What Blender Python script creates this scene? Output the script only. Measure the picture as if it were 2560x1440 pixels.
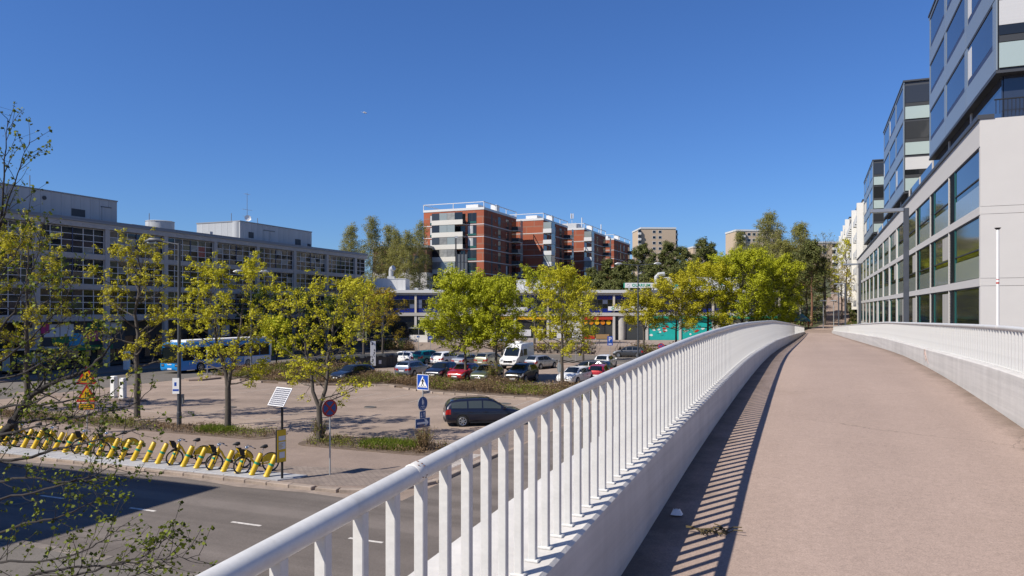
import bpy, bmesh, math, random
import numpy as np
from mathutils import Vector, Matrix
R = math.radians
for o in list(bpy.data.objects): bpy.data.objects.remove(o)
scene = bpy.context.scene
col = scene.collection

# ------------------------------------------------------------------ camera, sky, sun, exposure
cam_d = bpy.data.cameras.new('camera'); cam = bpy.data.objects.new('camera', cam_d); col.objects.link(cam)
cam_d.sensor_width = 36; cam_d.lens = 26.02; cam_d.shift_y = 0.0215; cam_d.clip_start = 0.05; cam_d.clip_end = 6000
cam.location = (0, 0, 6.4); cam.rotation_euler = (R(90), 0, 0)
scene.camera = cam
SUN_EL = 46.0; SUN_TRAVEL = Vector((0.85, 0.527, 0)).normalized()
world = bpy.data.worlds.new('World'); scene.world = world; world.use_nodes = True
wn = world.node_tree.nodes; wl = world.node_tree.links
bg = wn['Background']; sky = wn.new('ShaderNodeTexSky'); sky.sky_type = 'NISHITA'; sky.sun_disc = False
sky.sun_elevation = R(SUN_EL); sky.sun_rotation = math.atan2(-SUN_TRAVEL.x, -SUN_TRAVEL.y)
sky.altitude = 0; sky.air_density = 1.2; sky.dust_density = 0.0; sky.ozone_density = 10.0
tint = wn.new('ShaderNodeVectorMath'); tint.operation = 'MULTIPLY'; tint.inputs[1].default_value = (0.62, 0.77, 1.04)
wl.new(sky.outputs[0], tint.inputs[0]); wl.new(tint.outputs[0], bg.inputs[0]); bg.inputs[1].default_value = 0.075
sun_d = bpy.data.lights.new('sun', 'SUN'); sun_d.energy = 4.4; sun_d.angle = R(0.53); sun_d.color = (1.0, 0.935, 0.83)
sun = bpy.data.objects.new('sun', sun_d); col.objects.link(sun)
ce, se = math.cos(R(SUN_EL)), math.sin(R(SUN_EL))
sun.rotation_euler = Vector((SUN_TRAVEL.x * ce, SUN_TRAVEL.y * ce, -se)).to_track_quat('-Z', 'Y').to_euler()
sun.location = (-20, -10, 60)
scene.view_settings.view_transform = 'Standard'; scene.view_settings.look = 'None'
scene.view_settings.gamma = 1; scene.view_settings.use_curve_mapping = False
scene.view_settings.exposure = 0.58

# ------------------------------------------------------------------ frame of the place: s runs along the footbridge, t to its right
PHI = math.atan(755 / 1850.0)
DX, DY = math.sin(PHI), math.cos(PHI); NX, NY = math.cos(PHI), -math.sin(PHI)
def W(s, t, z=0.0): return Vector((s * DX + t * NX, s * DY + t * NY, z))
def ss(a, b, x):
    x = max(0.0, min(1.0, (x - a) / (b - a))); return x * x * (3 - 2 * x)
def interp(x, tab):
    if x <= tab[0][0]: return tab[0][1]
    for (a, b), (c, d) in zip(tab, tab[1:]):
        if x <= c: return b + (d - b) * (x - a) / (c - a)
    return tab[-1][1]

# ------------------------------------------------------------------ materials
MATS = {}
def nodes_of(name):
    m = bpy.data.materials.new(name); m.use_nodes = True
    nt = m.node_tree; return m, nt, nt.nodes['Principled BSDF']
def noise_node(nt, scale, detail=4, rough=0.6, stretch=None, coord='Object'):
    tc = nt.nodes.new('ShaderNodeTexCoord'); n = nt.nodes.new('ShaderNodeTexNoise')
    n.inputs['Scale'].default_value = scale; n.inputs['Detail'].default_value = detail; n.inputs['Roughness'].default_value = rough
    if stretch:
        mp = nt.nodes.new('ShaderNodeMapping'); mp.inputs['Scale'].default_value = stretch
        nt.links.new(tc.outputs[coord], mp.inputs[0]); nt.links.new(mp.outputs[0], n.inputs['Vector'])
    else: nt.links.new(tc.outputs[coord], n.inputs['Vector'])
    return n
def mulcol(nt, prev, noise, lo, hi, a=0.3, b=0.7):
    r = nt.nodes.new('ShaderNodeMapRange'); r.inputs[1].default_value = a; r.inputs[2].default_value = b
    r.inputs[3].default_value = lo; r.inputs[4].default_value = hi
    nt.links.new(noise.outputs['Fac'], r.inputs[0])
    mx = nt.nodes.new('ShaderNodeVectorMath'); mx.operation = 'MULTIPLY'
    nt.links.new(prev, mx.inputs[0]); nt.links.new(r.outputs[0], mx.inputs[1])
    return mx.outputs[0]
def mixcol(nt, prev, noise, c2, a, b):
    r = nt.nodes.new('ShaderNodeMapRange'); r.inputs[1].default_value = a; r.inputs[2].default_value = b
    nt.links.new(noise.outputs['Fac'], r.inputs[0])
    mx = nt.nodes.new('ShaderNodeMix'); mx.data_type = 'RGBA'
    nt.links.new(r.outputs[0], mx.inputs[0]); nt.links.new(prev, mx.inputs[6]); mx.inputs[7].default_value = (*c2, 1)
    return mx.outputs[2]
def mat(name, c, rough=0.7, metal=0.0, spec=0.5, var=None, var2=None, bump=None, coat=0.0, emit=None, alpha=None, rvar=0.0):
    """var/var2: (scale, lo, hi[, stretch]) noise multipliers; bump: (scale, strength)."""
    if name in MATS: return MATS[name]
    m, nt, p = nodes_of(name)
    p.inputs['Roughness'].default_value = rough; p.inputs['Metallic'].default_value = metal
    p.inputs['Specular IOR Level'].default_value = spec; p.inputs['Coat Weight'].default_value = coat
    rgb = nt.nodes.new('ShaderNodeRGB'); rgb.outputs[0].default_value = (*c, 1); out = rgb.outputs[0]
    for v in (var, var2):
        if v: out = mulcol(nt, out, noise_node(nt, v[0], 5, 0.65, v[3] if len(v) > 3 else None), v[1], v[2])
    if rvar:
        oi = nt.nodes.new('ShaderNodeObjectInfo'); r = nt.nodes.new('ShaderNodeMapRange')
        r.inputs[3].default_value = 1 - rvar; r.inputs[4].default_value = 1 + rvar
        nt.links.new(oi.outputs['Random'], r.inputs[0])
        mx = nt.nodes.new('ShaderNodeVectorMath'); mx.operation = 'MULTIPLY'
        nt.links.new(out, mx.inputs[0]); nt.links.new(r.outputs[0], mx.inputs[1]); out = mx.outputs[0]
    nt.links.new(out, p.inputs['Base Color'])
    if bump:
        n = noise_node(nt, bump[0], 6, 0.7); b = nt.nodes.new('ShaderNodeBump'); b.inputs['Strength'].default_value = bump[1]
        b.inputs['Distance'].default_value = bump[2] if len(bump) > 2 else 0.02
        nt.links.new(n.outputs['Fac'], b.inputs['Height']); nt.links.new(b.outputs[0], p.inputs['Normal'])
    MATS[name] = m; return m
def leafmat(name, cols, trans=0.4):
    m = bpy.data.materials.new(name); m.use_nodes = True; nt = m.node_tree
    p = nt.nodes['Principled BSDF']; out = nt.nodes['Material Output']
    g = nt.nodes.new('ShaderNodeNewGeometry'); cr = nt.nodes.new('ShaderNodeValToRGB')
    els = cr.color_ramp.elements
    for i, c in enumerate(cols):
        e = els[i] if i < 2 else els.new(0.5)
        e.position = i / (len(cols) - 1) if i != 1 or len(cols) > 1 else 1
        e.color = (*c, 1)
    n = len(cols)
    for i, e in enumerate(list(els)): e.position = i / (n - 1); e.color = (*cols[i], 1)
    nt.links.new(g.outputs['Random Per Island'], cr.inputs[0])
    p.inputs['Roughness'].default_value = 0.6; p.inputs['Specular IOR Level'].default_value = 0.25
    nt.links.new(cr.outputs[0], p.inputs['Base Color'])
    t = nt.nodes.new('ShaderNodeBsdfTranslucent'); nt.links.new(cr.outputs[0], t.inputs[0])
    mx = nt.nodes.new('ShaderNodeMixShader'); mx.inputs[0].default_value = trans
    nt.links.new(p.outputs[0], mx.inputs[1]); nt.links.new(t.outputs[0], mx.inputs[2]); nt.links.new(mx.outputs[0], out.inputs[0])
    MATS[name] = m; return m
def asphalt(name, c, speck=0.35, stain=0.2, streak=None, tint=None, specscale=90, big=0.12):
    m, nt, p = nodes_of(name); p.inputs['Roughness'].default_value = 0.95; p.inputs['Specular IOR Level'].default_value = 0.12
    rgb = nt.nodes.new('ShaderNodeRGB'); rgb.outputs[0].default_value = (*c, 1); o = rgb.outputs[0]
    o = mulcol(nt, o, noise_node(nt, specscale, 3, 0.8), 1 - speck, 1 + speck, 0.3, 0.7)
    o = mulcol(nt, o, noise_node(nt, specscale * 0.23, 4, 0.7), 1 - speck * 0.35, 1 + speck * 0.35, 0.3, 0.7)
    o = mulcol(nt, o, noise_node(nt, big, 6, 0.7), 1 - stain, 1 + stain * 0.6, 0.35, 0.65)
    o = mulcol(nt, o, noise_node(nt, 0.9, 6, 0.75), 1 - stain * 0.5, 1 + stain * 0.35, 0.35, 0.65)
    if streak: o = mulcol(nt, o, noise_node(nt, streak[0], 4, 0.55, streak[1]), 1 - streak[2], 1 + streak[2], 0.35, 0.65)
    if tint: o = mixcol(nt, o, noise_node(nt, tint[0], 5, 0.7), tint[1], tint[2], tint[3])
    nt.links.new(o, p.inputs['Base Color'])
    n = noise_node(nt, specscale, 3, 0.8); b = nt.nodes.new('ShaderNodeBump'); b.inputs['Strength'].default_value = 0.35; b.inputs['Distance'].default_value = 0.008
    nt.links.new(n.outputs['Fac'], b.inputs['Height']); nt.links.new(b.outputs[0], p.inputs['Normal'])
    MATS[name] = m; return m

asphalt('lot_asphalt', (0.285, 0.222, 0.18), 0.3, 0.2, (0.35, (.25, 1.3, 1), 0.1), (0.8, (0.16, 0.135, 0.115), 0.64, 0.74), 60, 0.09)
asphalt('road_asphalt', (0.145, 0.125, 0.112), 0.3, 0.14, (0.55, (0.03, 1.5, 1), 0.2), (0.5, (0.16, 0.14, 0.125), 0.6, 0.8), 70, 0.1)
asphalt('street_asphalt', (0.15, 0.135, 0.12), 0.3, 0.18, None, None, 60, 0.1)
asphalt('path_asphalt', (0.245, 0.19, 0.158), 0.3, 0.14, None, (0.5, (0.2, 0.15, 0.12), 0.6, 0.75), 60, 0.15)
m = asphalt('deck_asphalt', (0.325, 0.247, 0.205), 0.27, 0.07, (0.8, (1.6, .06, 1), 0.05), (1.1, (0.27, 0.205, 0.165), 0.6, 0.85), 95, 0.25)
def deck_wear(m):
    nt = m.node_tree; p = nt.nodes['Principled BSDF']; prev = p.inputs['Base Color'].links[0].from_socket
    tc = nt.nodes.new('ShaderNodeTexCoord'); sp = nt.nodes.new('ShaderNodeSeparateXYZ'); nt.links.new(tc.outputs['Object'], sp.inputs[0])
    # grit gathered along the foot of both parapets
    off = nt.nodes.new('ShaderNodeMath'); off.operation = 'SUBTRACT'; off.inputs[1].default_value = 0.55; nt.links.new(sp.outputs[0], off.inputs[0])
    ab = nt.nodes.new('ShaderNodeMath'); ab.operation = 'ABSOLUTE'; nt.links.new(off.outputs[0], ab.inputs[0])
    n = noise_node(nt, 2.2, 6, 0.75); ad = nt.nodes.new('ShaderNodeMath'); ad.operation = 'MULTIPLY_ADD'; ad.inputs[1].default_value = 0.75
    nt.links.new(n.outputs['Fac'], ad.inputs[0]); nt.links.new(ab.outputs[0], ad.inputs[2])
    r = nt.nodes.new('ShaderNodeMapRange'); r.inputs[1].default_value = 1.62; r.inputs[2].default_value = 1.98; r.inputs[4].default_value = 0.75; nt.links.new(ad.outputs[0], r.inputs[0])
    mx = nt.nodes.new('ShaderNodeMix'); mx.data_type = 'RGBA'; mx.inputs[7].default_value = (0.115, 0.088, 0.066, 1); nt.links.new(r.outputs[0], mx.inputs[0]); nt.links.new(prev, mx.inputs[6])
    # hairline cracks
    wn_ = noise_node(nt, 1.3, 5, 0.7); vm = nt.nodes.new('ShaderNodeVectorMath'); vm.operation = 'MULTIPLY_ADD'; vm.inputs[1].default_value = (.5, .5, .5)
    nt.links.new(wn_.outputs['Color'], vm.inputs[0]); nt.links.new(tc.outputs['Object'], vm.inputs[2])
    v = nt.nodes.new('ShaderNodeTexVoronoi'); v.feature = 'DISTANCE_TO_EDGE'; v.inputs['Scale'].default_value = 0.33; nt.links.new(vm.outputs[0], v.inputs['Vector'])
    c = nt.nodes.new('ShaderNodeMapRange'); c.inputs[1].default_value = 0.0012; c.inputs[2].default_value = 0.004; c.inputs[3].default_value = 1; c.inputs[4].default_value = 0; nt.links.new(v.outputs['Distance'], c.inputs[0])
    g = noise_node(nt, 0.5, 3, 0.6); gm = nt.nodes.new('ShaderNodeMapRange'); gm.inputs[1].default_value = 0.5; gm.inputs[2].default_value = 0.6; gm.inputs[4].default_value = 0.4; nt.links.new(g.outputs['Fac'], gm.inputs[0])
    mu = nt.nodes.new('ShaderNodeMath'); mu.operation = 'MULTIPLY'; nt.links.new(c.outputs[0], mu.inputs[0]); nt.links.new(gm.outputs[0], mu.inputs[1])
    m2 = nt.nodes.new('ShaderNodeMix'); m2.data_type = 'RGBA'; m2.inputs[7].default_value = (0.09, 0.07, 0.055, 1); nt.links.new(mu.outputs[0], m2.inputs[0]); nt.links.new(mx.outputs[2], m2.inputs[6])
    nt.links.new(m2.outputs[2], p.inputs['Base Color'])
deck_wear(m)
asphalt('gravel_path', (0.28, 0.21, 0.17), 0.3, 0.2, None, None, 40, 0.2)
mat('kerb', (0.30, 0.24, 0.195), 0.9, var=(3, .75, 1.15), bump=(30, .4), rvar=.12)
mat('dock_slab', (0.33, 0.33, 0.34), 0.85, var=(4, .85, 1.1), rvar=.05)
mat('white_line', (0.62, 0.58, 0.53), 0.8, var=(9, .55, 1.1))
mat('old_line', (0.36, 0.31, 0.265), 0.9, var=(5, .7, 1.15))
mat('earth', (0.12, 0.085, 0.06), 0.95, var=(2.5, .6, 1.4), var2=(30, .6, 1.4), bump=(20, .6))
mat('grass_ground', (0.075, 0.08, 0.03), 0.95, var=(.3, .5, 1.5), var2=(6, .5, 1.5))
mat('rail_white', (0.57, 0.56, 0.535), 0.42, var=(5, .88, 1.04), var2=(45, .92, 1.03))
def chipped(name):
    m = MATS[name]; nt = m.node_tree; p = nt.nodes['Principled BSDF']; prev = p.inputs['Base Color'].links[0].from_socket
    o = mixcol(nt, prev, noise_node(nt, 38, 4, 0.7), (0.20, 0.13, 0.09), 0.725, 0.76)
    o = mixcol(nt, o, noise_node(nt, 7, 6, 0.7, (1, 1, .35)), (0.36, 0.345, 0.32), 0.58, 0.85)
    nt.links.new(o, p.inputs['Base Color'])
chipped('rail_white')
mat('rust', (0.16, 0.06, 0.03), 0.9, var=(30, .6, 1.3))
mat('joint_white', (0.66, 0.63, 0.58), 0.6, var=(25, .75, 1.1))
mat('concrete_plinth', (0.56, 0.535, 0.50), 0.85, var=(1.6, .84, 1.08, (1, .12, 7)), var2=(1.1, .86, 1.06, (1, 2.2, .35)), bump=(12, .3))
mat('concrete_ledge', (0.58, 0.565, 0.54), 0.85, var=(6, .8, 1.1, (1, .12, 1)), bump=(14, .3))
mat('concrete_grey', (0.42, 0.40, 0.375), 0.88, var=(.5, .85, 1.12), var2=(4, .88, 1.1, (1, 1, .25)))
mat('concrete_lintel', (0.40, 0.38, 0.357), 0.88, var=(.6, .8, 1.1, (1, 1, .3)))
mat('roof_metal', (0.235, 0.24, 0.25), 0.5, var=(.6, .85, 1.1))
mat('penthouse_metal', (0.40, 0.41, 0.415), 0.45, var=(.5, .85, 1.08, (1, 1, .2)), rvar=.05)
mat('dark_seam', (0.10, 0.11, 0.12), 0.6)
mat('grille_dark', (0.04, 0.045, 0.05), 0.6)
mat('metal_grey', (0.30, 0.31, 0.32), 0.4, 0.6)
mat('galv', (0.42, 0.43, 0.43), 0.45, 0.5, var=(8, .85, 1.1))
mat('post_dark', (0.055, 0.06, 0.07), 0.45, var=(4, .85, 1.2))
mat('white_paint', (0.74, 0.73, 0.70), 0.55, var=(1.5, .93, 1.03))
mat('white_wall', (0.51, 0.49, 0.465), 0.85, var=(.35, .93, 1.04, (1, 1, .4)), var2=(2.5, .97, 1.03), bump=(40, .12))
mat('slab_white', (0.70, 0.68, 0.63), 0.85, var=(.3, .9, 1.05, (1, 1, .3)))
mat('cream', (0.56, 0.50, 0.42), 0.8, var=(.5, .9, 1.05))
mat('white_fascia', (0.60, 0.60, 0.59), 0.5, var=(.6, .9, 1.04))
mat('glass_dark', (0.012, 0.014, 0.016), 0.04, spec=0.6, rvar=.4)
mat('glass_mid', (0.028, 0.03, 0.033), 0.06, spec=0.6, rvar=.5)
mat('glass_brown', (0.05, 0.035, 0.035), 0.08, spec=0.5, rvar=.4)
mat('glass_green', (0.035, 0.05, 0.035), 0.08, spec=0.5, rvar=.4)
mat('pane_blind_reflection', (0.25, 0.25, 0.235), 0.25, spec=0.5, var=(2.5, .6, 1.15), rvar=.2)  # pale pane: a blind, and bright reflections painted into the office windows
mat('pane_red', (0.22, 0.035, 0.025), 0.2, spec=0.5)
mat('pane_frost', (0.30, 0.36, 0.35), 0.3, rvar=.08)
mat('pane_blue', (0.008, 0.022, 0.20), 0.25, rvar=.15)
mat('pane_greyblue', (0.10, 0.12, 0.19), 0.15, rvar=.25)
mat('mullion', (0.58, 0.57, 0.56), 0.5)
mat('mullion_dark', (0.035, 0.037, 0.04), 0.5)
mat('frame_blue', (0.03, 0.04, 0.09), 0.5)
mat('teal_frame', (0.01, 0.085, 0.075), 0.4)
mat('louvre', (0.03, 0.035, 0.037), 0.5)
mat('panel_blue', (0.205, 0.24, 0.27), 0.32, 0.1, rvar=.05)
mat('glass_sky', (0.03, 0.038, 0.06), 0.03, spec=0.9)
mat('coping', (0.045, 0.048, 0.055), 0.5)
mat('blind_white', (0.48, 0.48, 0.48), 0.6, var=(1.2, .93, 1.02, (0, 0, 9)))
mat('curtain', (0.42, 0.40, 0.36), 0.8, var=(2, .6, 1.1, (6, 6, .1)))
mat('frost_green', (0.33, 0.40, 0.39), 0.2, rvar=.05)
mat('frost_grey', (0.24, 0.27, 0.26), 0.12, spec=.7, rvar=.12)
mat('balcony_panel', (0.56, 0.54, 0.485), 0.75, var=(1, .93, 1.04))
mat('brick_beige', (0.47, 0.365, 0.265), 0.9, var=(.5, .9, 1.07))  # paled to put distance haze into the brick colour
mat('wood_brown', (0.13, 0.06, 0.035), 0.8, var=(1, .7, 1.2, (1, 1, .1)))
mat('bark', (0.085, 0.072, 0.06), 0.95, var=(6, .6, 1.35, (1, 1, .3)), bump=(14, .6))
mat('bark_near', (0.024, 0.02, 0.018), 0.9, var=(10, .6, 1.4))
mat('bark_birch', (0.50, 0.48, 0.45), 0.85, var=(3, .35, 1.1, (1, 1, 2.5)))
mat('bark_pine', (0.17, 0.085, 0.05), 0.95, var=(4, .6, 1.3))
mat('tyre', (0.014, 0.014, 0.015), 0.85)
mat('rim', (0.45, 0.46, 0.47), 0.3, 0.8)
mat('rim_dark', (0.12, 0.12, 0.13), 0.35, 0.7)
mat('car_glass', (0.008, 0.011, 0.012), 0.03, spec=0.7)
mat('bus_glass', (0.01, 0.011, 0.012), 0.12, spec=0.2)
mat('car_glass_clear', (0.05, 0.06, 0.055), 0.04, spec=0.8)
mat('kerb_dust', (0.27, 0.215, 0.175), 0.95, var=(2, .7, 1.15), var2=(30, .85, 1.1))
mat('car_trim', (0.012, 0.012, 0.013), 0.5)
mat('car_under', (0.006, 0.006, 0.006), 0.9)
mat('headlight', (0.55, 0.57, 0.6), 0.08, 0.5)
mat('taillight', (0.30, 0.008, 0.008), 0.15, coat=.6)
mat('plate_white', (0.7, 0.7, 0.7), 0.4)
mat('yellow', (0.66, 0.43, 0.012), 0.4, var=(6, .88, 1.06))
mat('yellow_dirty', (0.50, 0.33, 0.02), 0.45)
mat('green_band', (0.008, 0.24, 0.12), 0.5)
mat('black', (0.01, 0.01, 0.011), 0.5)
mat('rubber', (0.012, 0.012, 0.012), 0.8)
mat('chrome', (0.6, 0.6, 0.6), 0.2, 0.9)
mat('reflector_orange', (0.7, 0.16, 0.01), 0.3)
mat('sign_blue', (0.008, 0.062, 0.36), 0.35)
mat('sign_blue_dull', (0.012, 0.07, 0.235), 0.4)
mat('sign_red', (0.36, 0.012, 0.014), 0.4)
mat('sign_yellow', (0.62, 0.36, 0.006), 0.4)
mat('sign_white', (0.74, 0.74, 0.74), 0.4)
mat('sign_back', (0.20, 0.215, 0.22), 0.5, 0.3)
mat('solar_cell', (0.075, 0.075, 0.10), 0.2, spec=.6)
mat('bin_plastic', (0.045, 0.047, 0.048), 0.6, var=(4, .85, 1.2), rvar=.15)
mat('bus_blue', (0.01, 0.26, 0.66), 0.3, coat=.5)
mat('bus_white', (0.78, 0.78, 0.78), 0.4)
mat('teal_wall', (0.008, 0.40, 0.37), 0.6, var=(1.5, .85, 1.1))
mat('turquoise', (0.02, 0.33, 0.32), 0.6)
mat('stone_wall', (0.16, 0.135, 0.115), 0.95, var=(3, .6, 1.3), rvar=.25)
mat('terrace_paving', (0.25, 0.20, 0.17), 0.9, var=(1, .8, 1.15), rvar=.08)
mat('wood_board', (0.30, 0.19, 0.09), 0.8)
mat('shop_yellow', (0.72, 0.40, 0.01), 0.5)
mat('shop_red', (0.42, 0.03, 0.015), 0.5)
mat('shop_green', (0.01, 0.16, 0.05), 0.5)
mat('shop_magenta', (0.45, 0.01, 0.17), 0.5)
mat('shop_cyan', (0.02, 0.30, 0.50), 0.5)
mat('shop_purple', (0.20, 0.14, 0.33), 0.5)
mat('shop_orange', (0.62, 0.2, 0.01), 0.5)
mat('poster_white', (0.60, 0.61, 0.63), 0.5)
mat('sign_green', (0.01, 0.33, 0.20), 0.5)
mat('gull_white', (0.72, 0.72, 0.72), 0.8)
mat('gull_grey', (0.28, 0.30, 0.33), 0.8)
mat('old_scribble', (0.44, 0.33, 0.29), 0.9)
mat('paper', (0.75, 0.73, 0.7), 0.8)
mat('dry_leaf', (0.10, 0.075, 0.03), 0.9)
mat('tile_roof', (0.10, 0.16, 0.16), 0.5, var=(2, .8, 1.1))
mat('red_wood', (0.33, 0.07, 0.02), 0.7)
def brickmat(name, c1, c2, mortar):
    m, nt, p = nodes_of(name); p.inputs['Roughness'].default_value = 0.9
    tc = nt.nodes.new('ShaderNodeTexCoord'); sp = nt.nodes.new('ShaderNodeSeparateXYZ'); cb = nt.nodes.new('ShaderNodeCombineXYZ'); ad = nt.nodes.new('ShaderNodeMath')
    nt.links.new(tc.outputs['Object'], sp.inputs[0]); nt.links.new(sp.outputs[0], ad.inputs[0]); nt.links.new(sp.outputs[1], ad.inputs[1])
    nt.links.new(ad.outputs[0], cb.inputs[0]); nt.links.new(sp.outputs[2], cb.inputs[1])
    b = nt.nodes.new('ShaderNodeTexBrick'); b.inputs['Scale'].default_value = 1.0
    b.inputs['Brick Width'].default_value = 0.28; b.inputs['Row Height'].default_value = 0.085; b.inputs['Mortar Size'].default_value = 0.008
    b.inputs['Color1'].default_value = (*c1, 1); b.inputs['Color2'].default_value = (*c2, 1); b.inputs['Mortar'].default_value = (*mortar, 1)
    nt.links.new(cb.outputs[0], b.inputs['Vector'])
    o = mulcol(nt, b.outputs[0], noise_node(nt, 0.6, 6, 0.7), 0.78, 1.12)
    nt.links.new(o, p.inputs['Base Color']); MATS[name] = m
brickmat('brick_red', (0.36, 0.10, 0.048), (0.28, 0.072, 0.036), (0.29, 0.13, 0.085))
def pavermat(name, c1, c2, mortar):
    m, nt, p = nodes_of(name); p.inputs['Roughness'].default_value = 0.92
    tc = nt.nodes.new('ShaderNodeTexCoord'); b = nt.nodes.new('ShaderNodeTexBrick'); b.inputs['Scale'].default_value = 1.0
    b.inputs['Brick Width'].default_value = 0.28; b.inputs['Row Height'].default_value = 0.14; b.inputs['Mortar Size'].default_value = 0.012
    b.inputs['Color1'].default_value = (*c1, 1); b.inputs['Color2'].default_value = (*c2, 1); b.inputs['Mortar'].default_value = (*mortar, 1)
    nt.links.new(tc.outputs['Object'], b.inputs['Vector'])
    o = mulcol(nt, b.outputs[0], noise_node(nt, 1.2, 6, 0.7), 0.75, 1.15)
    nt.links.new(o, p.inputs['Base Color']); MATS[name] = m
pavermat('pavers', (0.25, 0.20, 0.165), (0.21, 0.165, 0.14), (0.10, 0.08, 0.065))
leafmat('leaf_maple_yellow', [(0.34, 0.30, 0.012), (0.45, 0.42, 0.016), (0.52, 0.48, 0.02), (0.39, 0.39, 0.018)], 0.34)
leafmat('leaf_maple_olive', [(0.32, 0.27, 0.014), (0.42, 0.38, 0.018), (0.49, 0.45, 0.02), (0.36, 0.32, 0.02)], 0.32)
leafmat('leaf_maple_green', [(0.28, 0.30, 0.012), (0.37, 0.39, 0.016), (0.44, 0.46, 0.02), (0.32, 0.34, 0.014)], 0.34)
leafmat('leaf_orange', [(0.31, 0.21, 0.016), (0.38, 0.28, 0.02), (0.30, 0.24, 0.016)], 0.4)
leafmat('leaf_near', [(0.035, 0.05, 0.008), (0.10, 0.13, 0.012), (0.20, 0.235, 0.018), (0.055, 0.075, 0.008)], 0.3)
leafmat('leaf_birch', [(0.20, 0.20, 0.05), (0.26, 0.255, 0.065), (0.31, 0.30, 0.08), (0.24, 0.20, 0.07)], 0.45)
leafmat('leaf_dark', [(0.05, 0.08, 0.014), (0.085, 0.12, 0.018), (0.12, 0.16, 0.02)], 0.35)
leafmat('needle', [(0.07, 0.085, 0.022), (0.10, 0.118, 0.028), (0.135, 0.145, 0.035), (0.11, 0.10, 0.036)], 0.15)
leafmat('shrub_brown', [(0.16, 0.105, 0.06), (0.22, 0.145, 0.08), (0.27, 0.185, 0.10), (0.13, 0.085, 0.05)], 0.2)
leafmat('shrub_green', [(0.11, 0.13, 0.018), (0.16, 0.19, 0.02), (0.22, 0.24, 0.022), (0.14, 0.13, 0.025)], 0.3)
leafmat('grass_blade', [(0.10, 0.15, 0.014), (0.15, 0.20, 0.018), (0.19, 0.21, 0.03)], 0.35)

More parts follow.
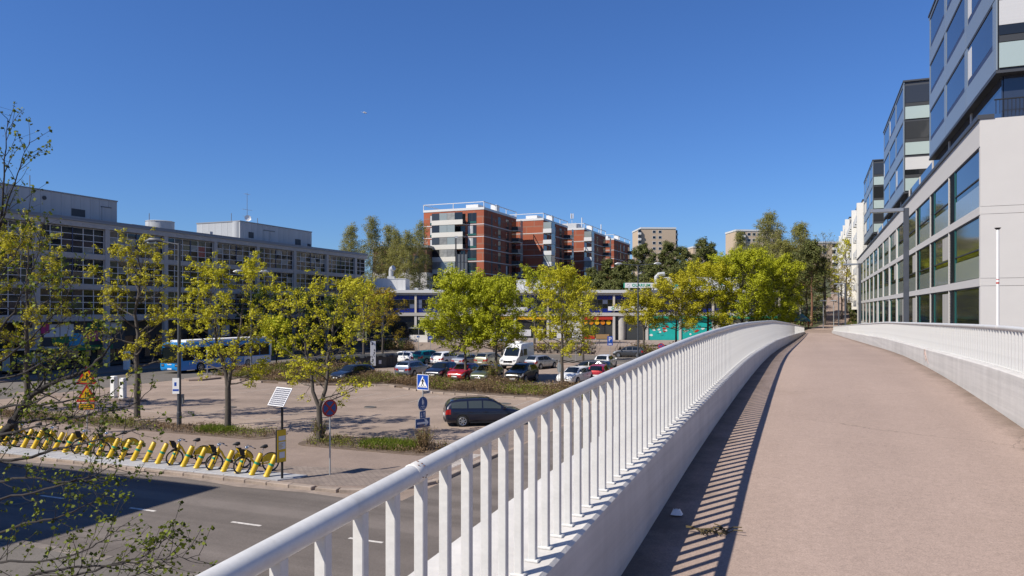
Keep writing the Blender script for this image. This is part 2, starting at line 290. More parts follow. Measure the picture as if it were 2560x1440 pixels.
# ------------------------------------------------------------------ mesh helpers
class MB:
    def __init__(s): s.v = []; s.f = []; s.m = []; s.mats = []; s.cur = 0; s.xf = None
    def use(s, name):
        m = MATS[name]
        if m not in s.mats: s.mats.append(m)
        s.cur = s.mats.index(m); return s
    def _add(s, vs, fs):
        b = len(s.v)
        if s.xf is not None: vs = [s.xf @ Vector(v) for v in vs]
        s.v.extend(tuple(v) for v in vs); s.f.extend(tuple(i + b for i in f) for f in fs); s.m.extend([s.cur] * len(fs)); return s
    def box(s, x0, x1, y0, y1, z0, z1):
        return s._add([(x0,y0,z0),(x1,y0,z0),(x1,y1,z0),(x0,y1,z0),(x0,y0,z1),(x1,y0,z1),(x1,y1,z1),(x0,y1,z1)],
                      [(3,2,1,0),(4,5,6,7),(0,1,5,4),(1,2,6,5),(2,3,7,6),(3,0,4,7)])
    def cbox(s, c, d, rz=0.0, rx=0.0):
        m = Matrix.Translation(Vector(c)) @ Matrix.Rotation(rz, 4, 'Z') @ Matrix.Rotation(rx, 4, 'X')
        x, y, z = d[0]/2, d[1]/2, d[2]/2
        vs = [m @ Vector(p) for p in [(-x,-y,-z),(x,-y,-z),(x,y,-z),(-x,y,-z),(-x,-y,z),(x,-y,z),(x,y,z),(-x,y,z)]]
        return s._add(vs, [(3,2,1,0),(4,5,6,7),(0,1,5,4),(1,2,6,5),(2,3,7,6),(3,0,4,7)])
    def bev(s, x0, x1, y0, y1, z0, z1, r=0.02):
        """box with chamfered vertical and top edges"""
        P = [(x0+r,y0),(x1-r,y0),(x1,y0+r),(x1,y1-r),(x1-r,y1),(x0+r,y1),(x0,y1-r),(x0,y0+r)]
        Q = [(x0+2*r,y0+r),(x1-2*r,y0+r),(x1-r,y0+2*r),(x1-r,y1-2*r),(x1-2*r,y1-r),(x0+2*r,y1-r),(x0+r,y1-2*r),(x0+r,y0+2*r)]
        vs = [(a,b,z0) for a,b in P] + [(a,b,z1-r) for a,b in P] + [(a,b,z1) for a,b in Q]
        fs = [tuple(range(7,-1,-1)), tuple(range(16,24))]
        for k in (0, 8):
            for i in range(8): j = (i+1) % 8; fs.append((k+i, k+j, k+8+j, k+8+i))
        return s._add(vs, fs)
    def quad(s, *p): return s._add(p, [tuple(range(len(p)))])
    def prism(s, pts, z0, z1):
        n = len(pts); vs = [(x,y,z0) for x,y in pts] + [(x,y,z1) for x,y in pts]
        return s._add(vs, [tuple(range(n-1,-1,-1)), tuple(range(n,2*n))] + [(i,(i+1)%n,n+(i+1)%n,n+i) for i in range(n)])
    def prism_y(s, pts, y0, y1):
        """outline in x,z extruded along y (front face at y0)"""
        n = len(pts); vs = [(x,y0,z) for x,z in pts] + [(x,y1,z) for x,z in pts]
        return s._add(vs, [tuple(range(n)), tuple(range(2*n-1,n-1,-1))] + [((i+1)%n,i,n+i,n+(i+1)%n) for i in range(n)])
    def tube(s, path, rad, n=6, caps=True):
        path = [Vector(p) for p in path]
        if not hasattr(rad, '__len__'): rad = [rad]*len(path)
        t0 = (path[1]-path[0]).normalized(); a = t0.orthogonal().normalized()
        vs = []
        for i, p in enumerate(path):
            if i == 0: t = path[1]-path[0]
            elif i == len(path)-1: t = path[-1]-path[-2]
            else: t = (path[i+1]-path[i]).normalized()+(path[i]-path[i-1]).normalized()
            if t.length < 1e-9: t = t0
            t = t.normalized(); a = (a - t*a.dot(t))
            a = a.normalized() if a.length > 1e-6 else t.orthogonal().normalized()
            b = t.cross(a)
            for k in range(n):
                an = 2*math.pi*k/n; vs.append(p + (a*math.cos(an)+b*math.sin(an))*rad[i])
        fs = []
        for i in range(len(path)-1):
            for k in range(n): fs.append((i*n+k, i*n+(k+1)%n, (i+1)*n+(k+1)%n, (i+1)*n+k))
        if caps: fs += [tuple(range(n-1,-1,-1)), tuple(range((len(path)-1)*n, len(path)*n))]
        return s._add(vs, fs)
    def cyl(s, p0, p1, r0, r1=None, n=12): return s.tube([p0,p1],[r0, r0 if r1 is None else r1], n)
    def torus(s, c, axis, Rr, r, n=20, m=6):
        ax = Vector(axis).normalized(); a = ax.orthogonal().normalized(); b = ax.cross(a); c = Vector(c)
        vs = []; fs = []
        for i in range(n):
            an = 2*math.pi*i/n; d = a*math.cos(an)+b*math.sin(an)
            for k in range(m):
                bn = 2*math.pi*k/m; vs.append(c + d*(Rr+r*math.cos(bn)) + ax*(r*math.sin(bn)))
        for i in range(n):
            for k in range(m): fs.append((i*m+k, ((i+1)%n)*m+k, ((i+1)%n)*m+(k+1)%m, i*m+(k+1)%m))
        return s._add(vs, fs)
    def disc(s, c, axis, r, n=24, up=None):
        ax = Vector(axis).normalized(); a = ax.orthogonal().normalized(); b = ax.cross(a); c = Vector(c)
        vs = [c + (a*math.cos(2*math.pi*i/n)+b*math.sin(2*math.pi*i/n))*r for i in range(n)]
        return s._add(vs, [tuple(range(n))])
    def mesh(s, name, smooth=False, angle=None):
        me = bpy.data.meshes.new(name); me.from_pydata(s.v, [], s.f)
        for m in s.mats: me.materials.append(m)
        if len(s.mats) > 1: me.polygons.foreach_set('material_index', s.m)
        if smooth:
            me.polygons.foreach_set('use_smooth', [True]*len(me.polygons))
            if angle: me.set_sharp_from_angle(angle=R(angle))
        me.update(); return me
    def build(s, name, parent=None, smooth=False, angle=35, loc=None, rot=None, kind=None):
        return place(name, s.mesh(name, smooth, angle), parent, loc, rot, kind)
def place(name, me, parent=None, loc=None, rot=None, kind=None, scale=None):
    o = bpy.data.objects.new(name, me); col.objects.link(o)
    if parent: o.parent = parent
    if loc is not None: o.location = loc
    if rot is not None: o.rotation_euler = rot
    if scale is not None: o.scale = scale
    if kind: o['kind'] = kind
    return o
def thing(name, label, cat, loc=(0,0,0), rz=0.0, group=None, scale=None):
    o = bpy.data.objects.new(name, None); col.objects.link(o); o.empty_display_size = .2
    o.location = loc; o.rotation_euler = (0,0,rz); o['label'] = label; o['category'] = cat
    if group: o['group'] = group
    if scale: o.scale = (scale,)*3 if not hasattr(scale,'__len__') else scale
    return o
def tag(o, label, cat, group=None, kind=None):
    o['label'] = label; o['category'] = cat
    if group: o['group'] = group
    if kind: o['kind'] = kind
    return o
def struct(o): o['kind'] = 'structure'; return o
def copy_tree(o, parent=None):
    c = o.copy(); col.objects.link(c)
    if parent is not None: c.parent = parent
    for ch in list(o.children): copy_tree(ch, c)
    return c
def text_mesh(txt, size, matname, extrude=0.004, bold=0.0, space=1.0):
    cu = bpy.data.curves.new('lettering', 'FONT'); cu.body = txt; cu.size = size; cu.extrude = extrude; cu.align_x = 'CENTER'; cu.align_y = 'CENTER'
    cu.offset = bold; cu.space_character = space
    o = bpy.data.objects.new('lettering', cu); col.objects.link(o)
    me = bpy.data.meshes.new_from_object(o.evaluated_get(bpy.context.evaluated_depsgraph_get()))
    bpy.data.objects.remove(o); bpy.data.curves.remove(cu)
    me.materials.clear(); me.materials.append(MATS[matname]); return me
RZ = -PHI     # rotation of everything laid out in the bridge frame: local x = t, local y = s
# ================================================================== the ground, roads, pavements
rng = random.Random(7)
def sheet(name, pts, z, matname, parent=None):
    """flat sheet, outline in (t, s)"""
    b = MB().use(matname); b.quad(*[(t, s, z) for t, s in pts]); o = b.build(name, parent)
    if parent is None: o.rotation_euler = (0, 0, RZ); struct(o)
    return o
def slab(name, pts, z0, z1, matname):
    b = MB().use(matname); b.prism(pts, z0, z1); o = b.build(name); o.rotation_euler = (0, 0, RZ); return struct(o)
def rect(t0, t1, s0, s1): return [(t0, s0), (t1, s0), (t1, s1), (t0, s1)]
def rounded(t0, t1, s0, s1, r, n=6, which=(1,1,1,1)):
    out = []
    for (cx, cy, a0, w) in ((t0+r, s0+r, 180, which[0]), (t1-r, s0+r, 270, which[1]), (t1-r, s1-r, 0, which[2]), (t0+r, s1-r, 90, which[3])):
        if w: out += [(cx + r*math.cos(R(a0+90*i/n)), cy + r*math.sin(R(a0+90*i/n))) for i in range(n+1)]
        else: out.append((t0 if cx < (t0+t1)/2 else t1, s0 if cy < (s0+s1)/2 else s1))
    return out
b = MB().use('lot_asphalt'); b.quad((-1500,-600,0),(1500,-600,0),(1500,2500,0),(-1500,2500,0)); struct(b.build('ground'))
road = sheet('road', rect(-220, 160, 13.6, 21.6), 0.004, 'road_asphalt')
side_road = sheet('side_road', rect(-12.8, -5.6, 21.6, 60), 0.005, 'road_asphalt')
bus_street = sheet('bus_street', rect(-66, -54, 30, 150), 0.004, 'street_asphalt')
far_street = sheet('far_street', rect(-54, 20, 84, 101.5), 0.005, 'street_asphalt')
# road markings
b = MB().use('white_line')
for k in range(-9, 12):
    t = -15.73 + k*4.2; b.quad((t-.55,17.43,0),(t+.55,17.43,0),(t+.55,17.55,0),(t-.55,17.55,0))
b.build('lane_dashes', road, loc=(0,0,.008))
b = MB().use('kerb_dust'); pts = [(-90 + i*1.5, 21.6) for i in range(52)] + [(-90 + i*1.5, 21.22 + .12*math.sin(i*1.7) + .08*math.sin(i*.6+1)) for i in range(51,-1,-1)]
b.quad(*[(t, s, 0) for t, s in pts]); b.build('kerb_dust', road, loc=(0,0,.0085))
b = MB().use('white_line')
for k in range(6):
    t = -12.5 + k*1.15; b.quad((t,23.2,0),(t+.55,23.2,0),(t+.55,25.9,0),(t,25.9,0))
for k in range(8):
    t = -12.4 + k*.9; b.quad((t,22.15,0),(t+.45,22.15,0),(t+.45,22.6,0),(t,22.6,0))
b.build('zebra_stripes', side_road, loc=(0,0,.004))
b = MB().use('old_line')
for k in range(13):
    t = -18.5 - k*2.5
    b.quad((t-.05,44.8,0),(t+.05,44.8,0),(t+.05,49.2,0),(t-.05,49.2,0))
for k in range(7):
    t = -24.5 - k*2.6
    b.quad((t-.05,34.5,0),(t+.05,34.5,0),(t+.05,38.2,0),(t-.05,38.2,0))
b.quad((-40,34.45,0),(-24.5,34.45,0),(-24.5,34.55,0),(-40,34.55,0))
o = b.build('parking_lines'); o.rotation_euler = (0,0,RZ); o.location.z = .005; struct(o)
b = MB().use('white_line')
for k in range(9):
    t = -34.5 + k*1.0; b.quad((t,85,0),(t+.5,85,0),(t+.5,90,0),(t,90,0))
o = b.build('far_zebra_stripes', far_street, loc=(0,0,.005))
# pavement along the far kerb of the road, with single kerb stones
pts = [(-120, 21.9)] + [(-16.2, 21.9)] + [(-16.2 + 3.1*math.sin(R(a)), 25.0 - 3.1*math.cos(R(a))) for a in range(10, 91, 10)] + [(-13.1, 29.5), (-15.0, 31), (-120, 31)]
pavement = slab('pavement', pts, 0, .12, 'path_asphalt')
ks = MB().use('kerb').bev(-.49, .49, -.15, .15, 0, .125, .02).mesh('kerb_stone')
t = -60.0
while t < -16.6:
    place('kerb_stone', ks, pavement, (t, 21.75, 0), (0, 0, rng.uniform(-.004, .004))); t += 1.0
for i in range(6):
    a = 5 + i*16; place('kerb_stone', ks, pavement, (-16.2 + 3.25*math.sin(R(a)), 25.0 - 3.25*math.cos(R(a)), 0), (0, 0, R(a)), scale=(.88,1,1))
for i in range(5): place('kerb_stone', ks, pavement, (-12.95, 25.5 + i, 0), (0, 0, R(90)))
ps = MB().use('pavers'); ps.quad(*[(t, s, .124) for t, s in [(-20,21.95),(-16.3,21.95),(-14.6,22.6),(-13.5,24),(-13.25,25.6),(-20,24.1)]]); ps.build('paver_field', pavement)
ps = MB().use('pavers'); ps.quad(*[(t, s, .006) for t, s in rect(-16.4,-13.0,31.05,52)]); ps.build('paver_walk', pavement)
ps = MB().use('white_line')
for k in range(16): ps.quad(*[(t, s, .128) for t, s in rect(-14.0,-13.3, 25.8+k*.22, 25.92+k*.22)])
ps.build('tactile_strip', pavement)
# near pavement
near = slab('near_pavement', rect(-120, -2.6, 4.0, 13.35), 0, .12, 'street_asphalt')
ks2 = MB().use('stone_wall').bev(-.49, .49, -.15, .15, 0, .125, .02).mesh('kerb_stone')
t = -40.0
while t < -2.7:
    place('kerb_stone', ks2, near, (t, 13.5, 0)); t += 1.0
# planted strips between pavement and car park: earth bed
for nm, pts in (('planting_bed', rounded(-58, -24.6, 28.4, 30.9, .9)), ('planting_bed', rounded(-22.6, -15.2, 28.0, 30.9, .9)),
                ('planting_bed', [(-54,54.5),(-46,52.2),(-40,51.6),(-33,53.6),(-27,50.3),(-20,49.6),(-14,49.0),(-13.5,52.6),(-20,56.2),(-29,57.4),(-36,60),(-42,62),(-52,60.5)])):
    slab(nm, pts, 0, .14 if nm else .1, 'earth')
edge = MB().use('kerb').bev(-.5, .5, -.09, .09, 0, .17, .02).mesh('edge_stone')
hb = [(-54,54.4),(-46,52.1),(-40,51.5),(-33,53.5),(-27,50.2),(-20,49.5),(-14,48.9)]
bed = [o for o in col.objects if o.name.startswith('planting_bed')][-1]
for (a, c) in zip(hb, hb[1:]):
    L = math.dist(a, c); n = int(L)
    for i in range(n):
        if rng.random() < .18: continue
        f = (i+.5)/n; place('edge_stone', edge, bed, (a[0]+(c[0]-a[0])*f, a[1]+(c[1]-a[1])*f, rng.uniform(-.04,.0)), (rng.uniform(-.05,.05), rng.uniform(-.04,.04), math.atan2(c[1]-a[1], c[0]-a[0])+rng.uniform(-.06,.06)))
# traffic island by the bus street
isl = slab('traffic_island', [(-53.3,51.3),(-52.0,50.6),(-51.2,51.3),(-50.9,58),(-53.3,60)], 0, .15, 'path_asphalt')
isl2 = slab('bus_pavement', rect(-72, -66.0, 30, 110), 0, .14, 'path_asphalt')
isl3 = slab('charging_island', [(-56,37.5),(-44,37.5),(-43.2,38.2),(-44,38.9),(-56,38.9)], 0, .13, 'path_asphalt')
isl4 = slab('street_pavement', rect(-50, -13, 82.6, 84), 0, .12, 'path_asphalt')

# ------------------------------------------------------------------ hill behind the shops and beyond the bridge
def hill_h(s, t):
    h = 3.42*ss(86, 104, s)*ss(-15, -7, t)*ss(60, 12, t)
    h += 6.0*ss(140, 200, s) + 15*ss(215, 330, s)*ss(40, -20, t)
    h += 3.0*ss(104, 240, s)*ss(-12, -5, t)*(1-ss(140, 200, s)) 
    return h
b = MB().use('grass_ground'); ns, nt_ = 70, 80
grid = [(86 + (i/ns)**1.4*620, -330 + j*(640/nt_)) for i in range(ns+1) for j in range(nt_+1)]
b.v = [(t, s, hill_h(s, t) - .05) for s, t in grid]
b.f = [(i*(nt_+1)+j, i*(nt_+1)+j+1, (i+1)*(nt_+1)+j+1, (i+1)*(nt_+1)+j) for i in range(ns) for j in range(nt_)]
b.m = [0]*len(b.f); o = b.build('hill', smooth=True); o.rotation_euler = (0,0,RZ); struct(o)
def path_c(s): return .4 + 3.7*ss(102,155,s) + 3.0*ss(155,270,s)
b = MB().use('gravel_path'); L = [(99 + i*4, 0) for i in range(48)]
for (s0,_),(s1,_) in zip(L, L[1:]):
    c0, c1 = path_c(s0), path_c(s1)
    b.quad((c0-1.9,s0,hill_h(s0,c0-1.9)+.06),(c0+2.2,s0,hill_h(s0,c0+2.2)+.06),(c1+2.2,s1,hill_h(s1,c1+2.2)+.06),(c1-1.9,s1,hill_h(s1,c1-1.9)+.06))
o = b.build('path'); o.rotation_euler = (0,0,RZ); struct(o)

# ------------------------------------------------------------------ footbridge
EYE = 6.4
DECK = [(-14,-1.95),(-3,-1.78),(0,-1.71),(4.4,-1.58),(6,-1.46),(8,-1.36),(11.6,-1.25),(14,-1.2),(17,-1.17),(20.7,-1.18),(25,-1.25),(36,-1.5),(60,-2.05),(98,-2.88),(104,-3.0)]
RAIL = [(-14,-1.0),(-3,-.78),(0,-.645),(1.15,-.573),(1.66,-.53),(2,-.50),(3.2,-.437),(4.76,-.385),(5.64,-.351),(6.73,-.318),(8.76,-.278),(11.9,-.251),(14,-.252),(18.3,-.284),(24.1,-.345),(38.9,-.66),(60,-1.16),(104,-2.25)]
RAIL_R = [(-14,-.9),(0,-.5),(6,-.28),(10.2,-.221),(12.5,-.236),(18.2,-.304),(27.3,-.414),(45.5,-.81),(60,-1.14),(104,-2.151)]
def smooth_tab(tab, x, w=1.2): return sum(interp(x + w*k, tab) for k in (-1,-.5,0,.5,1))/5
def deck_z(s): return EYE + smooth_tab(DECK, s)
def rail_z(s, side=-1): return EYE + smooth_tab(RAIL if side < 0 else RAIL_R, s, .9)
TL, TR = -1.055, 2.1
ST = [-14, -10, -7, -4] + [i*.5 - 3 for i in range(0, 70)] + [32.5 + i*1.5 for i in range(48)]
ST = sorted(set(round(x, 3) for x in ST if x <= 103))
def loft(name, prof, matname, parent=None, closed=True, smooth=False, stations=ST):
    """prof(s) -> list of (t, z)"""
    b = MB().use(matname); n = len(prof(0))
    for s in stations:
        for t, z in prof(s): b.v.append((t, s, z))
    for i in range(len(stations)-1):
        for k in range(n if closed else n-1):
            b.f.append((i*n+k, i*n+(k+1)%n, (i+1)*n+(k+1)%n, (i+1)*n+k))
    if closed: b.f += [tuple(range(n-1,-1,-1)), tuple(range((len(stations)-1)*n, len(stations)*n))]
    b.m = [0]*len(b.f); o = b.build(name, parent, smooth)
    if parent is None: o.rotation_euler = (0,0,RZ)
    return o
deck = struct(loft('bridge_deck', lambda s: [(TL-.02, deck_z(s)), (TR+.02, deck_z(s)+.03), (TR+.02, deck_z(s)-.3), (TL-.02, deck_z(s)-.3)], 'deck_asphalt'))
struct(loft('bridge_slab', lambda s: [(TL-.6, deck_z(s)-.31), (TR+.6, deck_z(s)-.31), (TR+.3, deck_z(s)-.8), (TL-.3, deck_z(s)-.8)], 'concrete_plinth'))
for sp in (9.5, 27, 45, 63, 81):
    b = MB().use('concrete_plinth'); b.box(-.3, 1.4, sp-.4, sp+.4, 0, deck_z(sp)-.7); o = b.build('bridge_pier'); o.rotation_euler = (0,0,RZ); tag(o, 'concrete pier under the footbridge, %s from the camera' % ['nearest','second','third','fourth','farthest'][[9.5,27,45,63,81].index(sp)], 'pier', 'piers under the footbridge')
def railing(side, label):
    inner = TL if side < 0 else TR; c = inner + side*(.095 if side < 0 else .12)
    root = thing('bridge_railing', label, 'railing', W(0, 0, 0), RZ)
    rz_ = lambda s: rail_z(s, side)
    def pt(s): return rz_(s) - (.66 - .08*ss(7,16,s)) if side < 0 else rz_(s) - .50
    loft('plinth', lambda s: [(inner, deck_z(s)-.05), (inner, pt(s)-.015), (inner+side*.015, pt(s)), (inner+side*.30, pt(s)+.004), (inner+side*.56, pt(s)-.02), (inner+side*.60, pt(s)-.05), (inner+side*.60, deck_z(s)-.3)], 'concrete_plinth', root)
    joints = [2.02 + 9.3*k for k in range(11)]
    end = 100.0
    hs = [x for x in ST if x >= -10] ; hs = sorted(set(hs + [end])) ; hs = [x for x in hs if x <= end]
    b = MB().use('rail_white'); b.tube([(c, s, rz_(s)) for s in hs], .031, 18); b.build('handrail', root, True, 60)
    for j in joints:
        b = MB().use('joint_white'); zs = [j-.024, j-.021, j+.021, j+.024]
        b.tube([(c, s, rz_(s)) for s in zs], [.0313, .0333, .0333, .0313], 18)
        b.use('rust'); r2 = random.Random(int(j*10))
        for k in range(9):
            a = r2.uniform(-2.2, 2.2); s = j + .021*r2.choice((-1, 1)) * r2.uniform(.3,1); p = Vector((c + .0335*math.sin(a), s, rz_(s) + .0335*math.cos(a)))
            b.cbox(p, (.004+.006*r2.random(), .004, .002), 0)
        b.build('joint_collar', root, True, 40)
    # balusters: square hollow section, each standing on the plinth
    bm = MB().use('rail_white').bev(-.0175, .0175, -.015, .015, 0, 1.0, .003).mesh('baluster')
    foot = MB().use('rail_white').bev(-.032, .032, -.024, .024, 0, .01, .003).mesh('foot_plate')
    k = 0; s = 1.386 - 8*.1675 if side < 0 else 6.0; rest = MB().use('rail_white'); n = 0
    while s < end:
        z0, z1 = pt(s) + .002, rz_(s) - .024
        if n < 300:
            o = place('baluster', bm, root, (c, s, z0), None, None, (1, 1, z1 - z0))
            if s < 16: place('foot_plate', foot, o, (0, 0, 0), None, None, (1, 1, 1/(z1 - z0)))
        else: rest.box(c-.016, c+.016, s-.015, s+.015, z0, z1)
        n += 1; s += .1675
    rest.build('far_balusters', root, kind='stuff')
    return root
railing(-1, 'white tubular bridge railing with upright balusters on the left, nearest the camera')
railing(1, 'white bridge railing along the right edge of the footbridge, before the white building')
# faint red scribble on the right parapet and manhole covers
b = MB().use('old_scribble'); q = random.Random(2); P = [Vector((TR-.004, 17.0+q.uniform(-.35,.35), deck_z(17)+.08+q.random()*.3)) for _ in range(9)]
for a, c in zip(P, P[1:]): b.tube([a, (a+c)/2+Vector((0,.03,.02)), c], .0045, 4)
scr = b.build('scribble', [o for o in col.objects if o.name.startswith('bridge_railing')][-1])
for (s, t) in ((16.6,-24.5),(41.5,-27.0),(38.0,-35.5),(46.5,-19.5)):
    b = MB().use('grille_dark'); b.cyl((t,s,.006),(t,s,.02),.33,n=20); b.use('street_asphalt'); b.torus((t,s,.012),(0,0,1),.38,.045,20,4); o = b.build('manhole_cover'); o.rotation_euler = (0,0,RZ); struct(o)
# litter on the deck
def deckpt(px_s, t): return W(px_s, t, deck_z(px_s) + .01)
b = MB().use('paper')
rr = random.Random(3)
pts = [(math.cos(a)*r_, math.sin(a)*r_) for a, r_ in ((0,.05),(.9,.04),(1.7,.055),(2.6,.04),(3.5,.05),(4.4,.038),(5.3,.052))]
for i in range(7):
    a, c = pts[i], pts[(i+1)%7]; b.quad((a[0],a[1],.005),(c[0],c[1],.005),(c[0]*.5,c[1]*.5,.03+.02*rr.random()),(a[0]*.5,a[1]*.5,.03+.02*rr.random()))
b.quad(*[(x*.5,y*.5,.035) for x,y in pts]); o = b.build('crumpled_paper', loc=deckpt(5.45,-.93)); tag(o, 'crumpled white scrap of paper lying at the foot of the left parapet', 'litter')
b = MB().use('dry_leaf')
for i in range(26):
    a = rr.uniform(0, 6.28); L = rr.uniform(.05,.16); p = Vector((rr.uniform(-.09,.09), rr.uniform(-.05,.05), .005)); q = p + Vector((math.cos(a)*L, math.sin(a)*L*.6, rr.uniform(0,.04)))
    b.tube([p, (p+q)/2 + Vector((0,0,.015)), q], .004, 4)
o = b.build('dry_twig', loc=deckpt(5.15,-.62)); tag(o, 'small bunch of dry twigs lying on the bridge deck in the railing shadow', 'twigs')
# ================================================================== buildings
def unit_box(name, matname):
    return MB().use(matname).box(0,1,0,1,0,1).mesh(name)
_ub = {}
def bx(name, matname, parent, x0, x1, y0, y1, z0, z1, kind=None):
    """box part that shares one unit mesh per material"""
    if matname not in _ub: _ub[matname] = unit_box(matname, matname)
    return place(name, _ub[matname], parent, (x0,y0,z0), None, kind, (x1-x0, y1-y0, z1-z0))
rng = random.Random(21)

# ------------------------------------------------------------------ long grey office block on the left (facade faces +x locally)
S0 = 35.0
off = thing('office_building', 'long grey concrete office block in shade with rows of gridded dark windows', 'building', W(S0, -72.5), RZ)
LEN = 110.4 - S0
bx('wall', 'concrete_grey', off, -16, -.42, 0, LEN, 5.2, 15.9)
cols_s = [35.0 + 8.01*k for k in range(10)]
for cs in cols_s: bx('column', 'concrete_grey', off, -.40, .02, cs-S0-.28, cs-S0+.28, .14, 15.3)
for k, z0 in enumerate((5.2, 8.62, 11.92)):
    z1 = (5.86, 9.17, 12.47)[k]
    for i in range(9):
        y0 = cols_s[i]-S0+.282; y1 = cols_s[i+1]-S0-.282; ym = (y0+y1)/2
        bx('spandrel_panel', 'concrete_lintel', off, -.40, -.03, y0, ym-.012, z0, z1); bx('spandrel_panel', 'concrete_lintel', off, -.40, -.03, ym+.012, y1, z0, z1)
    bx('spandrel_panel', 'concrete_lintel', off, -.40, -.03, 107.1-S0+.282, LEN, z0, z1)
for i in range(18):
    y0 = i*LEN/18; bx('fascia_panel', 'concrete_grey', off, -.40, .06, y0+.006, y0+LEN/18-.006, 15.3, 15.85)
bx('roof_edge', 'roof_metal', off, -16.2, .16, -.1, LEN+.15, 15.86, 16.05); bx('roof_edge', 'roof_metal', off, -16.2, .05, -.1, LEN+.1, 16.052, 16.25)
PT = ['glass_dark']*9 + ['glass_mid']*4 + ['glass_brown']*3 + ['glass_green']*2
def win_grid(wy, nc, x=-.3, z0=0, h=2.72, nr=4):
    b = MB().use('mullion')
    for c in range(nc+1):
        y = c*wy/nc; w = .035
        if c == nc//2 and nc == 6: b.use('frame_blue'); w = .06
        b.box(x-.05, x+.04, max(0,y-w), min(wy,y+w), 0, h); b.use('mullion')
    for r in range(nr+1):
        z = r*h/nr; b.box(x-.05, x+.037, 0, wy, max(0,z-.03), min(h,z+.03))
    b.use('frame_blue').box(x-.05, x+.12, 0, wy, -.10, -.001)
    return b
wy = 8.01-.566; grid6 = win_grid(wy, 6).mesh('window'); grid2 = win_grid(2.7, 2).mesh('window')
pane_me = {}
def pane(parent, matname, y0, y1, z0, z1, x=-.325):
    if matname not in pane_me: pane_me[matname] = MB().use(matname).box(0,.012,0,1,0,1).mesh('pane')
    return place('pane', pane_me[matname], parent, (x, y0, z0), (0, rng.uniform(-.006,.006), rng.uniform(-.008,.008)), None, (1, y1-y0, z1-z0))
far_panes = MB()
for i in range(9):
    for k, zr in enumerate((5.87, 9.18, 12.48)):
        y0 = cols_s[i]-S0+.283
        w = place('window', grid6, off, (0, y0, zr))
        for c in range(6):
            for r in range(4):
                pale_odds = .3 if r in (1,2) and k == 2 else (.12 if r in (1,2) and k == 1 else .03)
                m = 'pane_blind_reflection' if rng.random() < pale_odds else rng.choice(PT)  # more pale panes in the upper storeys: reflections put in as colour
                if k == 2 and i == 4 and c == 4 and r in (1,2): m = 'pane_red'
                a, d = c*wy/6+.037, (c+1)*wy/6-.037; e, f = r*.68+.032, (r+1)*.68-.032
                if 1 <= i <= 4: pane(w, m, a, d, e, f)
                else:
                    far_panes.use(m); tl = rng.uniform(-.005,.005); far_panes.quad((-.32, y0+a, zr+e), (-.32+tl, y0+d, zr+e), (-.32+tl, y0+d, zr+f), (-.32, y0+a, zr+f))
for k, zr in enumerate((5.87, 9.18, 12.48)):
    y0 = 107.1-S0+.283; w = place('window', grid2, off, (0, y0, zr))
    for c in range(2):
        for r in range(4):
            far_panes.use(rng.choice(PT)); far_panes.quad(*[(-.32, y0+c*1.35+a, zr+r*.68+d) for a, d in ((.04,.04),(1.31,.04),(1.31,.64),(.04,.64))])
far_panes.build('distant_panes', off, kind='stuff')
# ground floor: recessed shopfronts
bx('ground_floor_wall', 'grille_dark', off, -14, -2.2, .5, LEN-.5, .14, 5.19)
gl = ['glass_dark','glass_mid','glass_dark','glass_green']
for i in range(9):
    for c in range(3):
        y0 = cols_s[i]-S0+.4+c*2.45; bx('shop_window', gl[(i+c)%4], off, -2.19, -2.1, y0, y0+2.3, .5, 3.4)
posters = [(52.3,54.0,3.6,4.9,'poster_white'),(54.1,55.6,3.6,4.9,'poster_white'),(52.0,52.9,4.0,5.0,'shop_magenta'),(53.2,55.0,2.9,3.55,'shop_green'),(55.1,56.9,2.6,3.9,'shop_cyan'),(57.0,58.5,3.0,4.1,'shop_magenta'),(58.55,60.2,3.0,4.1,'shop_purple'),(57.2,59.0,4.2,5.0,'shop_green'),(59.1,60.0,4.2,5.0,'shop_magenta'),(60.1,61.5,4.2,5.0,'poster_white'),(53.0,60.4,2.05,2.55,'shop_green'),(50.6,51.8,3.2,4.6,'poster_white'),(74.6,76.6,2.6,4.6,'poster_white'),(77.0,78.4,2.9,4.4,'poster_white')]
for a, d, e, f, m in posters: bx('poster', m, off, -.9, -.84, a-S0, d-S0, e, f)
bx('poster_wall', 'grille_dark', off, -1.0, -.91, 50-S0, 62-S0, 2.0, 5.15)
# plant rooms on the roof
def plantroom(x0, x1, y0, y1, z0, z1, near_end=True):
    bx('plant_room', 'grille_dark', off, x0+.06, x1-.06, y0+.06, y1-.06, z0, z1-.05)
    y = y0
    while y < y1-.3:
        e = min(y+1.15, y1); bx('cladding_panel', 'penthouse_metal', off, x1-.06, x1, y+.012, e-.012, z0, z1-.1); y = e
    x = x0
    while x < x1-.3:
        e = min(x+1.15, x1); bx('cladding_panel', 'penthouse_metal', off, x+.012, e-.012, y0, y0+.06, z0, z1-.1); x = e
    bx('roof_trim', 'roof_metal', off, x0-.05, x1+.06, y0-.06, y1+.06, z1-.1, z1+.04)
plantroom(-14, -2.5, 2, 62.3-S0, 16.25, 19.05); plantroom(-10.5, -2.5, 82.2-S0, 98.3-S0, 16.25, 19.0)
b = MB().use('penthouse_metal'); b.tube([(-3.3, 82.2-S0+.62, 16.25), (-3.3, 82.2-S0+.62, 18.92)], .85, 16); b.build('rounded_corner', off, True, 40)
for (a, d, e, f) in ((56.6,58.2,16.7,17.5),(82.9+1,84.9,16.75,17.6),(94.2,95.5,16.6,17.5),(97.2,98.0,16.5,17.0)): bx('vent_grille', 'grille_dark', off, -2.499, -2.45, a-S0, d-S0, e, f)
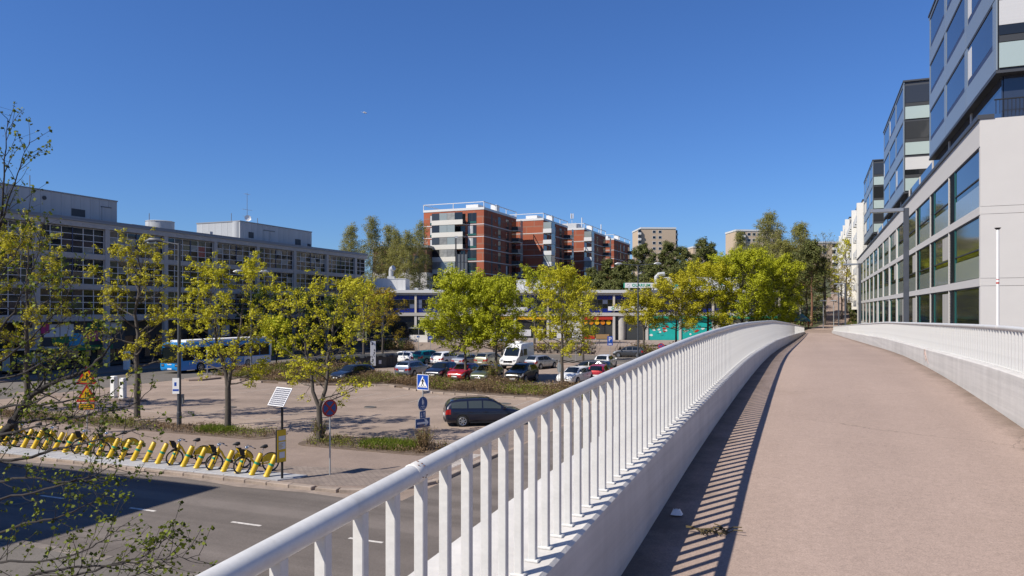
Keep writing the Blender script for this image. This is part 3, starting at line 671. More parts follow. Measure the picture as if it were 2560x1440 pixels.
for (a, d) in ((60.3,61.4),(87.1,88.0),(88.4,89.3)):
    bx('door', 'penthouse_metal', off, -2.499, -2.44, a-S0, d-S0, 16.3, 18.1); bx('door_lintel', 'dark_seam', off, -2.499, -2.40, a-S0-.1, d-S0+.1, 18.1, 18.2)
b = MB().use('grille_dark'); b.tube([(-2.5, 53.5-S0, 18.2), (-2.42, 53.5-S0, 18.2)], .22, 14); b.build('round_vent', off)
b = MB().use('penthouse_metal'); b.tube([(-7, 72.5-S0, 16.25), (-7, 72.5-S0, 17.95)], [1.75,1.75], 20); b.tube([(-7,72.5-S0,17.95),(-7,72.5-S0,18.02)], [1.82,1.75], 20); b.build('roof_drum', off, True, 40)
for (y, x, w, h) in ((66,-4,3.0,.5),(69.4,-5,1.2,.6),(77.0,-3.4,.5,.75),(78.4,-3.2,1.0,.35),(64.5,-3.2,.7,.4)): bx('roof_box', 'penthouse_metal', off, x-.5, x+.5, y-S0, y-S0+w, 16.25, 16.25+h)
for y, z1, x in ((53,20.6,-4),(83.2,20.3,-5),(88.6,20.2,-5),(70.8,18.9,-7)):
    b = MB().use('metal_grey'); b.cyl((x,y-S0,16.3),(x,y-S0,z1),.05,n=6); b.build('roof_pipe', off)
b = MB().use('metal_grey'); ya = 86.4-S0; b.cyl((-5,ya,19),(-5,ya,23.7),.045,.03,n=6)
for z, L in ((23.5,.5),(21.2,1.0),(20.2,.8)):
    b.cyl((-5,ya-L,z),(-5,ya+L,z),.02,n=4)
    for k in range(5): b.cyl((-5.25,ya-L+k*L/2,z),(-4.75,ya-L+k*L/2,z),.012,n=4)
an = b.build('antenna_mast', off)
b = MB().use('white_paint'); ctr = Vector((-4.6, ya-.3, 19.9)); dirv = Vector((.75,-.6,.25)).normalized()
for r0, r1, d0, d1 in ((.05,.3,-.06,-.04),(.3,.48,-.04,.05)):
    b.tube([ctr+dirv*d0, ctr+dirv*d1], [r0, r1], 18, False)
b.build('satellite_dish', an)

# ------------------------------------------------------------------ two storey shopping centre with blue window bands (faces the camera)
shop = thing('shopping_centre', 'low two-storey shopping centre with cream frame and bands of deep blue window panels', 'building', (-25.2, 128, 0), 0)
GB = 1.2
bx('wall', 'grille_dark', shop, 0, 71.6, .45, 22, GB, 9.3)
cx = [2.8 + 5.72*k for k in range(13)]
for x in cx:
    bx('column', 'cream', shop, x-.17, x+.17, -.02, .42, 5.94, 8.96); bx('column', 'white_wall', shop, x-.2, x+.2, -.05, .35, GB, 5.38)
bx('fascia', 'cream', shop, -.3, 71.6, -.06, .44, 8.962, 9.36); bx('roof_edge', 'white_fascia', shop, -.3, 71.9, -.35, 22, 9.362, 9.86)
bx('floor_band', 'white_wall', shop, 14.0, 71.6, -.12, .44, 5.382, 5.938); bx('floor_band', 'concrete_grey', shop, -.3, 13.99, -.12, .44, 5.382, 5.938)
g6 = MB().use('mullion_dark'); wv = 5.72-.36
for c in range(7): g6.box(max(0,c*wv/6-.03), min(wv,c*wv/6+.03), .2, .27, 0, 3.0)
for r in range(5): g6.box(0, wv, .2, .275, max(0,r*.75-.03), min(3,r*.75+.03))
g6 = g6.mesh('window')
pm2 = {}
for k in range(12):
    w = place('window', g6, shop, (cx[k]+.18, 0, 5.95))
    for c in range(6):
        for r in range(4):
            m = 'pane_blue' if r in (0,3) else rng.choice(['glass_dark','glass_dark','pane_greyblue','pane_greyblue','glass_mid'] if r == 2 else ['glass_dark','glass_dark','glass_dark','glass_mid','pane_greyblue'])
            if m not in pm2: pm2[m] = MB().use(m).box(0,1,.22,.235,0,1).mesh('pane')
            place('pane', pm2[m], w, (c*wv/6+.032, 0, r*.75+.032), (rng.uniform(-.004,.004),0,rng.uniform(-.004,.004)), None, (wv/6-.064, 1, .686))
# ground floor shopfronts, bay by bay
fronts = ['dark','teal','dark','yellow','yellow','white','red','passage','teal_mural','teal_mural','plain','plain']
for k, kind in enumerate(fronts):
    x0, x1 = cx[k]+.21, cx[k+1]-.21; wd = x1-x0
    if kind in ('dark','yellow','white','red'):
        n = 4
        for c in range(n): bx('shop_window', rng.choice(['glass_dark','glass_mid','glass_green']), shop, x0+c*wd/n+.05, x0+(c+1)*wd/n-.05, .30, .34, GB+.35, 4.3)
        bx('shop_sill', 'concrete_grey', shop, x0, x1, .26, .44, GB, GB+.33)
    if kind == 'yellow':
        bx('shop_sign', 'shop_yellow', shop, x0+.1, x1-.1, .0, .29, 4.75, 5.3); bx('shop_sign', 'poster_white', shop, x0+.6, x0+2.6, .24, .29, 1.9, 3.0); bx('shop_sign', 'poster_white', shop, x1-1.6, x1-.6, .22, .29, 2.2, 3.1)
    if kind == 'white':
        for c in range(4): bx('shop_panel', 'poster_white', shop, x0+c*wd/4+.03, x0+(c+1)*wd/4-.03, .2, .29, GB+.3 if c%2 else 2.6, 4.6)
        bx('shop_sign', 'shop_yellow', shop, x0+.2, x1-2, .05, .27, 4.8, 5.3)
    if kind == 'red':
        bx('shop_sign', 'shop_red', shop, x0, x1, -.02, .29, 4.72, 5.35)
        for c in range(5):
            d = MB().use(['shop_yellow','shop_orange'][c%2]); d.tube([(x0+.6+c*1.0,.18,4.25),(x0+.6+c*1.0,.28,4.25)], .4, 16); d.build('food_picture', shop)
        bx('shop_sign', 'shop_red', shop, x0, x0+2.2, .2, .28, GB+.2, 2.0); bx('shop_sign', 'wood_board', shop, x0+2.4, x1-.6, .2, .28, GB+.2, 2.2)
    if kind == 'teal':
        for c in range(3): bx('shop_window', 'teal_frame', shop, x0+c*wd/3+.05, x0+(c+1)*wd/3-.05, .30, .34, 1.9, 4.6)
        bx('shop_panel', 'pane_blue', shop, x0, x1, .28, .33, GB, 1.88); bx('canopy', 'concrete_lintel', shop, x0+.4, x1+.6, -1.4, .3, 4.7, 5.2)
    if kind == 'passage':
        b = MB().use('concrete_grey'); b.tube([(x0+1.2,.8,GB),(x0+1.2,.8,5.37)], .75, 18); b.build('round_pillar', shop, True, 40)
    if kind == 'plain':
        bx('shop_wall', 'cream', shop, x0, x1, .1, .43, GB, 4.9); bx('shop_sign', 'sign_green', shop, x0, x1+.2, -.3, .08, 4.95, 5.35); bx('shop_window', 'glass_dark', shop, x0+1, x1-1, .05, .09, 2.2, 4.0)
    if kind == 'teal_mural':
        bx('mural_wall', 'teal_wall', shop, x0, x1, .1, .43, GB, 4.9); bx('shop_sign', 'sign_green', shop, x0, x1+.2, -.3, .08, 4.95, 5.35)
        r2 = random.Random(k)
        for q in range(11):
            c = MB().use(r2.choice(['poster_white','gull_white','shop_red','turquoise'])); xx = x0+r2.uniform(.4,wd-.4); zz = r2.uniform(2.0,3.6)
            pts = [(xx+math.cos(a*.9)*r2.uniform(.12,.45), zz+math.sin(a*.9)*r2.uniform(.08,.25)) for a in range(7)]
            c.prism_y(pts, .07+.003*q/11, .095); c.build('painted_motif', shop)
bx('end_canopy', 'white_wall', shop, 71.4, 73.6, -1.2, 3, 5.0, 5.5)
# roof structures
def ribbed(parent, x0, x1, y0, y1, z0, z1, m='white_fascia', step=.9):
    bx('roof_structure', 'grille_dark', parent, x0+.05, x1-.05, y0+.05, y1-.05, z0, z1-.06)
    x = x0
    while x < x1-.2: e = min(x+step, x1); bx('cladding_panel', m, parent, x+.01, e-.01, y0, y0+.05, z0, z1-.08); x = e
    y = y0
    while y < y1-.2: e = min(y+step, y1); bx('cladding_panel', m, parent, x1-.05, x1, y+.01, e-.01, z0, z1-.08); y = e
    bx('roof_trim', m, parent, x0-.06, x1+.06, y0-.06, y1+.06, z1-.08, z1+.02)
ribbed(shop, .2, 6.2, 4, 9.5, 9.87, 12.0)
b = MB().use('penthouse_metal'); b.box(2.6,3.9,6,7.3,12.02,12.5); b.tube([(3.2,6.6,12.5),(3.2,6.6,13.6)], .42, 14); b.tube([(3.2,6.6,13.6),(3.3,6.5,13.85),(3.75,6.2,14.05)], [.42,.44,.5], 14); b.build('vent_cowl', shop, True, 40)
for x, w, h in ((7.6,.7,.5),(9.4,.9,.35),(10.6,.4,.3)): bx('roof_box', 'penthouse_metal', shop, x, x+w, 5, 6, 9.87, 9.87+h)
ribbed(shop, 26, 34, 6, 12, 9.87, 11.9); ribbed(shop, 53, 66, 5, 12, 9.87, 12.3, 'poster_white', 1.6)
b = MB().use('penthouse_metal'); b.tube([(51.5,7,9.87),(51.5,7,12.4),(52.0,7,12.9),(53,7,13.0)], .38, 12); b.build('vent_cowl', shop, True, 40)
r2 = random.Random(5)
for q in range(9):
    c = MB().use(r2.choice(['turquoise','teal_wall','sign_green'])); xx = 53.8+r2.uniform(0,11); zz = r2.uniform(10.4,11.7)
    c.prism_y([(xx+math.cos(a*.9)*r2.uniform(.2,.7), zz+math.sin(a*.9)*r2.uniform(.15,.5)) for a in range(7)], 4.93+.004*q, 4.985); c.build('painted_motif', shop)
# name signs of the centre
sg = thing('roof_sign', 'long white sign with green letters standing on the shopping centre roof', 'sign', (22.1, 126.9, 9.86), 0)
bx('board', 'sign_white', sg, -2.75, 2.75, 0, .25, .35, 1.2); bx('end_panel', 'sign_green', sg, -2.92, -2.752, 0, .25, .35, 1.2); bx('end_panel', 'sign_green', sg, 2.752, 2.92, 0, .25, .35, 1.2)
for x in (-2,0,2): bx('support', 'white_fascia', sg, x-.12, x+.12, .05, .2, 0, .349)
place('lettering', text_mesh('OLARIUM', .68, 'sign_green', .01, .02, 1.1), sg, (.05, -.012, .77), (R(90),0,0))
c = MB().use('mullion'); c.torus((-2.2,-.01,.78),(0,1,0),.24,.03,16,5); c.build('logo_ring', sg)
c = MB().use('mullion')
for i in range(5): c.box(1.95+i*.13, 2.03+i*.13, -.012, -.001, .62+.06*(i%3), .95-.05*(i%2))
c.build('logo_marks', sg)
sg = thing('facade_sign', 'white banner sign with dark letters on the shopping centre blue window band', 'sign', (20.0, 127.72, 6.1), 0)
bx('board', 'sign_white', sg, -3.4, 3.4, 0, .12, .2, .92)
place('lettering', text_mesh('OLARIUM', .6, 'coping', .01, .02, 1.15), sg, (1.2, -.012, .55), (R(90),0,0))
c = MB().use('sign_green'); c.torus((-2.6,-.012,.56),(0,1,0),.2,.05,14,5); c.build('logo_ring', sg)
for i, x in enumerate((-24.0+16.5, -24+21.5)): tag(bx('white_banner', 'poster_white', None, x, x+5.2, 127.7, 127.8, 6.3, 6.9), ['white banner on the blue window band behind the big green maple', 'white banner on the blue window band between the maples, left of the lettered banner'][i], 'banner')

# ------------------------------------------------------------------ terrace, steps, entrance box in front of the shops
T = lambda s, t: W(s, t)
def wpoly(pts): return [(W(s,t).x, W(s,t).y) for s, t in pts]
b = MB().use('terrace_paving'); b.prism(wpoly([(106,-72),(104,-57),(104,-15),(112,-9)]) + [(46,127.9),(-25,127.9)], 0, GB); terr = struct(b.build('terrace'))
sm = MB().use('stone_wall').bev(-.5,.5,-.2,.2,0,.3,.04).mesh('wall_stone')
for row in range(4):
    for i in range(26):
        t = -45 + i*1.05 + (row%2)*.5
        if -29.5 < t < -26.5: continue
        p = W(103.85 - .0 + row*.08, t); o = place('wall_stone', sm, terr, (p.x, p.y, row*.3), (0,0,RZ+rng.uniform(-.05,.05)), None, (rng.uniform(.85,1.0),1,rng.uniform(.9,1)))
def stairs(label, s, t, w, n, name='steps'):
    root = thing(name, label, 'steps', W(s,t), RZ)
    for i in range(n): bx('step', 'terrace_paving', root, -w/2, w/2, i*.36, i*.36+.37, 0, (i+1)*GB/n+.004*i*0)
    return root
stairs('broad pale steps up to the shopping centre beside the white entrance box', 100.2, -53.2, 5.0, 9)
st2 = stairs('short steps with black handrails climbing to the shopping centre passage', 101.0, -27.2, 3.0, 8)
for x in (-1.5, 1.5):
    b = MB().use('black'); b.tube([(x,0,.9),(x,2.9,2.1)], .025, 6); b.tube([(x,0,0),(x,0,.9)], .025, 6); b.tube([(x,2.9,GB),(x,2.9,2.1)], .025, 6); b.tube([(x,1.45,.6),(x,1.45,1.5)], .02, 6); b.build('handrail', st2)
rp = thing('timber_ramp', 'yellowish timber ramp lying beside the black stair rails', 'ramp', W(101.0,-25.0), RZ)
b = MB().use('wood_board')
for i in range(5): b.prism([(i*.32,0),(i*.32+.3,0),(i*.32+.3,3.6),(i*.32,3.6)], .02, .10)
o = b.build('boards', rp); o.rotation_euler = (R(19),0,0)
ent = thing('entrance_box', 'small white stair entrance box with dark glazed upper walls beside the steps', 'kiosk', W(105.5,-58.8,GB), RZ)
bx('wall', 'white_wall', ent, -2.4, 1.0, 0, 3.2, 0, 1.15); bx('corner_post', 'white_wall', ent, .55, 1.004, -.004, .5, 1.152, 2.2)
bx('glazing', 'glass_dark', ent, -2.36, .54, .04, 3.1, 1.152, 2.18); bx('glazing', 'glass_dark', ent, .541, .96, .51, 3.1, 1.152, 2.18); bx('roof', 'roof_metal', ent, -2.5, 1.1, -.1, 3.3, 2.2, 2.34)
bx('notice', 'sign_blue_dull', ent, .05-1.0, .55-1.0, -.02, -.003, .75, 1.0)

# ------------------------------------------------------------------ red brick tower blocks
_wm = {}
def tower_window(w, h, blind=False, n=2):
    key = (round(w,2), round(h,2), blind, n)
    if key in _wm: return _wm[key]
    b = MB().use('mullion_dark')
    b.box(0,w,-.06,.0,0,.08); b.box(0,w,-.06,0,h-.08,h); b.box(0,.08,-.06,0,.08,h-.08); b.box(w-.08,w,-.06,0,.08,h-.08)
    for i in range(1,n): b.box(i*w/n-.05,i*w/n+.05,-.06,0,.08,h-.08)
    g = MB().use('glass_mid'); g.box(.08,w-.08,-.03,-.001,.08,h-.08)
    l = MB().use('blind_white'); l.box(.1,w*.6,-.045,-.032,.3 if not blind else .1,h-.1)
    _wm[key] = (b.mesh('window'), g.mesh('pane'), l.mesh('blind')); return _wm[key]
def add_win(parent, x, y, z, w, h, rz=0, n=2, blindp=.35):
    f, g, l = tower_window(w, h, rng.random() < .5, n)
    o = place('window', f, parent, (x,y,z), (0,0,rz)); place('pane', g, o)
    if rng.random() < blindp: place('blind', l, o)
    return o
TOPZ = 30.7; FH = 2.9
def brick_tower(label, s, t, Wd, Ln, base, front_full, corner_balc):
    r = thing('brick_tower', label, 'building', W(s,t,base), RZ)
    H = TOPZ - base; z_of = lambda k: H - 1.15 - FH*(k+1)      # floor k from the top
    nf = int((H-1.5)/FH)
    bx('wall', 'brick_red', r, -Wd, 0, 0, Ln, 0, H-.75)
    bx('parapet', 'white_fascia', r, -Wd-.08, .08, -.08, Ln+.08, H-.748, H-.2)
    for k in range(nf):
        z = z_of(k); bx('floor_band', 'mullion', r, -Wd-.03, .03, -.03, Ln+.03, z-.16, z)
    # roof rail frame
    b = MB().use('white_fascia'); zr = H+1.05
    for p, q in (((-Wd,0),(0,0)),((0,0),(0,Ln)),((-Wd,0),(-Wd,Ln))): b.cbox(((p[0]+q[0])/2,(p[1]+q[1])/2,zr), (abs(p[0]-q[0])+.16,abs(p[1]-q[1])+.16,.15))
    for x, y in [(-Wd,0),(-Wd/2,0),(0,0),(0,Ln/3),(0,2*Ln/3),(0,Ln)]: b.cbox((x,y,(H-.2+zr)/2),(.14,.14,zr-H+.2))
    b.build('roof_frame', r)
    bx('roof_house', 'white_fascia', r, -Wd*.38, -Wd*.18, 3, 7, H-.2, H+1.0); bx('chimney', 'white_fascia', r, -3.2, -1.6, Ln*.55, Ln*.55+1.8, H-.2, H+1.9)
    for k in range(nf):
        z = z_of(k)
        if front_full:
            add_win(r, -Wd+1.75, -.001, z+.12, 1.3, FH-.5, 0, 1, .6); bx('spandrel', 'shop_green' if False else 'teal_frame', r, -Wd+1.8, -Wd+3.0, -.075, -.062, z+.2, z+.7)
            add_win(r, -4.2, -.001, z+.12, 2.3, FH-.4, 0, 2, .6); bx('spandrel', 'teal_frame', r, -4.15, -1.95, -.075, -.062, z+.2, z+.65)
            # balcony: slab + pale parapet + glazing
            p = bx('balcony_parapet', 'balcony_panel', r, -12.9, -4.7, -1.75, -1.6, z-.12, z+1.0)
            bx('balcony_slab', 'balcony_panel', r, -12.9, -4.7, -1.598, -.002, z-.12, z+.06)
            bx('balcony_back', 'glass_dark', r, -12.8, -4.8, -.05, -.002, z+.1, z+FH-.35)
            bx('balcony_side', 'grille_dark', r, -4.75, -4.7, -1.595, -.06, z+.065, z+1.0)
            gz = z+1.005; n = 4
            for c in range(n):
                m = ['glass_mid','frost_grey','frost_grey','glass_dark'][c]
                if rng.random() < .25: m = 'pane_blind_reflection'
                if c == 3 and k % 2: continue
                bx('balcony_glazing', m, r, -12.85+c*2.04, -12.85+(c+1)*2.04-.05, -1.70, -1.66, gz, z+FH-.2)
        # side face windows (+x side)
        for y, w in ((8.4,1.5),(13.2,1.9)):
            if y+w < Ln-2: add_win(r, .001, y, z+.15, w, FH-.5, R(90), 2, .25)
        if Ln > 15: add_win(r, .001, 6.6, z+1.0, .5, .6, R(90), 1, .3)
        bx('wall_recess', 'grille_dark', r, .002, .03, 4.2, 4.9, z+.02, z+FH-.18)
        # rear balcony stack beyond the side face
        p = bx('balcony_slab', 'balcony_panel', r, .031, 1.9, Ln-3.3, Ln-.1, z-.12, z+.06)
        bx('balcony_parapet', 'grille_dark' if k%2 else 'frost_grey', r, 1.82, 1.9, Ln-3.3, Ln-.1, z+.062, z+1.0); bx('balcony_parapet', 'grille_dark', r, .031, 1.82, Ln-3.3, Ln-3.22, z+.062, z+1.0)
        bx('balcony_back', 'glass_dark', r, .031, .06, Ln-3.1, Ln-.4, z+.1, z+FH-.4); bx('balcony_screen', 'frost_grey', r, 1.83, 1.88, Ln-1.7, Ln-.1, z+1.02, z+FH-.2)
        if corner_balc:
            bx('balcony_parapet', 'white_fascia', r, .005, 2.3, -.3, -.22, z-.1, z+1.0); bx('balcony_slab', 'white_fascia', r, .031, 2.3, -.218, 2.6, z-.1, z+.05)
            bx('balcony_parapet', 'mullion', r, 2.22, 2.3, -.218, 2.6, z+.052, z+1.0); bx('balcony_back', 'glass_dark', r, .031, .06, .0, 2.4, z+.1, z+FH-.4)
            if k in (0,3): bx('balcony_screen', 'frost_grey', r, .1, 2.25, -.28, -.24, z+1.02, z+FH-.2)
            bx('balcony_screen', 'frost_grey', r, 2.23, 2.27, .0, 2.6, z+1.02, z+FH-.2)
    return r
brick_tower('nearest red brick tower with full-width pale balconies on its front', 157.8, -71.5, 16, 20.3, 5, True, False)
brick_tower('second red brick tower, right behind the nearest one, with a square white chimney', 182.5, -65.6, 16, 20.5, 6, False, True)
brick_tower('third red brick tower in the row, carrying mobile phone masts', 208.6, -62.3, 16, 24, 6, False, True)
brick_tower('smallest and farthest red brick tower, last of the row', 243, -62.2, 16, 23, 6, False, False)
t3 = [o for o in col.objects if o.name == 'brick_tower.002'][0]
b = MB().use('mullion'); b.cyl((-5,4,24.5),(-5,4,29),.07,n=6)
for a in (0,2.1,4.2): b.cbox((-5+.35*math.cos(a),4+.35*math.sin(a),28.6),(.22,.22,1.5),a)
b.build('phone_mast', t3)
for x, y in ((-1,1),(-.4,20)):
    b = MB().use('white_fascia'); b.cyl((x,y,24.5),(x,y,27.6),.16,n=8); b.build('antenna', t3)
bx('roof_drum', 'penthouse_metal', t3, -7.5, -3, 2, 6.5, 24.5, 26.2)
# dark pylon sign standing before the nearest brick tower
py = thing('pylon', 'tall dark lattice pylon standing in front of the pale balconies', 'pylon', (-10.4, 140, 6), 0)
bx('mast', 'mullion_dark', py, -.35, -.1, 0, .25, 0, 14.0)
for i in range(5): bx('louvre_panel', 'dark_seam', py, -.05, 1.9, .05, .3, 3.3+i*1.55, 4.75+i*1.55)
for x in (-.07, .6, 1.25, 1.92): bx('rail', 'mullion_dark', py, x-.06, x+.06, -.05, .35, 2.5, 11.3)
bx('lamp', 'penthouse_metal', py, -.4, .1, -.1, .3, 14.0, 14.4)

# ------------------------------------------------------------------ brown and white building behind the birches
bb = thing('timber_building', 'low brown building with a white lower band behind the birches', 'building', (-33, 176, 5), R(-14))
bx('wall', 'wood_brown', bb, 0, 13.5, 0, 14, 10.2, 16.0); bx('white_band', 'white_wall', bb, -.1, 13.6, -.15, 14, 5.5, 10.19); bx('base', 'grille_dark', bb, 0, 13.5, 0, 14, 0, 5.49); bx('yellow_band', 'shop_yellow', bb, 5, 13.5, -.2, -.02, 2.0, 4.8)
bx('roof', 'roof_metal', bb, -.4, 13.9, -.4, 14.4, 16.0, 16.5)
for i in range(8): bx('window', 'glass_dark', bb, .8+i*1.6, 1.9+i*1.6, -.04, -.002, 12.4, 14.2)
for i in range(14): bx('cladding_board', 'wood_brown', bb, .05+i*.96, .9+i*.96, -.03, -.001, 10.25, 12.3)
b = MB().use('white_paint')
for z in (17.0,17.5): b.box(-.3,13.8,-.33,-.27,z-.04,z+.04)
for i in range(8): b.box(-.3+i*2-.03,-.3+i*2+.03,-.33,-.27,16.5,17.5)
b.build('roof_rail', bb)

# ------------------------------------------------------------------ beige blocks far behind the pines
def beige_block(label, loc, rz, w, d, z0, top, wx, balc, sidebalc=True):
    r = thing('beige_block', label, 'building', (loc[0],loc[1],z0), rz); H = top-z0
    bx('wall', 'brick_beige', r, 0, w, 0, d, 0, H-.8); bx('roof_edge', 'white_fascia', r, -.2, w+.2, -.2, d+.2, H-.8, H)
    nf = min(9, int((H-2)/2.8))
    for k in range(nf):
        z = H-.9-2.8*(k+1)
        for x in wx:
            f = bx('window', 'white_fascia', r, x-.85, x+.85, -.06, -.002, z+.75, z+2.2); q = bx('pane', 'glass_dark', r, x-.7, x+.7, -.09, -.062, z+.9, z+2.05)
        if balc:
            for bx0, bx1 in balc:
                bx('balcony', 'white_fascia', r, bx0, bx1, -1.5, -.1, z-.1, z+.95); bx('balcony_opening', 'glass_dark', r, bx0+.1, bx1-.1, -1.2, -.1, z+.952, z+2.5)
        if sidebalc:
            bx('balcony', 'white_fascia', r, w+.01, w+1.6, 1.5, 6, z-.1, z+.9); bx('balcony', 'frost_grey', r, w+.01, w+1.8, 9, 13, z-.1, z+.9)
            bx('balcony_opening', 'glass_dark', r, w+.01, w+1.3, 1.6, 5.9, z+.902, z+2.5); bx('balcony_opening', 'glass_dark', r, w+.01, w+1.3, 9.1, 12.9, z+.902, z+2.5)
    return r
beige_block('tall beige block of flats with two columns of white-framed windows above the pines', (64.5, 370), R(3), 17.6, 20, 20, 47.8, (6.6, 9.6), [(-1.6,-.2)])
beige_block('wide beige block of flats partly hidden by the birches on the right', (106, 350), R(4), 22, 14, 20, 44.5, (6.2,8.6,11,13.6,16,18.5), [(.2,4.0)], False)
beige_block('far beige apartment block between the pine and the white slab blocks', (134, 330), R(5), 19, 14, 18, 37, (3,5.5,16.5), [(9,13)], False)
beige_block('low beige block just showing left of the wide beige block', (95.5, 390), R(4), 9, 10, 20, 40, (2,4.5,7), None, False)
# ------------------------------------------------------------------ white and blue-glass apartment building along the right of the bridge
rb = thing('apartment_building', 'white apartment building with stepped blue-glass balcony towers along the right of the footbridge', 'building', W(36.1, 6.44), RZ)
LR = 95.2; ZR = 14.5
bx('wall', 'louvre', rb, .35, 14, .3, LR, 0, ZR-.3)
ys = [0.25, 7.9] + [7.9+6.62*k for k in range(1,14)]
ys = [y for y in ys if y < LR-1] + [LR]
bx('roof_band', 'white_wall', rb, -.02, .36, 0, LR, 13.25, ZR-.12)
for z0, z1 in ((10.39,10.74),(7.40,7.74),(4.4,4.74)): bx('floor_band', 'white_wall', rb, -.02, .36, .0, LR, z0, z1)
bx('lower_wall', 'white_wall', rb, .0, .36, 0, LR, 0, 4.398)
bx('coping', 'coping', rb, -.10, .5, -.06, LR, ZR-.118, ZR+.06)
for k, (y0, y1) in enumerate(zip(ys, ys[1:])):
    far = k >= 4
    for z0, z1 in ((10.742,13.248),(7.742,10.388),(4.742,7.398)):
        pw = .12 if not far else .5
        bx('post', 'white_wall', rb, -.01, .34, y1-pw, y1, z0, z1)
        a, e = y0+.01, y1-pw-.01; lw = (e-a)*(.2 if not far else .16)
        f = bx('window', 'teal_frame', rb, .02, .16, e-lw-.16, e-lw-.02, z0, z1)
        # louvre of slats at the far end of the bay
        if k < 3:
            b = MB().use('louvre'); n = 34
            for i in range(n): b.cbox((.07, e-lw/2, z0+(i+.5)*(z1-z0)/n), (.10,lw-.04,.02), 0)
            b.build('louvre_slats', rb)
        bx('louvre_back', 'louvre', rb, .14, .20, e-lw, e, z0+.01, z1-.01)
        zb = z0+.95
        g = 'glass_sky' if z0 > 10 else rng.choice(['glass_dark','glass_mid','glass_sky'])
        if far: g = rng.choice(['glass_dark','glass_sky','glass_mid','frost_grey'])
        bx('upper_pane', g, rb, .06, .10, a+.04, e-lw-.18, zb+.28, z1-.06)
        if z0 > 5:
            bx('lower_panel', 'frost_grey', rb, .04, .09, a+.04, e-lw-.18, z0+.03, zb); bx('sill_glass', 'glass_dark', rb, .065, .095, a+.04, e-lw-.18, zb+.03, zb+.25)
            bx('sill_rail', 'mullion_dark', rb, .02, .12, a+.02, e-lw-.16, zb+.25, zb+.30)
        else:
            bx('lower_pane', 'glass_dark', rb, .065, .095, a+.04, e-lw-.18, z0+.03, zb+.27)
        if k in (1,3) and z0 < 10 or (far and rng.random() < .2): bx('curtain', 'curtain', rb, .05, .058, a+.3, a+(e-a)*.35, z0+(.1 if z0 < 5 else 1.3), z1-.15)
        bx('frame_top', 'mullion_dark', rb, .02, .12, a+.02, e-lw-.16, z1-.06, z1)
# end wall towards the camera: precast panels
for x0, x1 in ((0,6.2),(6.22,14)):
    for z0, z1 in ((0,4.40),(4.415,7.40),(7.415,7.72),(7.735,10.40),(10.415,10.72),(10.735,ZR-.12)):
        bx('wall_panel', 'white_wall', rb, x0, x1-.01, -.02, .22, z0, z1)
b = MB().use('black')
for i in range(60): b.box(.55+i*.14,.575+i*.14,-.02,.005,ZR+.06,ZR+.62)
b.box(.5,9,-.03,.015,ZR+.62,ZR+.67); b.build('terrace_railing', rb)
# recessed storey under the glass towers and set-back wall above
bx('recessed_storey', 'white_wall', rb, 3.0, 13, 1.6, LR, ZR-.3, 16.46)
for i in range(14):
    bx('recessed_glazing', 'glass_sky', rb, .98, 1.04, 1.11+i*6.6, 1.11+i*6.6+6.3, ZR, 16.46); bx('recessed_post', 'white_wall', rb, .94, 1.08, 1.3+i*6.6+6.15, 1.3+i*6.6+6.5, ZR, 16.46)
bx('recessed_front', 'blind_white', rb, 1.9, 11, .95, 1.0, ZR+.8, 16.46); bx('recessed_front', 'glass_sky', rb, 1.05, 11, 1.02, 1.1, ZR, 16.46)
bx('setback_wall', 'white_wall', rb, 3.2, 13, .8, LR, 16.47, 25.4)
for k in range(2):
    for f in range(3):
        for c in range(3): bx('setback_window', 'glass_dark', rb, 3.1, 3.198, 22+34.9*k+c*4, 24.6+34.9*k+c*4, 17.4+3.06*f, 19.1+3.06*f)
BF = 3.06
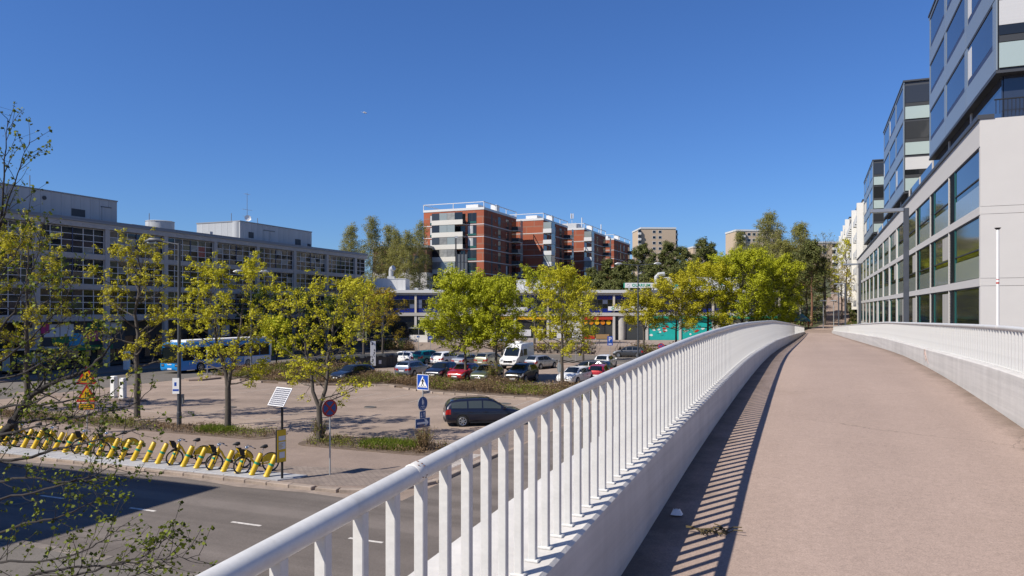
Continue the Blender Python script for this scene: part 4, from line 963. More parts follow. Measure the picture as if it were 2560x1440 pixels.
for kb, (ya, yb) in enumerate(((.5,20.2),(35.2,55.0),(71.2,89.8))):
    x0 = .66; z0 = 16.5; top = z0 + 3*BF
    core = bx('glass_tower', 'coping', rb, x0+.08, 9, ya+.08, yb-.05, z0, top+.2)
    bx('tower_soffit', 'coping', rb, x0, 9, ya, yb, z0-.12, z0-.001); bx('tower_coping', 'coping', rb, x0-.05, 9.1, ya-.05, yb+.02, top+.22, top+.36)
    n = 3; cw = (yb-ya-.5)/n
    for f in range(3):
        zf = z0 + f*BF
        for c in range(n):
            a = ya+.25+c*cw; e = a+cw; sh = .35 if (c+f) % 2 else 0.0
            bx('metal_panel', 'panel_blue', rb, x0, x0+.06, a+.025, e-.025, zf+.03, zf+1.02)
            bx('metal_panel', 'panel_blue', rb, x0, x0+.06, a+.025, a+.40, zf+1.03, zf+BF-.03)
            bx('metal_panel', 'panel_blue', rb, x0, x0+.06, e-.40, e-.025, zf+1.03, zf+BF-.03)
            bx('tower_window', 'glass_sky', rb, x0+.02, x0+.05, a+.44, e-.44, zf+1.30, zf+BF-.12)
            bx('window_rail', 'frame_blue', rb, x0+.015, x0+.055, a+.44, e-.44, zf+1.06, zf+1.28); bx('window_head', 'coping', rb, x0-.01, x0+.06, a+.42, e-.42, zf+BF-.11, zf+BF-.03)
            bx('curtain', 'mullion', rb, x0+.012, x0+.0195, e-.85-.5*rng.random(), e-.46, zf+1.33, zf+BF-.3) if rng.random() < .3 else None
        bx('corner_panel', 'panel_blue', rb, x0, x0+.06, ya+.0, ya+.24, zf+.02, zf+BF-.02)
        # front towards the camera: balcony glazing
        for c in range(3):
            xa = x0+.12+c*2.3; xb = xa+2.26
            bx('balcony_panel', 'frost_green', rb, xa, xb, ya, ya+.05, zf+.1, zf+1.15)
            bx('balcony_rail', 'mullion_dark', rb, xa, xb, ya, ya+.07, zf+1.18, zf+1.45)
            m = 'blind_white' if (kb == 0 or (kb == 1 and f == 0)) else ('glass_dark' if c else 'glass_mid')
            bx('balcony_glazing', m, rb, xa, xb, ya+.02, ya+.05, zf+(1.48 if m != 'blind_white' else 1.9), zf+BF-.12)
            if m == 'blind_white': bx('balcony_glazing', 'glass_dark', rb, xa, xb, ya+.02, ya+.05, zf+1.48, zf+1.89)
    bx('parapet_panel', 'panel_blue', rb, x0, x0+.06, ya, yb, top+.02, top+.2)
# ------------------------------------------------------------------ white slab blocks farther along the path
lab = ['nearest of the white slab blocks stepping away beyond the glass towers','second white slab block in the stepped row beyond the glass towers','third white slab block in the stepped row beyond the glass towers','fourth white slab block in the stepped row beyond the glass towers','fifth white slab block in the stepped row beyond the glass towers','sixth and farthest white slab block in the stepped row']
for i, (s, z) in enumerate(((131.7,24),(149.5,25),(180.8,26.9),(194.4,27),(210,27.1),(225.4,27.3))):
    nxt = (149,180,194,209.6,225,262)[i]
    r = thing('slab_block', lab[i], 'building', W(s, 6.4 + .0, 0), RZ, 'white slab blocks stepping up the hill'); L = nxt-s-.6
    bx('wall', 'slab_white', r, .9, 12, 0, L, 6.5 if i < 2 else 3, z); bx('roof_edge', 'coping', r, .8, 12.1, -.1, L+.1, z, z+.25); bx('base', 'grille_dark', r, 1.6, 11.5, .3, L, 3, 6.49) if i < 2 else None
    bx('end_wall', 'slab_white', r, 0, 4.4, 0, 1.1, 6.5, z-.3)
    n = int(L/4.4)
    for k in range(7):
        zz = z-3.0-2.8*k
        if zz < 7: break
        for c in range(n):
            y = 2.0+c*4.4; bx('balcony', 'white_fascia', r, .05, .9, y, y+2.6, zz, zz+1.0); bx('balcony_opening', 'glass_dark', r, .82, .898, y+.1, y+2.5, zz+1.01, zz+2.3)
# ------------------------------------------------------------------ neighbouring house left of the camera whose shadow lies on the road
nb = thing('neighbour_house', 'tall pale house beside the road, outside the left edge, shading the road', 'building', W(9.05, -28.35), RZ)
bx('wall', 'slab_white', nb, -22, 0, -24, 0, 0, 14.6); bx('roof_edge', 'coping', nb, -22.1, .0, -24.1, .0, 14.6, 15.0)
for k in range(4):
    for c in range(6): bx('window', 'glass_dark', nb, -3.0-c*3.4, -1.2-c*3.4, .001, .05, 1.4+3.4*k, 3.2+3.4*k); bx('window', 'glass_dark', nb, .001, .05, -3.2-c*3.6, -1.4-c*3.6, 1.4+3.4*k, 3.2+3.4*k)
# ================================================================== vehicles
def crom(tab, x):
    """smooth interpolation of station table rows at x (monotone-ish cubic)"""
    n = len(tab)
    if x <= tab[0][0]: return tab[0][1:]
    if x >= tab[-1][0]: return tab[-1][1:]
    for i in range(n-1):
        if tab[i][0] <= x <= tab[i+1][0]:
            h = tab[i+1][0]-tab[i][0]; f = (x-tab[i][0])/h; out = []
            for k in range(1, len(tab[i])):
                a, b_ = tab[i][k], tab[i+1][k]; d = (b_-a)/h
                dl = (a-tab[i-1][k])/(tab[i][0]-tab[i-1][0]) if i > 0 else d
                dr = (tab[i+2][k]-b_)/(tab[i+2][0]-tab[i+1][0]) if i < n-2 else d
                m0 = 0 if dl*d <= 0 else 2*dl*d/(dl+d); m1 = 0 if dr*d <= 0 else 2*dr*d/(dr+d)
                f2, f3 = f*f, f*f*f
                out.append((2*f3-3*f2+1)*a+(f3-2*f2+f)*h*m0+(-2*f3+3*f2)*b_+(f3-f2)*h*m1)
            return out
# station: x, z_low, z_belt, z_top, half width, half width at the top ; x runs rear -> front
SHAPES = {
 'hatch': dict(L=4.15, W=1.76, tab=[(-2.08,.42,.70,.74,.70,.58),(-2.04,.28,.86,.92,.78,.66),(-1.92,.22,.95,1.10,.84,.64),(-1.62,.20,.97,1.37,.87,.60),(-1.15,.18,.96,1.46,.88,.60),(-.2,.18,.94,1.49,.88,.61),(.35,.18,.93,1.43,.88,.60),(.75,.18,.93,1.18,.88,.66),(1.05,.18,.92,.99,.88,.74),(1.6,.20,.84,.88,.86,.72),(1.92,.24,.72,.77,.80,.66),(2.05,.30,.62,.66,.72,.58),(2.08,.38,.56,.58,.66,.52)], roof=(-1.5,.35), wind=(.42,1.02), rear=(-1.98,-1.55), win=[(-1.55,-.62),(-.55,.22),(.28,.80)], wx=1.28, wr=.31),
 'sedan': dict(L=4.6, W=1.82, tab=[(-2.30,.42,.72,.76,.70,.58),(-2.25,.28,.90,.96,.80,.66),(-1.9,.22,.98,1.03,.86,.70),(-1.55,.20,.97,1.06,.88,.66),(-1.0,.18,.95,1.38,.89,.60),(-.4,.18,.93,1.44,.90,.61),(.3,.18,.92,1.40,.90,.60),(.85,.18,.92,1.12,.90,.66),(1.15,.18,.91,.98,.90,.76),(1.75,.20,.84,.88,.88,.74),(2.1,.24,.70,.76,.82,.66),(2.26,.30,.60,.64,.72,.58),(2.30,.40,.54,.57,.66,.52)], roof=(-1.0,.3), wind=(.38,1.12), rear=(-1.62,-1.02), win=[(-1.45,-.60),(-.52,.28),(.34,.86)], wx=1.40, wr=.32),
 'wagon': dict(L=4.5, W=1.76, tab=[(-2.25,.42,.72,.76,.72,.62),(-2.21,.28,.92,1.0,.80,.68),(-2.1,.22,.98,1.20,.85,.66),(-1.85,.20,.98,1.40,.87,.62),(-1.3,.18,.96,1.47,.88,.61),(-.2,.18,.94,1.50,.88,.62),(.35,.18,.93,1.43,.88,.60),(.8,.18,.93,1.17,.88,.66),(1.15,.18,.91,.98,.88,.75),(1.7,.20,.83,.87,.86,.72),(2.05,.24,.70,.75,.80,.66),(2.21,.30,.60,.64,.72,.58),(2.25,.40,.54,.57,.64,.50)], roof=(-1.8,.35), wind=(.42,1.12), rear=(-2.16,-1.86), win=[(-1.92,-1.06),(-.98,-.24),(-.17,.82)], wx=1.32, wr=.31),
 'suv': dict(L=4.4, W=1.84, tab=[(-2.20,.48,.80,.84,.72,.62),(-2.16,.34,1.0,1.08,.82,.70),(-2.02,.28,1.08,1.28,.88,.68),(-1.75,.26,1.08,1.52,.90,.64),(-1.2,.24,1.06,1.61,.91,.64),(-.2,.24,1.04,1.65,.91,.65),(.35,.24,1.03,1.57,.91,.63),(.8,.24,1.03,1.28,.91,.69),(1.1,.24,1.02,1.10,.91,.80),(1.65,.26,.98,1.02,.89,.78),(2.0,.30,.86,.92,.83,.70),(2.16,.36,.72,.78,.76,.62),(2.20,.46,.64,.68,.68,.54)], roof=(-1.65,.35), wind=(.42,1.08), rear=(-2.10,-1.72), win=[(-1.72,-.72),(-.62,.22),(.29,.84)], wx=1.34, wr=.36),
}
_cm = {}
def car_meshes(kind, wscale=1.0):
    if kind in _cm: return _cm[kind]
    S = SHAPES[kind]; tab = S['tab']; x0, x1 = tab[0][0], tab[-1][0]
    xs = sorted(set([x0, x1] + [x0+(x1-x0)*(i/40) for i in range(41)] + [r_[0] for r_ in tab]))
    def ring(x):
        zl, zb, zt, w, wt = crom(tab, x)
        return [(0,zl),(w*.86,zl),(w*.97,zl+.10),(w,zl+.22 if zl+.22 < zb-.1 else (zl+zb)/2),(w*1.0,(zl+zb)*.5+.06),(w*.985,zb-.06),(w*.955,zb),(w*.955+(wt-w*.955)*.5,zb+(zt-zb)*.54),(wt+.02,zt-.055*min(1,(zt-zb)*4)),(wt*.86,zt-.012),(wt*.5,zt+.006),(0,zt+.012)]
    body = MB(); n = None
    for x in xs:
        h = ring(x); full = [(x,y,z) for y,z in h] + [(x,-y,z) for y,z in h[-2:0:-1]]; n = len(full); body.v += full
    for i in range(len(xs)-1):
        for k in range(n): body.f.append((i*n+k, i*n+(k+1)%n, (i+1)*n+(k+1)%n, (i+1)*n+k))
    body.f += [tuple(range(n)), tuple(range(len(xs)*n-1, (len(xs)-1)*n-1, -1))]
    def side(x, f, off=.014):
        """point on the left cabin flank: f 0 at belt, 1 at roof rail"""
        h = ring(x); a, m_, b_ = h[6], h[7], h[8]
        p = (a[0]+(m_[0]-a[0])*f*2, a[1]+(m_[1]-a[1])*f*2) if f < .5 else (m_[0]+(b_[0]-m_[0])*(f-.5)*2, m_[1]+(b_[1]-m_[1])*(f-.5)*2)
        return (x, p[0]+off, p[1]+.003)
    wins = []
    for (a, b_) in S['win']:
        for sg in (1, -1):
            g = MB().use('car_glass'); N = 8; rows = [0.08,.5,.86]
            xsn = [a+(b_-a)*i/N for i in range(N+1)]
            for x in xsn:
                for f in rows: p = side(x, f); g.v.append((p[0], p[1]*sg, p[2]))
            for i in range(N):
                for k in range(2):
                    q = (i*3+k, (i+1)*3+k, (i+1)*3+k+1, i*3+k+1); g.f.append(q if sg < 0 else q[::-1])
            g.m = [0]*len(g.f); wins.append(g.mesh('side_window', True))
    def topglass(a, b_, name):
        g = MB().use('car_glass'); N = 7; M = 8
        for i in range(N+1):
            x = a+(b_-a)*i/N; h = ring(x); hw = h[9][0]*1.0
            for k in range(M+1):
                y = hw*(-1+2*k/M); fy = abs(y)/max(h[9][0],1e-3); z = h[11][1]+(h[9][1]-h[11][1])*fy*fy
                dz = .016; g.v.append((x + (.012 if a > 0 else -.012), y, z+dz))
        for i in range(N):
            for k in range(M): g.f.append((i*(M+1)+k, (i+1)*(M+1)+k, (i+1)*(M+1)+k+1, i*(M+1)+k+1))
        g.m = [0]*len(g.f); return g.mesh(name, True)
    wsh = topglass(*S['wind'], 'windscreen'); rwn = topglass(*S['rear'], 'rear_window')
    wr = S['wr']; w = S['W']/2
    wheel = MB().use('tyre'); wheel.tube([(0,-.11,0),(0,-.10,0),(0,.06,0),(0,.10,0),(0,.105,0)], [wr-.04,wr,wr,wr-.03,wr*.68], 24)
    rim = MB().use('rim'); rim.torus((0,.10,0),(0,1,0),wr*.66,.022,20,5)
    for k in range(7):
        a = 2*math.pi*k/7; rim.tube([(0,.10,0),(wr*.66*math.cos(a),.102,wr*.66*math.sin(a))], [.045,.03], 4)
    rim.use('rim_dark').tube([(0,.04,0),(0,.092,0)], wr*.64, 18); rim.use('rim').tube([(0,.09,0),(0,.115,0)], .06, 10)
    arch = MB().use('car_under'); arch.tube([(0,-.30,0),(0,.004,0)], wr+.055, 22)
    zb = crom(tab, x1-.12)[1]; zrb = crom(tab, x0+.12)[1]
    hl = MB().use('headlight'); hl.v = []; 
    def lamp(xa, dx, y0, y1, z0, z1, m):
        b = MB().use(m); s_ = 1 if dx > 0 else -1
        b.prism([(xa, y0), (xa+dx*.9, y0), (xa+dx*.55, y1-.05*s_*0), (xa-dx*1.2, y1)], z0, z1); return b.mesh('lamp')
    res = dict(body=body, wins=wins, wsh=wsh, rwn=rwn, wheel=wheel.mesh('wheel',True,40), rim=rim.mesh('rim'), arch=arch.mesh('wheel_arch'), ring=ring, S=S)
    _cm[kind] = res; return res
_bodies = {}
def car(label, kind, paint, x, y, heading, group=None, dark_rims=False, scale=1.0, rails=False, z=0.0, clear=False):
    """heading: direction the front points to, as (dx, dy)"""
    c = car_meshes(kind); S = c['S']; tab = S['tab']; x0, x1 = tab[0][0], tab[-1][0]
    r = thing('parked_car' if group else 'car', label, 'car', (x, y, z), math.atan2(heading[1], heading[0]), group, scale)
    key = (kind, paint)
    if key not in _bodies:
        b = MB().use(paint); b.v, b.f, b.m = c['body'].v, c['body'].f, [0]*len(c['body'].f); _bodies[key] = b.mesh('body', True, 50)
    place('body', _bodies[key], r)
    for me in c['wins']: place('side_window', me, r)
    place('windscreen', c['wsh'], r); place('rear_window', c['rwn'], r)
    if clear:
        for o in r.children:
            if 'window' in o.name or 'windscreen' in o.name: o.data = o.data.copy(); o.data.materials[0] = MATS['car_glass_clear']
    w = S['W']/2; wr = S['wr']
    for xx in (S['wx'], -S['wx']):
        ww = crom(tab, xx)[3]
        for sg in (1, -1):
            place('wheel_arch', c['arch'], r, (xx, sg*(ww+.002), wr+.02), (0,0,0 if sg > 0 else math.pi))
            wh = place('wheel', c['wheel'], r, (xx, sg*(ww-.07), wr), (0,0,0 if sg > 0 else math.pi)); place('rim', c['rim'], wh)
    # lamps sit on the corners, following the body rings
    def lamp(name, m, xa, xb, fz0, fz1, fy0):
        for sg in (1,-1):
            b = MB().use(m); N = 5
            for i in range(N+1):
                xx = xa+(xb-xa)*i/N; zl, zb, zt, wd, wt = crom(tab, xx); ww = wd*1.0
                for f in (fz0, fz1):
                    z_ = zl+(zb-zl)*f; b.v.append((xx+(.012 if xa > 0 else -.012), sg*(ww*(.995 if f < .8 else .985)+.012), z_))
            for i in range(N): b.f.append((2*i,2*i+1,2*i+3,2*i+2))
            # part that wraps round the end
            ex = xb; zl, zb, zt, wd, wt = crom(tab, ex); k = len(b.v); e2 = (.03 if xa > 0 else -.03)
            b.v += [(ex+e2, sg*(wd*.5), zl+(zb-zl)*fz0), (ex+e2, sg*(wd*.5), zl+(zb-zl)*fz1)]
            b.f.append((2*N, 2*N+1, k+1, k)); b.m = [0]*len(b.f); b.build(name, r)
    lamp('headlight', 'headlight', x1-.42, x1-.03, .62, .97, .5); lamp('tail_light', 'taillight', x0+.30, x0+.02, .62, .98, .5)
    zl, zb, zt, wd, wt = crom(tab, x1-.05)
    bx_ = MB().use('car_trim'); bx_.box(x1-.08, x1+.012, -.42, .42, .22, .36); bx_.box(x1-.08, x1+.014, -.34, .34, zl+.16, zl+.25); bx_.build('grille', r)
    b = MB().use('plate_white'); b.box(x1+.012, x1+.03, -.26, .26, .38, .49); b.build('number_plate', r)
    b = MB().use('plate_white'); b.box(x0-.03, x0-.008, -.26, .26, .56, .67); b.build('number_plate', r)
    b = MB().use('car_trim'); b.box(x0-.015, x0+.05, -.6, .6, .26, .40); b.build('rear_bumper_trim', r)
    mx = S['wind'][1]-.12; mw = crom(tab, mx)[3]; zb = crom(tab, mx)[1]
    for sg in (1,-1):
        b = MB().use('car_trim' if dark_rims else paint); b.bev(mx-.09, mx+.06, min(sg*(mw-.03),sg*(mw+.17)), max(sg*(mw-.03),sg*(mw+.17)), zb+.02, zb+.15, .025); b.build('wing_mirror', r)
    b = MB().use('car_trim')
    for sg in (1,-1):
        for (a, _) in S['win'][1:]:
            xx = a-.035; ww = crom(tab, xx)[3]; zl = crom(tab, xx)[0]
            b.box(xx-.006, xx+.006, min(sg*(ww-.02),sg*(ww+.003)), max(sg*(ww-.02),sg*(ww+.003)), zl+.18, zb-.08)
            b.box(xx+.08, xx+.25, min(sg*(ww-.02),sg*(ww+.018)), max(sg*(ww-.02),sg*(ww+.018)), zb-.14, zb-.11)
        b.box(-S['wx']+wr+.1, S['wx']-wr-.1, min(sg*(w-.06),sg*(w+.006)), max(sg*(w-.06),sg*(w+.006)), .2, .27)
    b.build('door_trim', r)
    if rails:
        for sg in (1,-1):
            b = MB().use('car_trim'); ra, rbb = S['roof']; P = []
            for i in range(9):
                xx = ra+(rbb-ra)*i/8; h = c['ring'](xx); P.append((xx, sg*(h[9][0]), h[9][1]+(.045 if 0 < i < 8 else .0)))
            b.tube(P, .018, 6); b.build('roof_rail', r)
    return r
def paint(name, c, metal=.25, rough=.35): mat(name, c, rough, metal, .5, coat=.7); return name
paint('paint_white', (.72,.72,.71), 0, .3); paint('paint_silver', (.42,.43,.44), .6, .35); paint('paint_navy', (.012,.014,.028), .3, .3); paint('paint_black', (.012,.013,.015), .3, .3)
paint('paint_red', (.36,.012,.02), .2, .3); paint('paint_teal', (.0,.19,.19), .3, .3); paint('paint_gold', (.33,.31,.21), .55, .35); paint('paint_olive', (.085,.10,.062), .35, .35); paint('paint_grey', (.075,.078,.085), .5, .35); paint('paint_bluegrey', (.20,.23,.29), .6, .35); paint('paint_darkblue', (.014,.02,.035), .4, .3)
GR = 'cars parked in the car park'
dn = (-DX, -DY); dd = (DX, DY)
def C(label, kind, pnt, s, t, h, **k): p = W(s, t); return car(label, kind, pnt, p.x, p.y, h, GR, **k)
C('blue-grey estate car parked tail-first towards the shrubs, left end of the near row', 'wagon', 'paint_bluegrey', 63.4, -36.3, dd, rails=True)
C('dark blue hatchback nosing the shrubs between the blue-grey estate and the crimson car', 'hatch', 'paint_navy', 62.4, -32.6, dn, dark_rims=True)
C('crimson red hatchback nosing the shrubs beside the olive car', 'hatch', 'paint_red', 61.6, -29.9, dn)
C('olive green small car with reflections on its bonnet, in the near row', 'hatch', 'paint_olive', 61.2, -27.4, dn)
C('black tall car parked at the right end of the near row beside the thin tree', 'suv', 'paint_black', 61.6, -24.2, dn, dark_rims=True, rails=True)
C('white hatchback seen sideways at the left end of the far row', 'hatch', 'paint_white', 77.2, -45.6, (-.87,.5))
C('turquoise compact off-roader in the far parked row', 'suv', 'paint_teal', 78.2, -42.6, (.62,.78))
C('white tall car in the far row beside the turquoise one', 'suv', 'paint_white', 76.6, -39.4, (.5,.86))
C('silver saloon in the far row half hidden by the maple trunk', 'sedan', 'paint_silver', 76.4, -36.6, (.5,.86))
C('pale gold tall car in the far row left of the white van', 'suv', 'paint_gold', 76.6, -33.9, (.5,.86))
car('silver hatchback with red tail lights pulled out right of the white van', 'hatch', 'paint_silver', 3.2, 81.2, (.62,.78), GR)
car('white saloon facing the camera beside the round sign seen from its back', 'sedan', 'paint_white', 5.6, 64.9, (-.52,-.85), GR)
car('silver-grey estate car standing sideways behind the white saloon', 'wagon', 'paint_grey', 7.6, 72.6, (-.88,.47), GR, rails=True)
car('bright red hatchback half hidden behind the bridge handrail', 'hatch', 'paint_red', 8.0, 67.5, (.30,.95), GR)
car('white hatchback with tall red tail lights above the bridge handrail', 'hatch', 'paint_white', 10.3, 81.5, (.35,.94), GR, scale=1.03)
car('grey hatchback driving left along the far street', 'hatch', 'paint_grey', 15.9, 100.9, (-.96,.28))
car('dark blue-black hatchback parked alone in front of the shrubs', 'hatch', 'paint_darkblue', -14.35, 66.8, (-.58,-.81), GR, dark_rims=True)
car('black estate car with silver wheels standing alone in the empty car park', 'wagon', 'paint_navy', -1.55, 41.6, (.985,.17), GR, rails=True, clear=True)

# ------------------------------------------------------------------ white van
def box_vehicle(prof, hw, matname, name, parent, top_in=.12, zin=1.2):
    """loft of the side outline (x,z) across the width with the upper part drawn in"""
    n = len(prof); b = MB().use(matname); zmax = max(z for _, z in prof)
    rows = [(-hw, .0), (-hw*.97, .03), (0, .05), (hw*.97, .03), (hw, .0)]
    for y, g in rows:
        for x, z in prof:
            k = 1 - top_in*max(0, (z-zin)/(zmax-zin))**1.5
            b.v.append((x + (g if x > 0 else -g), y*k, z + (g*.6 if z > zin else 0)))
    for i in range(len(rows)-1):
        for k in range(n): b.f.append((i*n+k, (i+1)*n+k, (i+1)*n+(k+1)%n, i*n+(k+1)%n))
    b.f += [tuple(range(n)), tuple(range(len(rows)*n-1, (len(rows)-1)*n-1, -1))]; b.m = [0]*len(b.f)
    return b.build(name, parent, True, 40)
p = W(76.6, -30.6); van = thing('van', 'white high-roofed van parked nose-on beyond the near row of cars', 'van', (p.x, p.y, 0), math.atan2(-DY, -DX))
prof = [(2.75,.35),(2.85,.6),(2.80,.95),(2.62,1.12),(1.95,1.32),(1.25,2.15),(.95,2.55),(.6,2.66),(-2.6,2.7),(-2.78,2.6),(-2.85,.5),(-2.8,.35)]
box_vehicle(prof, .98, 'paint_white', 'body', van, .14, 1.2)
b = MB().use('car_glass'); b.quad((1.93,-.80,1.40),(1.93,.80,1.40),(1.27,.74,2.22),(1.27,-.74,2.22)); o = b.build('windscreen', van); o.location = (.10,0,.06)
for sg in (1,-1):
    b = MB().use('car_glass'); y = sg*.985; b.quad(*[(x, y - sg*.075*max(0,(z-1.2)/1.5)**1.5, z) for x, z in ((1.75,1.36),(.85,1.36),(.85,2.05),(1.22,2.05))][::sg]); b.build('side_window', van)
    b = MB().use('glass_green'); b.quad(*[(x, y - sg*.075*max(0,(z-1.2)/1.5)**1.5, z) for x, z in ((.55,1.4),(-.45,1.4),(-.45,2.1),(.55,2.1))][::sg]); b.build('side_window', van)
    b = MB().use('car_trim'); b.bev(1.62,1.85,sg*1.12-.1,sg*1.12+.1,1.42,1.78,.03); b.build('wing_mirror', van)
    b = MB().use('headlight'); b.bev(2.55,2.86,sg*.72-.16,sg*.72+.16,.82,1.06,.03); b.build('headlight', van)
    for xx in (1.85,-1.75):
        m = car_meshes('suv'); place('wheel_arch', m['arch'], van, (xx, sg*.985, .38), (0,0,0 if sg > 0 else math.pi)); wh = place('wheel', m['wheel'], van, (xx, sg*.93, .36), (0,0,0 if sg > 0 else math.pi)); place('rim', m['rim'], wh)
b = MB().use('car_trim'); b.box(2.8,2.905,-.5,.5,.72,.95); b.box(2.8,2.90,-.85,.85,.36,.5); b.build('grille', van)
b = MB().use('plate_white'); b.box(2.905,2.915,-.26,.26,.54,.65); b.build('number_plate', van)
b = MB().use('white_paint'); b.bev(-.6,.3,-.4,.4,2.74,2.92,.05); b.build('roof_vent', van)

# ------------------------------------------------------------------ blue city bus
LB = 13.4; pb = W(55.9, -59.9)
bus = thing('bus', 'long blue and white city bus standing at the office block stop', 'bus', (pb.x, pb.y, 0), math.atan2(-DY, -DX))
prof = [(.0,.32),(.06,.6),(.05,1.05),(-.02,1.30),(-.12,2.5),(-.25,2.95),(-.55,3.08),(-LB+.3,3.08),(-LB,2.9),(-LB,.4),(-LB+.2,.32)]
box_vehicle([(x, z) for x, z in prof if True], 1.27, 'bus_blue', 'body', bus, .04, 1.2)
bx('roof_cover', 'bus_white', bus, -LB+.5, -1.0, -1.05, 1.05, 3.13, 3.32); bx('rear_panel', 'bus_white', bus, -LB+.02, -9.0, 1.272, 1.285, .42, 1.18); bx('rear_panel', 'bus_white', bus, -LB+.02, -9.0, -1.285, -1.272, .42, 1.18)
bx('rear_corner', 'bus_white', bus, -LB-.07, -LB+.18, 1.25, 1.288, 1.182, 2.9)
b = MB().use('car_glass'); b.quad((.10,-1.18,1.15),(.10,1.18,1.15),(-.06,1.14,2.62),(-.06,-1.14,2.62)); b.build('windscreen', bus)
b = MB().use('black'); b.quad((.115,-1.2,1.05),(.115,1.2,1.05),(.10,1.2,1.16),(.10,-1.2,1.16)); b.box(-.12,-.02,-1.0,1.0,2.66,2.92); b.build('front_band', bus)
for sg in (1,-1):
    for i in range(8):
        xa = -.35 - i*1.6; w_ = 1.5
        if xa-w_ < -LB+.15: w_ = LB-.2+xa
        b = MB().use('bus_glass'); y0, y1 = sg*1.279, sg*1.258; q = [(xa,y0,1.28),(xa-w_,y0,1.28),(xa-w_,y1,2.58),(xa,y1,2.58)]; b.quad(*(q if sg < 0 else q[::-1])); b.build('side_window', bus)
    for xx in (-2.7,-9.6):
        m = car_meshes('suv'); place('wheel_arch', m['arch'], bus, (xx, sg*1.274, .5), (0,0,0 if sg > 0 else math.pi), None, (1.35,1,1.35)); wh = place('wheel', m['wheel'], bus, (xx, sg*1.20, .48), (0,0,0 if sg > 0 else math.pi), None, (1.33,1,1.33)); place('rim', m['rim'], wh)
    b = MB().use('black'); b.prism([(.125,sg*.72),(.125,sg*1.1),(-.1,sg*1.24),(-.1,sg*.72)][::sg], .72, .98); hh = b.build('headlight', bus)
    for q in range(2): b = MB().use('headlight'); b.bev(.10,.14,sg*(.83+.16*q)-.05,sg*(.83+.16*q)+.05,.78,.92,.01); b.build('lamp', hh)
    b = MB().use('black'); b.tube([(-.05,sg*1.1,2.75),(.35,sg*1.3,2.65),(.4,sg*1.32,2.2)], .03, 6); b.box(.33,.45,sg*1.32-.1,sg*1.32+.1,1.85,2.3); b.build('wing_mirror', bus)
bx('number_plate', 'plate_white', bus, .115, .13, -.28, .28, .42, .55); bx('grille', 'black', bus, .10, .125, -.75, .75, .36, .41); bx('emblem', 'poster_white', bus, .115, .13, -.28, .28, .88, .98)
b = MB().use('poster_white')
for i, (w_, h_) in enumerate(((.06,.3),(.18,.05),(.06,.22),(.06,.22),(.2,.05),(.2,.05))): b.box(-1.2-i*.3-w_, -1.2-i*.3, 1.275, 1.282, .82, .82+h_)
b.build('side_lettering', bus)
# ================================================================== street furniture
rng = random.Random(77)
ORD = ['first','second','third','fourth','fifth','sixth','seventh','eighth','ninth','tenth','eleventh','twelfth','thirteenth','fourteenth','fifteenth','sixteenth','seventeenth','eighteenth','nineteenth','twentieth','twenty-first','twenty-second','twenty-third','twenty-fourth','twenty-fifth']
KZ = .12
# ------------------------------------------------------------------ city bike station
slab_me = MB().use('dock_slab').bev(-.715,.715,-.52,.52,0,.05,.015).mesh('base_slab')
end_me = MB().use('dock_slab').prism([(-.715,-.52),(.35,-.52),(.9,.1),(.9,.52),(-.715,.52)],0,.05).mesh('base_slab')
base = thing('bike_station_base', 'grey segmented base slab carrying the yellow docking posts along the kerb', 'base slab', W(22.42,-18.6,KZ), RZ+.022)
place('base_slab', end_me, base, (0,0,0))
for i in range(1, 14): place('base_slab', slab_me, base, (-1.44*i,0,0), None)
DV = Vector((.84,.55,0)).normalized()
dock_post = MB().use('yellow'); n = 14; P = []
for i, (f, r_) in enumerate(((0,.12),(.02,.115),(.12,.10),(.5,.095),(.97,.092),(1.0,.076))): P.append((Vector((.36*f,0,.78*f)), r_))
dock_post.tube([p for p, _ in P], [r_ for _, r_ in P], 16); dock_me = dock_post.mesh('post', True, 40)
band = MB().use('green_band'); band.tube([(.36*.50,0,.78*.50),(.36*.60,0,.78*.60)], .0985, 16, False); band_me = band.mesh('green_band', True)
slot = MB().use('black'); slot.xf = Matrix.Translation((.36*.5,0,.40)) @ Matrix.Rotation(math.atan2(.36,.80), 4, 'Y'); slot.box(.075,.105,-.032,.032,-.30,.34); slot_me = slot.mesh('slot')
cap = MB().use('black'); cap.xf = Matrix.Translation((.36,0,.80)) @ Matrix.Rotation(math.atan2(.36,.80), 4, 'Y'); cap.tube([(0,0,-.004),(0,0,.006)], .06, 12); cap_me = cap.mesh('cap')
rzd = math.atan2(DV.y, DV.x)
docks = []
for i in range(25):
    p = W(22.12 + .03*i, -18.95 - .715*i, KZ+.05)
    d = thing('docking_post', 'slanted yellow bike docking post with green band, %s counted from the solar info board' % ORD[i], 'docking post', p, rzd, 'bike docking posts along the kerb')
    place('post', dock_me, d); place('green_band', band_me, d); place('slot', slot_me, d); place('cap', cap_me, d); docks.append(p)
